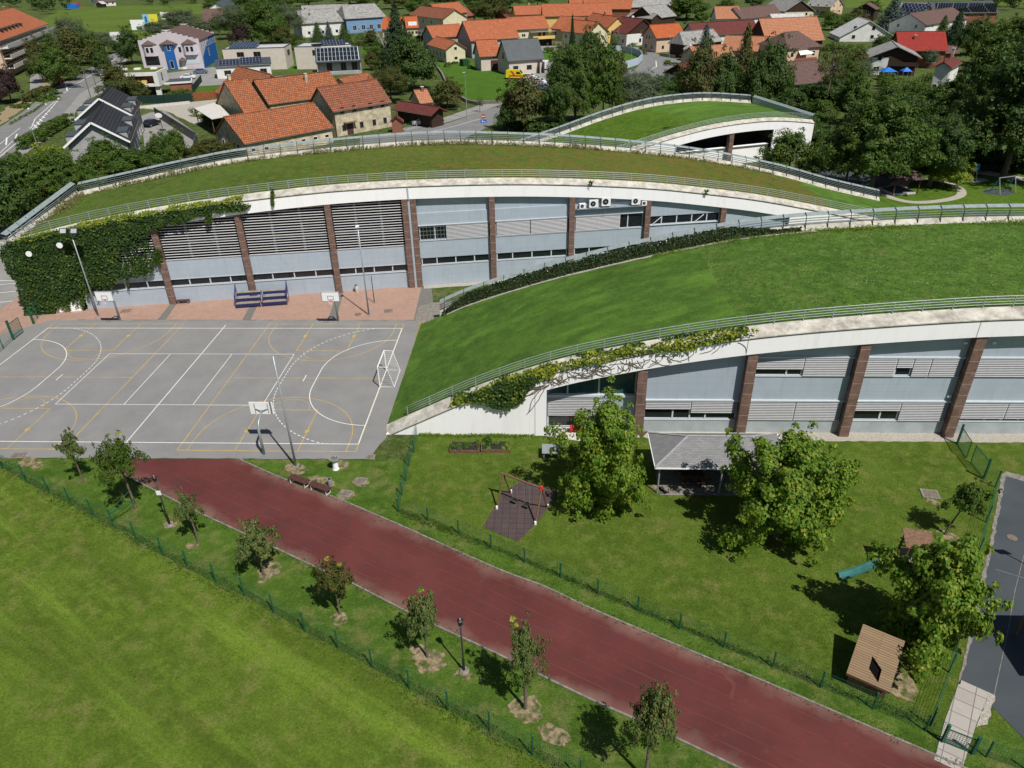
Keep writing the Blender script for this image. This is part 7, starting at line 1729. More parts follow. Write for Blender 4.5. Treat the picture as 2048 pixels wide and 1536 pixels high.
# chapel shrine
g = at(1376, 121); T = thing('chapel', 'tiny white wayside chapel with an arched doorway by the road junction', 'chapel', (g.x, g.y, 0), radians(-12))
b = MB(); b.box(-1.6, 1.6, -1.4, 1.6, 0, 3.6); b.build('wall', WM['white'], T); b = MB(); b.add([(-1.9, -1.7, 3.6), (1.9, -1.7, 3.6), (1.9, 1.9, 3.6), (-1.9, 1.9, 3.6), (0, -1.7, 4.9), (0, 1.9, 4.9)], [(0, 4, 5, 3), (1, 2, 5, 4), (0, 1, 4), (2, 3, 5)]); b.build('roof', RM['lgrey'], T)
b = MB(); b.poly([(-.6, -1.42, 0), (.6, -1.42, 0)]+[(.6*cos(pi*k/10), -1.42, 2+.6*sin(pi*k/10)) for k in range(11)]); b.build('doorway', M['interior'], T)
house('grey roofed barn at the right of the village centre top', (1308, 37), (1354, 31.5), (1283, 13), he=4, p=.65, name='barn', wall='wood', roof='grey', cat='barn')
house('lower grey barn roof left of the grey roofed barn', (1252, 33), (1303, 38), (1226, 20), he=4, p=.6, name='barn', wall='wood', roof='grey', cat='barn')
house('long grey roof with a red brick gable at the top edge of the village', (1262, 15), (1350, 10), (1244, -4), he=6, p=.6, name='barn', wall='brick', roof='grey', cat='barn')
house('brick barn with an orange roof next to the long grey roof at the top edge', (1150, 18), (1262, 18), (1170, -8), he=5.5, p=.7, name='barn', wall='brick', roof='orange', cat='barn')
T, geo, _ = house('small white house with a dark boarded gable at the near side of the road junction', (1383, 152), (1412, 146), (1358, 127.5), he=3.4, p=.55, wall='white', roof='dred', gable='wood', wins=[('l', [.3, .7], 1.0, .9, 1.3)])
house('house with a pale orange roof behind the brown roofed row', (1432, 38), (1482, 37), (1423, 13), he=4.6, p=.8, wall='white', roof='pale', wins=W1g)
house('house with a dark brown roof and two small dormers beside the pale orange roof', (1483, 38), (1566, 30), (1486, 14), he=4.5, p=.75, wall='white', roof='brown', wins=W1)
house('long row house with a weathered brown red roof in the right part of the village', (1388, 72), (1520, 64), (1383, 46), he=4.6, p=.8, wall='white', roof='dred', wins=[('f', 6, 1, .9, 1.1)])
T, geo, _ = house('huge barn with a flat looking orange tiled roof in the right part of the village', (1533, 86), (1650, 80), (1531, 37), he=5, p=1.0, name='barn', wall='wood', roof='pale', cat='barn')
house('old low building with patchy pale orange tiles in front of the brown roofed row', (1440, 100), (1545, 104), (1442, 70), he=3.2, p=.7, name='farm_building', wall='old', roof='pale')
house('low pale orange roof left of the patchy one behind the blue spruce', (1395, 118), (1470, 112), (1400, 92), he=3, p=.6, name='farm_building', wall='old', roof='pale')
T, geo, _ = house('brick coloured house with a striped tile roof, terrace and white awning', (1575, 97), (1645, 92), (1606, 62), he=6.4, p=.5, wall='peach', roof='brown', hip=.5, wins=[('f', 3, 1.2, 1.0, 1.4), ('f', 3, 3.9, 1.0, 1.3), ('r', 2, 3.9, .9, 1.3)])
b = MB(); b.box(geo[0]+1, geo[0]+9, geo[2]-2.5, geo[2], 2.7, 2.9).box(geo[0]+1, geo[0]+9, geo[2]-2.5, geo[2]-2.4, 2.9, 3.8); b.build('terrace', WM['brick'], T)
b = MB(); b.quad((geo[0]+3, geo[2]-2.4, 4.6), (geo[0]+8, geo[2]-2.4, 4.9), (geo[0]+7, geo[2], 5.6), (geo[0]+4, geo[2], 5.5)); b.build('awning', M['white'], T)
house('low house with a wide grey brown tiled roof behind the far hall trees', (1577, 170), (1672, 160), (1570, 124.5), base=(1579, 194), p=.55, wall='cream', roof='brown', chim=[(.3, .95, .9)], wins=[('f', [.2, .5], .9, 1.4, 1.5)])
T, geo, _ = house('white house with a bright pale grey metal roof on the right side of the village', (1658, 65), (1678.5, 74), (1721, 35), base=(1705, 96), p=.55, wall='white', roof='lgrey', wins=[('r', [.25, .6], 3.9, 1.2, 1.5), ('r', [.25, .6], 1.0, 1.2, 1.3)])
house('cream house with a grey roof and balcony at the top right of the village', (1525, 15), (1569, 23.4), (1560, -6), he=5.5, p=.62, wall='cream', roof='grey', gable='wood', wins=W2)
house('peach house with a grey roof and a pink gable at the top right', (1609.7, 11.5), (1662, 14), (1614, -8), base=(1660, 31), p=.7, wall='peach', roof='grey', wins=W2)
gfront('dark wooden house with a blue balcony at the top right', (1708, 18), (1752, 19), 9, he=5, p=.5, wall='wood', roof='brown', wins=[('l', [.3, .7], 2.6, 1.6, 1.4)])
house('pale lean-to roof behind the huge orange barn', (1545, 37), (1612, 35), (1540, 28), he=4.5, p=.4, name='shed', wall='white', roof='lgrey', cat='shed')
house('white house with a roof full of blue solar panels at the top right', (1790, 32), (1843, 33.5), (1803.7, 4.4), base=(1843, 56), p=.7, wall='white', roof='grey', wins=[('r', 2, 1, 1, 1.2), ('r', [.5], 3.8, 1, 1.2)])
sheetroof([(1797, 28), (1841, 31), (1863, 7.5), (1806, 5.5)], [5.4, 5.4, 9.6, 9.6], 'blue solar array on the white house roof at the top right', 'solar_array', M['solar'], False, .08, 'solar panels')
house('long house with a dark roof of solar panels at the top right edge', (1868, 27), (1998, 25), (1868, 3), he=5, p=.5, wall='brick', roof='dgrey')
sheetroof([(1872, 24), (1992, 24), (1996, 6), (1870, 6)], [5.7, 5.7, 9.2, 9.2], 'dark solar array covering the long roof at the top right edge', 'solar_array', M['solar'], False, .08, 'solar panels')
house('house with a pinkish brown roof half hidden by dark pines at the top right', (1853, 50), (1938, 36), (1872, 19), he=5, p=.5, wall='white', roof='brown', wins=W2)
T, geo, _ = house('house with a glossy red tiled roof and a brown chimney on the right', (1797, 101), (1897, 101), (1798, 63), he=4.6, p=.7, wall='brick', roof='red', chim=[(.36, .3, 1.0), (.6, .98, .9)], wins=[('f', [.75], 1.2, 2.0, 1.6)])
T, geo, _ = gfront('white chalet with a wide grey roof and dark wooden balconies on the right', (1738, 114), (1845, 116), 15, base=(1760, 152), p=.42, wall='white', roof='grey', ov=1.0, gable='wood', wins=[('l', [.86], 1.0, 1.5, 1.2), ('l', [.83], 3.8, 1.1, 1.5)])
x0, x1, y0, y1 = geo
b = MB(); b.box(x0-.08, x0-.02, y0, y0+(y1-y0)*.62, 0, 5.2); b.build('timber_front', WM['wood'], T); b = MB(); b.box(x0-1.0, x0-.1, y0, y0+(y1-y0)*.62, 2.6, 2.75).box(x0-1.0, x0-.92, y0, y0+(y1-y0)*.62, 2.75, 3.6); b.build('balcony', WM['wood'], T)
T, geo, _ = house('house with a tall white chimney among the dense trees at the right', (1904, 136), (1925, 125), (1953, 92), he=6, p=.6, wall='white', roof='dred', chim=[(.8, .55, 2.2)], wins=W1)
house('pinkish low roof right of the red tiled house', (1890, 106), (1920, 106), (1897, 91), he=3.5, p=.4, name='shed', wall='brick', roof='brown', cat='shed')
for (x, y, w, l) in ((1772, 160, 3.8, 'blue garden tent in front of the chalet'), (1808, 160, 2.4, 'small blue parasol right of the blue garden tent')):
    g = at(x, y); b = MB(); s = w/2; b.add([(-s, -s, 2.3), (s, -s, 2.3), (s, s, 2.3), (-s, s, 2.3), (0, 0, 3.3)], [(0, 1, 4), (1, 2, 4), (2, 3, 4), (3, 0, 4)]); T = thing('garden_tent', l, 'tent', tuple(g)); b.build('canopy', M['blue'], T)
    for sx in (-s, s):
        for sy in (-s, s): b = MB(); b.box(sx-.03, sx+.03, sy-.03, sy+.03, 0, 2.3); b.build('leg', M['steel'], T)

# ---- lilac building with stepped gables
def frame_from(p0, p1):
    e = (p1-p0); e.z = 0; L = e.length; return p0, e.normalized(), L
P0, P1 = at(290, 141.4), at(409, 137); O_, ex, L = frame_from(P0, P1); ez = atan2(ex.y, ex.x)
HB = 8.7; DB = 23.5
T = thing('office_building', 'pale lilac office building with stepped gables and a cobalt blue side', 'building', (O_.x, O_.y, 0), ez)
def stepgable(y, m='lilac'):
    b = MB(); n = 6; pts = [(0, 0)]; pk = HB+2.8
    for k in range(n): 
        x = L*.5*k/n; z = HB+.5+(pk-HB)*k/n; pts += [(x, z), (x+L*.5/n, z)]
    pts += [(L*.42, pk+.6), (L*.58, pk+.6)]
    for k in range(n-1, -1, -1):
        x = L-L*.5*k/n; z = HB+.5+(pk-HB)*k/n; pts += [(x-L*.5/n, z), (x, z)]
    pts += [(L, 0)]
    b.add([(p[0], y, p[1]) for p in pts]+[(p[0], y+.4, p[1]) for p in pts], [tuple(range(len(pts)))[::-1], tuple(range(len(pts), 2*len(pts)))]+[(i, i+1, len(pts)+i+1, len(pts)+i) for i in range(len(pts)-1)])
    return b
stepgable(0).build('stepped_gable', WM['lilac'], T); stepgable(DB).build('stepped_gable', WM['lilac'], T)
b = MB(); b.box(0, .3, .4, DB, 0, HB); b.build('wall', WM['lilac'], T); b = MB(); b.box(L-.3, L, .4, DB, 0, HB); b.build('wall', WM['lilac'], T)
b = MB(); b.add([(L+.02, .4, 0), (L+.02, DB, 0), (L+.02, DB, HB-.3), (L+.02, 14, HB-.3), (L+.02, 1.5, 3.5)], [(0, 1, 2, 3, 4)]); b.build('blue_wall', WM['cobalt'], T)
b = MB(); b.add([(-.2, .4, HB), (L+.3, .4, HB), (L+.3, DB, HB), (-.2, DB, HB), (L/2, .4, HB+3.2), (L/2, DB, HB+3.2)], [(0, 4, 5, 3), (1, 2, 5, 4)]); b.build('roof', RM['brown'], T)
geo = (0, L, 0, DB)
for c in (.1, .19, .47, .66, .83, .93): pane(T, 'f', L*c, 5.2, .9, 1.7, geo)
for k in range(9): pane(T, 'r', 2+k*2.6, HB-2.6, .9, 1.5, geo)
pane(T, 'r', 11, 3.0, 1.2, 2.2, geo)
b = MB(); b.box(L*.42, L*.56, -1.0, -.0, 0, HB-.9); b.build('blue_stair_tower', WM['cobalt'], T); pane(T, 'f', L*.49, 6.0, .9, 1.7, (0, L, -1.0, DB)); pane(T, 'f', L*.49, .6, 1.0, 2.2, (0, L, -1.0, DB))
for c, w in ((.17, .24), (.83, .25), (.49, .30)):
    z0 = 4.4 if w < .3 else 0; a0, a1 = L*(c-w/2), L*(c+w/2); m_ = .2*(a1-a0)
    if w < .3: b = MB(); b.prism([(a0, 0), (a0+m_, -.95), (a1-m_, -.95), (a1, 0)], z0, HB-.9); b.build('bay', WM['lilac'], T); geo2 = (0, L, -.95, DB); pane(T, 'f', a0+(a1-a0)*.36, 5.4, .9, 1.6, geo2); pane(T, 'f', a0+(a1-a0)*.66, 5.4, .9, 1.6, geo2)
    b = MB(); b.add([(a0-.2, 0, HB-.9), (a0+m_, -1.3, HB-.9), (a1-m_, -1.3, HB-.9), (a1+.2, 0, HB-.9), ((a0+a1)/2, -.1, HB+.5)], [(0, 1, 4), (1, 2, 4), (2, 3, 4), (3, 2, 1, 0)]); b.build('bay_roof', RM['brown'], T)
b = MB(); b.box(L*.71, L*.95, -.05, 0, 1.6, 4.2); b.build('shop_window', M['frame'], T); b = MB(); b.box(L*.05, L*.28, -.05, 0, 1.6, 4.2); b.build('shop_window', M['dark'], T)
b = MB(); b.box(L*.64, L*.70, -.06, 0, 0, 2.4); b.build('door', M['white'], T)
b = MB(); b.add([(L*.60, 0, 2.9), (L*.62, -1.2, 2.7), (L*.72, -1.2, 2.7), (L*.74, 0, 2.9), (L*.67, -.1, 3.8)], [(0, 1, 4), (1, 2, 4), (2, 3, 4)]); b.build('door_canopy', RM['brown'], T)
# ---- white flat roofed houses
def flat_house(label, p0, p1, depth, h, wall='white', rim=.35, wins=(), roofm='grey', name='flat_roof_house', z0=0):
    a, e, L = frame_from(at(*p0, z0), at(*p1, z0)); T = thing(name, label, 'house', (a.x, a.y, 0), atan2(e.y, e.x))
    b = MB(); b.box(0, L, 0, depth, z0, h); b.build('wall', WM[wall], T)
    b = MB(); t_ = .25; b.box(-.02, L+.02, -.02, t_, h, h+rim).box(-.02, L+.02, depth-t_, depth+.02, h, h+rim).box(-.02, t_, t_, depth-t_, h, h+rim).box(L-t_, L+.02, t_, depth-t_, h, h+rim); b.build('roof_rim', WM[wall], T)
    b = MB(); b.box(t_, L-t_, t_, depth-t_, h, h+.06); b.build('roof', RM[roofm], T)
    for side, cs, z, w, hh in wins:
        for c in cs: pane(T, side, (L if side in 'fb' else depth)*c, z, w, hh, (0, L, 0, depth), 'cover')
    return T, L
HW = 6.2
def roofpt(x, y, h): return at(x, y, h)
a = roofpt(200, 148, HW); c = roofpt(313, 144, HW); T, L = None, None
T = thing('flat_roof_house', 'white flat roofed house with a deep terrace opening and orange panels beside the road', 'house', (a.x, a.y, 0), atan2((c-a).y, (c-a).x)); L = (c-a).length; D9 = 9
b = MB(); b.box(0, L, 0, D9, HW-.9, HW).box(0, L, 0, D9, 2.6, 3.2).box(L-1.2, L, 0, D9, 3.2, HW-.9).box(0, .4, 0, D9, 0, HW-.9).box(.4, L-1.2, 3.0, D9, 3.2, HW-.9); b.build('wall', WM['white'], T)
b = MB(); b.box(L*.55, L-1.2, 2.5, 3.0, 3.2, HW-.9); b.build('timber_cladding', WM['brick'], T); b = MB(); b.box(L*.62, L*.78, .4, .5, 3.2, 4.2); b.build('orange_screen', WM['yellow'], T)
b = MB(); b.box(.4, L-.6, 2.0, 2.2, 0, 2.6); b.build('glazing', M['dark'], T); b = MB(); b.box(L-1.5, L-.2, .6, 1.2, 0, 2.6); b.build('pillar', WM['white'], T)
b = MB(); b.box(.4, L-.4, .4, D9-.4, HW, HW+.1); b.build('green_roof', M['roofdry'], T)
for k in (.3, .55, .85): b = MB(); b.box(L*k-.8, L*k+.8, 5, 6.4, HW+.1, HW+.5); b.build('skylight', M['white'], T)
pane(T, 'r', D9*.4, 3.8, 1.0, 1.8, (0, L, 0, D9), 'cover')
a = at(322, 166, 2.9); c = at(383, 162, 2.9)
T = thing('garage', 'low flat roofed garage with a white fascia right of the white flat roofed house', 'garage', (a.x, a.y, 0), atan2((c-a).y, (c-a).x)); L = (c-a).length
b = MB(); b.box(0, L, 0, 7, 2.45, 2.9); b.build('roof_slab', WM['white'], T); b = MB(); b.box(.2, L-.2, .2, 6.8, 2.9, 2.96); b.build('roof', RM['dgrey'], T); b = MB(); b.box(2, L-.2, .3, 6.7, 0, 2.45); b.build('wall', WM['brick'], T)
HS_ = 6.6
def solar_house(a_px, b_px, h, depth, label, wall, wins, ex2=None):
    a = at(*a_px, h); c = at(*b_px, h); T = thing('flat_roof_house', label, 'house', (a.x, a.y, 0), atan2((c-a).y, (c-a).x)); L = (c-a).length
    b = MB(); b.box(0, L, 0, depth, 0, h); b.build('wall', WM[wall], T)
    b = MB(); b.box(0, L, 0, .2, h, h+.3).box(0, L, depth-.2, depth, h, h+.3).box(0, .2, .2, depth-.2, h, h+.3).box(L-.2, L, .2, depth-.2, h, h+.3); b.build('roof_rim', RM['dgrey'], T)
    b = MB(); b.box(.2, L-.2, .2, depth-.2, h, h+.05); b.build('roof', RM['lgrey'], T)
    for side, cs, z, w, hh in wins:
        for q in cs: pane(T, side, (L if side in 'fb' else depth)*q, z, w, hh, (0, L, 0, depth), 'cover')
    return T, L
def array(T, x0, x1, y0, y1, z0, z1, label=None):
    b = MB(); n = max(1, round(x1-x0)); 
    b.add([(x0, y0, z0), (x1, y0, z0), (x1, y1, z1), (x0, y1, z1), (x0, y0, z0-.06), (x1, y0, z0-.06), (x1, y1, z1-.06), (x0, y1, z1-.06)], [(0, 1, 2, 3), (7, 6, 5, 4), (4, 5, 1, 0), (5, 6, 2, 1), (6, 7, 3, 2), (7, 4, 0, 3)]); b.build('solar_array', M['solar'], T)
T, L = solar_house((444, 99.5), (568, 96), 6.4, 12, 'beige flat roofed block with roof panels behind the low white house, left of the pair', 'beige', [('f', [.28, .55], 4.2, 2.2, 1.3), ('r', [.5], 3.8, 4, 1.5)])
array(T, 1.5, L*.52, 2, 10, 6.6, 7.6)
T, L = solar_house((431, 134), (540, 128), 3.4, 8, 'low white house with a dark roof edge and a row of tilted solar panels', 'white', [('f', [.2, .86], .9, 1.9, 1.3), ('f', [.7], .9, .9, .9)])
b = MB(); b.add([(-.4, -.4, 3.3), (L+.4, -.4, 3.3), (L+.4, 8.2, 4.6), (-.4, 8.2, 4.6)], [(0, 1, 2, 3)]); b.build('sloped_roof', RM['dgrey'], T)
array(T, 1, L*.42, 1.2, 5.2, 3.65, 4.7); array(T, L*.46, L*.85, 2.2, 6.4, 3.85, 5.0)
T, L = solar_house((588, 95), (640, 94), 6.6, 12, 'white block at the left of the big solar roof with a pale roof terrace', 'beige', [('f', [.8], 4.2, 2, 1.5), ('f', [.9], .6, 1.8, 2.2)])
a = at(632, 124, 3.9); c = at(721, 120, 3.9); T = thing('solar_house', 'white house with a sloping roof fully covered by framed solar panels', 'house', (a.x, a.y, 0), atan2((c-a).y, (c-a).x)); L = (c-a).length
b = MB(); b.box(0, L, 1.6, 9, 0, 3.7).box(0, .3, 0, 1.6, 0, 3.7).box(L-.3, L, 0, 1.6, 0, 3.7).box(.3, L-.3, 0, 1.6, 0, .9); b.build('wall', WM['grey'], T)
b = MB(); b.add([(-.2, -.3, 3.8), (L+.3, -.3, 3.8), (L+.3, 9, 7.0), (-.2, 9, 7.0), (-.2, -.3, 3.6), (L+.3, -.3, 3.6), (L+.3, 9, 6.8), (-.2, 9, 6.8)], [(0, 1, 2, 3), (7, 6, 5, 4), (4, 5, 1, 0), (5, 6, 2, 1), (6, 7, 3, 2), (7, 4, 0, 3)]); b.build('roof', RM['dgrey'], T)
b = MB(); n = 11; cw = (L-.8)/n; 
for i in range(n):
    for j in range(3):
        y0 = .3+j*2.75; y1 = y0+2.6; z = lambda y: 3.8+(y+.3)*3.2/9.3+.1
        b.quad((.4+i*cw, y0, z(y0)), (.4+(i+1)*cw-.12, y0, z(y0)), (.4+(i+1)*cw-.12, y1, z(y1)), (.4+i*cw, y1, z(y1)))
b.build('solar_array', M['dark'], T); b = MB(); b.quad((.3, .2, 3.8+.5*.344+.05), (L-.3, .2, 3.8+.5*.344+.05), (L-.3, 8.6, 3.8+8.9*.344+.05), (.3, 8.6, 3.8+8.9*.344+.05)); b.build('panel_frames', M['frame'], T)
for q in (.28, .6, .85): pane(T, 'f', L*q, 1.0, 1.6, 2.2, (0, L, 1.6, 9), 'cover')
T, L = solar_house((625, 94), (702, 90), 6.6, 7, 'rear flat block with three tilted solar arrays behind the big solar roof', 'white', []); 
for k in range(3): array(T, L*(.25+.22*k), L*(.25+.22*k)+L*.18, 1, 6, 6.9, 8.0)
# ---- dark twin house
def twin(apex, dirdeg, depth, he, hr, d, label):
    ex_ = Vector((cos(radians(dirdeg)), sin(radians(dirdeg)), 0)); A_ = at(*apex, hr); n_ = Vector((-ex_.y, ex_.x, 0)); c = A_-n_*d; Wd = 2*d
    T, geo, hr = build_house('twin_house', label, c, ex_, depth, d, he, (hr-he)/d, wall='grey', roof='black', ov=.7, group=None)
    x0, x1, y0, y1 = geo; d = Wd/2
    b = MB(); b.bar((-.03, 0, he-.05), (-.03, d, hr-.05), .08, .32); b.bar((-.03, d, hr-.05), (-.03, 2*d, he-.05), .08, .32); b.build('bargeboard', M['white'], T)
    for (xa, s) in ((2.2, 'near'), (depth*.62, 'far')):
        for side in (0, 1):
            b = MB(); ya, yb = (y0-.3, y0+2.4) if side == 0 else (y1-2.4, y1+.3); b.box(xa, xa+4.6, ya, yb, he-1.2, he+1.35); dm_ = b.build('dormer', WM['grey'], T)
            b = MB(); b.box(xa-.1, xa+4.7, ya-.1, yb+.1, he+1.35, he+1.45); b.build('dormer_roof', RM['dgrey'], dm_)
            b = MB(); yy = ya-.03 if side == 0 else yb+.0; b.box(xa+.8, xa+3.8, yy, yy+.03, he-.5, he+.85); b.build('dormer_window', M['dark'], dm_)
    for q in (.25, .55, .8): pane(T, 'f', x0+(x1-x0)*q, .5, 1.2, 2.0, geo)
    return T
twin((181, 245), 112.5, 21.3, 5.0, 8.7, 5.25, 'front half of the dark roofed twin house, nearest the green row of trees')
twin((197, 197), 110.5, 17, 5.8, 9.4, 5.2, 'rear half of the dark roofed twin house, next to the road')
# ---- big block of flats, upper left
he = 10.5; a, c = at(-6, 84, he), at(97, 47, he)
T, geo, hr = build_house('apartment_building', 'large block of flats with a steep orange roof and long balconies at the upper left', a, (c-a).normalized() if abs((c-a).z) < 1e-6 else (c-a), (c-a).length, 11, he, .55, wall='peach', roof='orange', ov=.2, chim=[(.25, .5, 1.2), (.55, .48, 1.2), (.85, .5, 1.0)], cat='apartment building')
x0, x1, y0, y1 = geo
for z in (8.4, 5.4, 2.5):
    b = MB(); b.box(x0+2, x1+(4 if z > 8 else 1), y0-2.2, y0, z-.2, z).box(x0+2, x1+(4 if z > 8 else 1), y0-2.2, y0-2.05, z, z+1.0); b.build('balcony', WM['beige'] if z < 8 else M['concrete'], T)
    b = MB(); b.box(x0+2.5, x1-.5, y0-.03, y0+.02, z+.1, z+2.2); b.build('balcony_glazing', M['dark'], T)
b = MB()
for k in range(9): b.box(3+k*5.2, 4.6+k*5.2, 2.2, 4.4, he+1.3, he+2.4)
b.build('skylight', M['dark'], T)
b = MB(); b.box(x0, x1+3.5, y0-.4, y0+5, 8.2, 8.38); b.build('terrace', M['concrete'], T)
g0, g1 = at(0, 203), at(22, 186); T = thing('low_wall_shed', 'low shed with a salmon roof and slatted side at the left edge', 'shed', tuple(g0), atan2((g1-g0).y, (g1-g0).x)); L = (g1-g0).length
b = MB(); b.box(-8, L, 0, 6, 2.2, 2.5); b.build('roof', WM['peach'], T); b = MB(); b.box(-8, L-.3, .2, .4, 0, 2.2); b.build('slatted_wall', M['darkwood'], T)
# ---- walls, screens and fences of the yards
def wall_run(name, pts, h, m, label, cat='fence', t_=.12, zs=0):
    P_ = A(*pts); T = thing(name, label, cat, tuple(P_[0])); b = MB()
    for a, c in zip(P_, P_[1:]):
        b.bar(a+Vector((0, 0, h/2+zs)), c+Vector((0, 0, h/2+zs)), t_, h)
    b.build('panel', m, T, world=True); b = MB()
    for a, c in zip(P_, P_[1:]):
        n = max(1, int((c-a).length/2.5))
        for k in range(n+1): q = a+(c-a)*k/n; b.box(q.x-.06, q.x+.06, q.y-.06, q.y+.06, 0, h+.06)
    b.build('post', M['postdark'], T, world=True); return T
DG = plain('dark_green_screen', (.012, .03, .024), .8, .2)
wall_run('screen_fence', [(270, 208), (330, 206), (386, 203)], 2.0, DG, 'long dark green privacy screen in front of the white flat roofed house')
wall_run('screen_fence', [(386, 186), (404, 163)], 1.8, DG, 'dark green screen beside the small artificial lawn')
wall_run('timber_fence', [(388, 201), (430, 196), (446, 193)], 1.9, plain('orange_brown_boards', (.22, .08, .03), .8, .2, var=.2, scale=3), 'orange brown board fence next to the farm barn')
wall_run('dark_wall', [(312, 232), (396, 286)], 1.9, M['black'], 'black diagonal wall across the gravel yard beside the parked dark car', 'wall', .25)
wall_run('dark_wall', [(396, 286), (392, 302)], 1.9, M['postdark'], 'short grey return of the black diagonal yard wall', 'wall', .25)
wall_run('low_wall', [(272, 218), (380, 207)], .6, M['concrete'], 'low pale wall along the lane under the dark green screen', 'wall', .4)
cw_ = [(1222, 104), (1245, 104), (1265, 108), (1280, 114), (1284, 121), (1276, 129), (1258, 135), (1240, 139)]
CWm = plain('pale_blue_curved_wall', (.40, .47, .55), .8, .2, var=.08)
wall_run('curved_wall', cw_, 2.1, CWm, 'pale blue grey curved wall at the road bend', 'wall', .2)
wall_run('retaining_wall', [(868, 128), (884, 150), (900, 185), (935, 206), (965, 212)], .8, M['kerb'], 'stone retaining wall along the left edge of the green lawn', 'wall', .5)
wall_run('retaining_wall', [(932, 206), (1008, 206)], .6, M['kerb'], 'low stone wall between the green lawn and the road', 'wall', .5)
wall_run('green_container', [(923, 132), (934, 131)], 2.0, plain('dark_green_box', (.012, .06, .02), .6, .3), 'dark green box shed beside the white orange roofed barn', 'shed', 3)
wall_run('picket_fence', [(1320, 112), (1350, 117)], 1.0, M['oldwood'], 'grey wooden garden fence in front of the salmon pink house')
fence(A((988, 246), (1030, 238)), 1.5, 'dark mesh fence beside the round tree at the road', post='postdark', spacing=2)
fence(A((812, 258), (850, 246), (872, 240)), 1.2, 'thin mesh fence in front of the dark red carport', post='steel', spacing=2.5)
# billboards in the field
def billboard(x, y, w, h, label, cols, z=.8):
    g = at(x, y); T = thing('billboard', label, 'billboard', (g.x, g.y, 0), radians(5))
    b = MB(); b.box(-w/2, w/2, -.06, .06, z, z+h); b.build('board', M['white'], T)
    for (a0, a1, c0, c1, m) in cols: b = MB(); b.box(w*(a0-.5), w*(a1-.5), -.075, -.062, z+h*c0, z+h*c1); b.build('poster', m, T)
    for s in (-w*.35, w*.35): b = MB(); b.box(s-.08, s+.08, .06, .2, 0, z+h); b.build('leg', M['steel'], T)
LB = plain('pale_blue_poster', (.25, .5, .68), .6, .3); YP = plain('yellow_poster', (.70, .62, .05), .6, .3)
billboard(304, 52, 8, 5, 'blue and yellow billboard in the field', [(0, .42, 0, 1, LB), (.42, 1, 0, 1, YP), (.12, .28, .2, .8, M['cobalt'] if 'cobalt' in M else M['blue'])])
billboard(279, 63, 7, 4.6, 'white billboard with a teal picture in the field', [(.35, .75, .02, .35, M['teal'])])
billboard(236, 88, 5, 4, 'white billboard at the end of the tree belt by the road', [])
billboard(334, 42, 6, 4, 'faded pale billboard half hidden by the grey willow', [(.2, .6, .2, .7, plain('faded_rust_poster', (.35, .2, .12), .8, .2))])
# street lights and poles
def slamp(x, y, ty, label, arm=1.0):
    g = at(x, y); h = hz(x, y, ty); T = thing('street_light', label, 'street light', (g.x, g.y, 0), 0, 'street lights in the town'); b = MB(); b.tube([(0, 0, 0), (0, 0, h)], [.09, .05], 8); b.build('pole', M['steel'], T)
    b = MB(); b.box(-arm, .1, -.12, .12, h-.03, h+.08); b.build('lamp_head', M['frame'], T)
for a_ in ((151, 155, 111, 'street light beside the tree belt on the far side of the left road'), (76, 296, 256, 'street light at the hedge beside the left road'), (624, 278, 214, 'thin street light standing in front of the low farm roof'), (934, 237, 145, 'tall street light at the right edge of the road in front of the green lawn'),
           (1236, 94, 41, 'street light in front of the bright white house'), (1338, 116, 72, 'street light between the salmon pink house and the chapel'), (1262, 122, 92, 'pair of dark poles standing inside the curved wall')): slamp(*a_, .5)
def upole(x, y, ty, label):
    g = at(x, y); h = hz(x, y, ty); b = MB(); b.tube([(0, 0, 0), (0, 0, h)], [.12, .08], 7); b.bar((-.8, 0, h-.4), (.8, 0, h-.4), .1); o = b.build('utility_pole', M['bark']); o.location = g; tag(o, label, 'utility pole')
upole(1247, 125, 70, 'dark wooden utility pole behind the curved wall'); upole(1556, 110, 52, 'wooden utility pole in front of the huge orange barn'); upole(183, 200, 138, 'thin dark pole at the roadside, left of two'); upole(199, 196, 134, 'thin dark pole at the roadside, right of two')
# road signs
g = at(968, 268); T = thing('road_sign', 'red round road sign above a blue sign at the road by the hall parapet', 'road sign', (g.x, g.y, 0)); b = MB(); b.tube([(0, 0, 0), (0, 0, 3.9)], .04, 6); b.build('post', M['steel'], T)
b = MB(); b.add([(.45*cos(2*pi*k/16), -.06, 3.5+.45*sin(2*pi*k/16)) for k in range(16)], [tuple(range(16))]); s_ = b.build('red_sign', M['red'], T); b = MB(); b.box(-.32, .32, -.075, -.065, 3.42, 3.58); b.build('white_bar', M['white'], s_)
b = MB(); b.box(-.65, .65, -.06, -.02, 2.2, 2.85); s_ = b.build('blue_sign', M['blue'], T); b = MB(); b.box(-.3, -.1, -.075, -.065, 2.35, 2.7).box(.1, .4, -.075, -.065, 2.35, 2.5); b.build('symbol', M['white'], s_)
g = at(326, 261); T = thing('basketball_hoop', 'portable basketball hoop with a round white board in the yard of the dark twin house', 'basketball hoop', (g.x, g.y, .02)); b = MB(); b.tube([(0, 0, 0), (0, 0, 3.2)], .06, 8); b.build('pole', M['black'], T); b = MB(); b.box(-.5, .5, -.35, .35, 0, .2); b.build('base', M['black'], T)
b = MB(); b.prism([(.75*cos(2*pi*k/16), .3+.0*k) for k in range(2)]+[(0, .35)], 0, .01); b = MB(); vs = [(.8*cos(2*pi*k/18), -.35, 3.2+.52*sin(2*pi*k/18)) for k in range(18)]; b.add(vs+[(v[0], -.31, v[2]) for v in vs], [tuple(range(18)), tuple(range(35, 17, -1))]); b.build('backboard', M['white'], T)
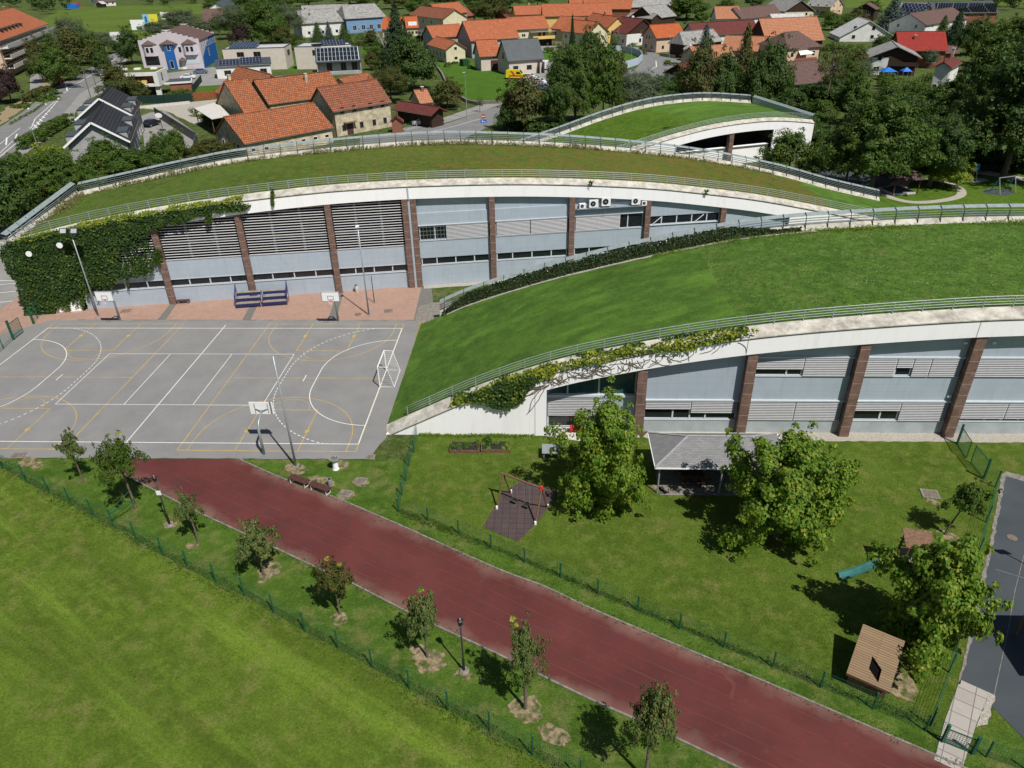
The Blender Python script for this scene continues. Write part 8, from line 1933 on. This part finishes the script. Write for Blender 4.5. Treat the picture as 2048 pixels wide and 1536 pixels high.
# ---- cars
CARP = {}
def car_proto(m, van=False):
    L, Wd, H = (4.4, 1.8, 1.5) if not van else (5.6, 2.05, 2.5)
    prof_ = [(-2.15, .35), (-2.2, .75), (-1.95, 1.0), (-1.5, 1.08), (-.95, 1.48), (.55, 1.5), (1.25, 1.05), (2.0, .92), (2.2, .6), (2.15, .35)] if not van else [(-2.8, .4), (-2.8, 1.3), (-2.75, 2.45), (1.1, 2.5), (1.9, 1.6), (2.6, 1.3), (2.8, .9), (2.75, .4)]
    w = Wd/2; b = MB(); n = len(prof_)
    def wy_(z): return w if z < 1.05 or van else w-.16*(z-1.05)/.45
    b.add([(x, -wy_(z), z) for x, z in prof_]+[(x, wy_(z), z) for x, z in prof_], [tuple(range(n))[::-1][::-1], tuple(range(2*n-1, n-1, -1))]+[(i+1, i, n+i, n+i+1) for i in range(n-1)]+[(0, n-1, 2*n-1, n)])
    body = ('body', b, m)
    g_ = MB()
    if not van:
        for s in (-1, 1): g_.add([(-1.35, s*(w+.0), 1.1), (1.05, s*(w+.0), 1.1), (.5, s*(w-.12), 1.42), (-.9, s*(w-.12), 1.42)], [(0, 1, 2, 3)])
        g_.add([(1.22, -.7, 1.1), (1.22, .7, 1.1), (.62, .62, 1.49), (.62, -.62, 1.49)], [(0, 1, 2, 3)]); g_.add([(-1.5, -.7, 1.12), (-1.5, .7, 1.12), (-1.0, .62, 1.47), (-1.0, -.62, 1.47)], [(3, 2, 1, 0)])
    else:
        for s in (-1, 1): g_.add([(.3, s*(w+.01), 1.45), (1.75, s*(w+.01), 1.45), (1.2, s*(w+.01), 2.1), (.3, s*(w+.01), 2.1)], [(0, 1, 2, 3)])
        g_.add([(1.93, -.9, 1.62), (1.93, .9, 1.62), (1.2, .85, 2.42), (1.2, -.85, 2.42)], [(0, 1, 2, 3)])
    return [body, ('window', g_, 'dark')], L, w
def car(x, y, rz, label, m, van=False, name='parked_car', stripes=None):
    g = at(x, y); T = thing(name, label, 'car' if not van else 'van', (g.x, g.y, .02), rz); parts, L, w = car_proto(m, van)
    for nm, b, mm in parts: b.build(nm, M[mm] if isinstance(mm, str) else mm, T)
    for sx in ((-1.4, 1.4) if not van else (-1.8, 1.8)):
        for s in (-1, 1):
            b = MB(); b.tube([(sx, s*(w-.12), .33), (sx, s*(w+.02), .33)], .34, 14); wl = b.build('wheel', M['black'], T); b = MB(); b.tube([(sx, s*(w+.021), .33), (sx, s*(w+.03), .33)], .2, 10); b.build('rim', M['steel'], wl)
    b = MB()
    for s in (-1, 1): b.box(L/2-.08, L/2-.0, s*w*.7-.15, s*w*.7+.15, .62, .78)
    b.build('headlight', M['frame'], T)
    if stripes:
        b = MB(); 
        for s in (-1, 1): b.box(-w*1.8, w*1.8, s*(w+.015)-.004, s*(w+.015)+.004, .8, 1.15 if van else .95)
        if van:
            for s in (-1, 1): b.add([(-.6, s*(w+.02), 1.15), (0, s*(w+.02), 1.15), (-.9, s*(w+.02), 2.3), (-1.5, s*(w+.02), 2.3)], [(0, 1, 2, 3)])
        b.build('stripe', M[stripes], T)
    return T
CP = {k: plain(k+'_car_paint', c, .25, .5, var=.02) for k, c in dict(dark=(.02, .022, .028), silver=(.35, .36, .38), white=(.7, .7, .7), bluegrey=(.10, .13, .19), amb=(.72, .55, .02)).items()}
car(255, 249, radians(80), 'dark car parked beside the black diagonal yard wall', CP['dark']).location = tuple(at(304, 252))
car(402, 147, radians(8), 'blue grey car parked in front of the lilac building', CP['bluegrey']); car(377, 158, radians(5), 'white car parked behind the flat roofed garage', CP['white'])
car(1085, 91, radians(10), 'white car under the yellow balcony of the farmhouse', CP['white']); car(1032, 158, radians(-10), 'yellow ambulance van with a red stripe beside the slate roofed house', CP['amb'], True, 'ambulance', 'red')
car(1058, 158, radians(-20), 'white emergency car with red markings, nearest the yellow ambulance', CP['white'], False, 'parked_car', 'red'); car(1078, 168, radians(-25), 'white emergency car with red markings, farther from the yellow ambulance', CP['white'], False, 'parked_car', 'red')
car(1085, 180, radians(-30), 'blue grey car at the end of the row of emergency cars', CP['bluegrey']); car(1090, 138, radians(85), 'white van beside the porch of the slate roofed house', CP['white'], True, 'parked_van')
car(845, 250, radians(15), 'silver car parked under the dark red carport', CP['silver']); car(868, 246, radians(15), 'dark green car parked under the right end of the dark red carport', CP['dark'])
for (x, y, l) in ((707, 160, 'car'),): pass
# crane arm near the beige block, satellite dishes
for (x, y, z, l) in ((1125, 20, 8.5, 'white satellite dish on the long orange roof, nearer the farmhouse'), (1266, 34, 8.5, 'white satellite dish above the dark brown roof of the bright white house'), (1535, 13, 7, 'white satellite dish on the grey roof at the top right')):
    q = at(x, y, z); b = MB(); vs = [(.55*cos(2*pi*k/16), -.1, .55*sin(2*pi*k/16)) for k in range(16)]; b.add(vs+[(0, .1, 0)], [tuple(range(16))]+[((k+1) % 16, k, 16) for k in range(16)]); b.bar((0, .05, 0), (0, .1, -1.2), .06); o = b.build('satellite_dish', M['white']); o.location = q; tag(o, l, 'satellite dish')
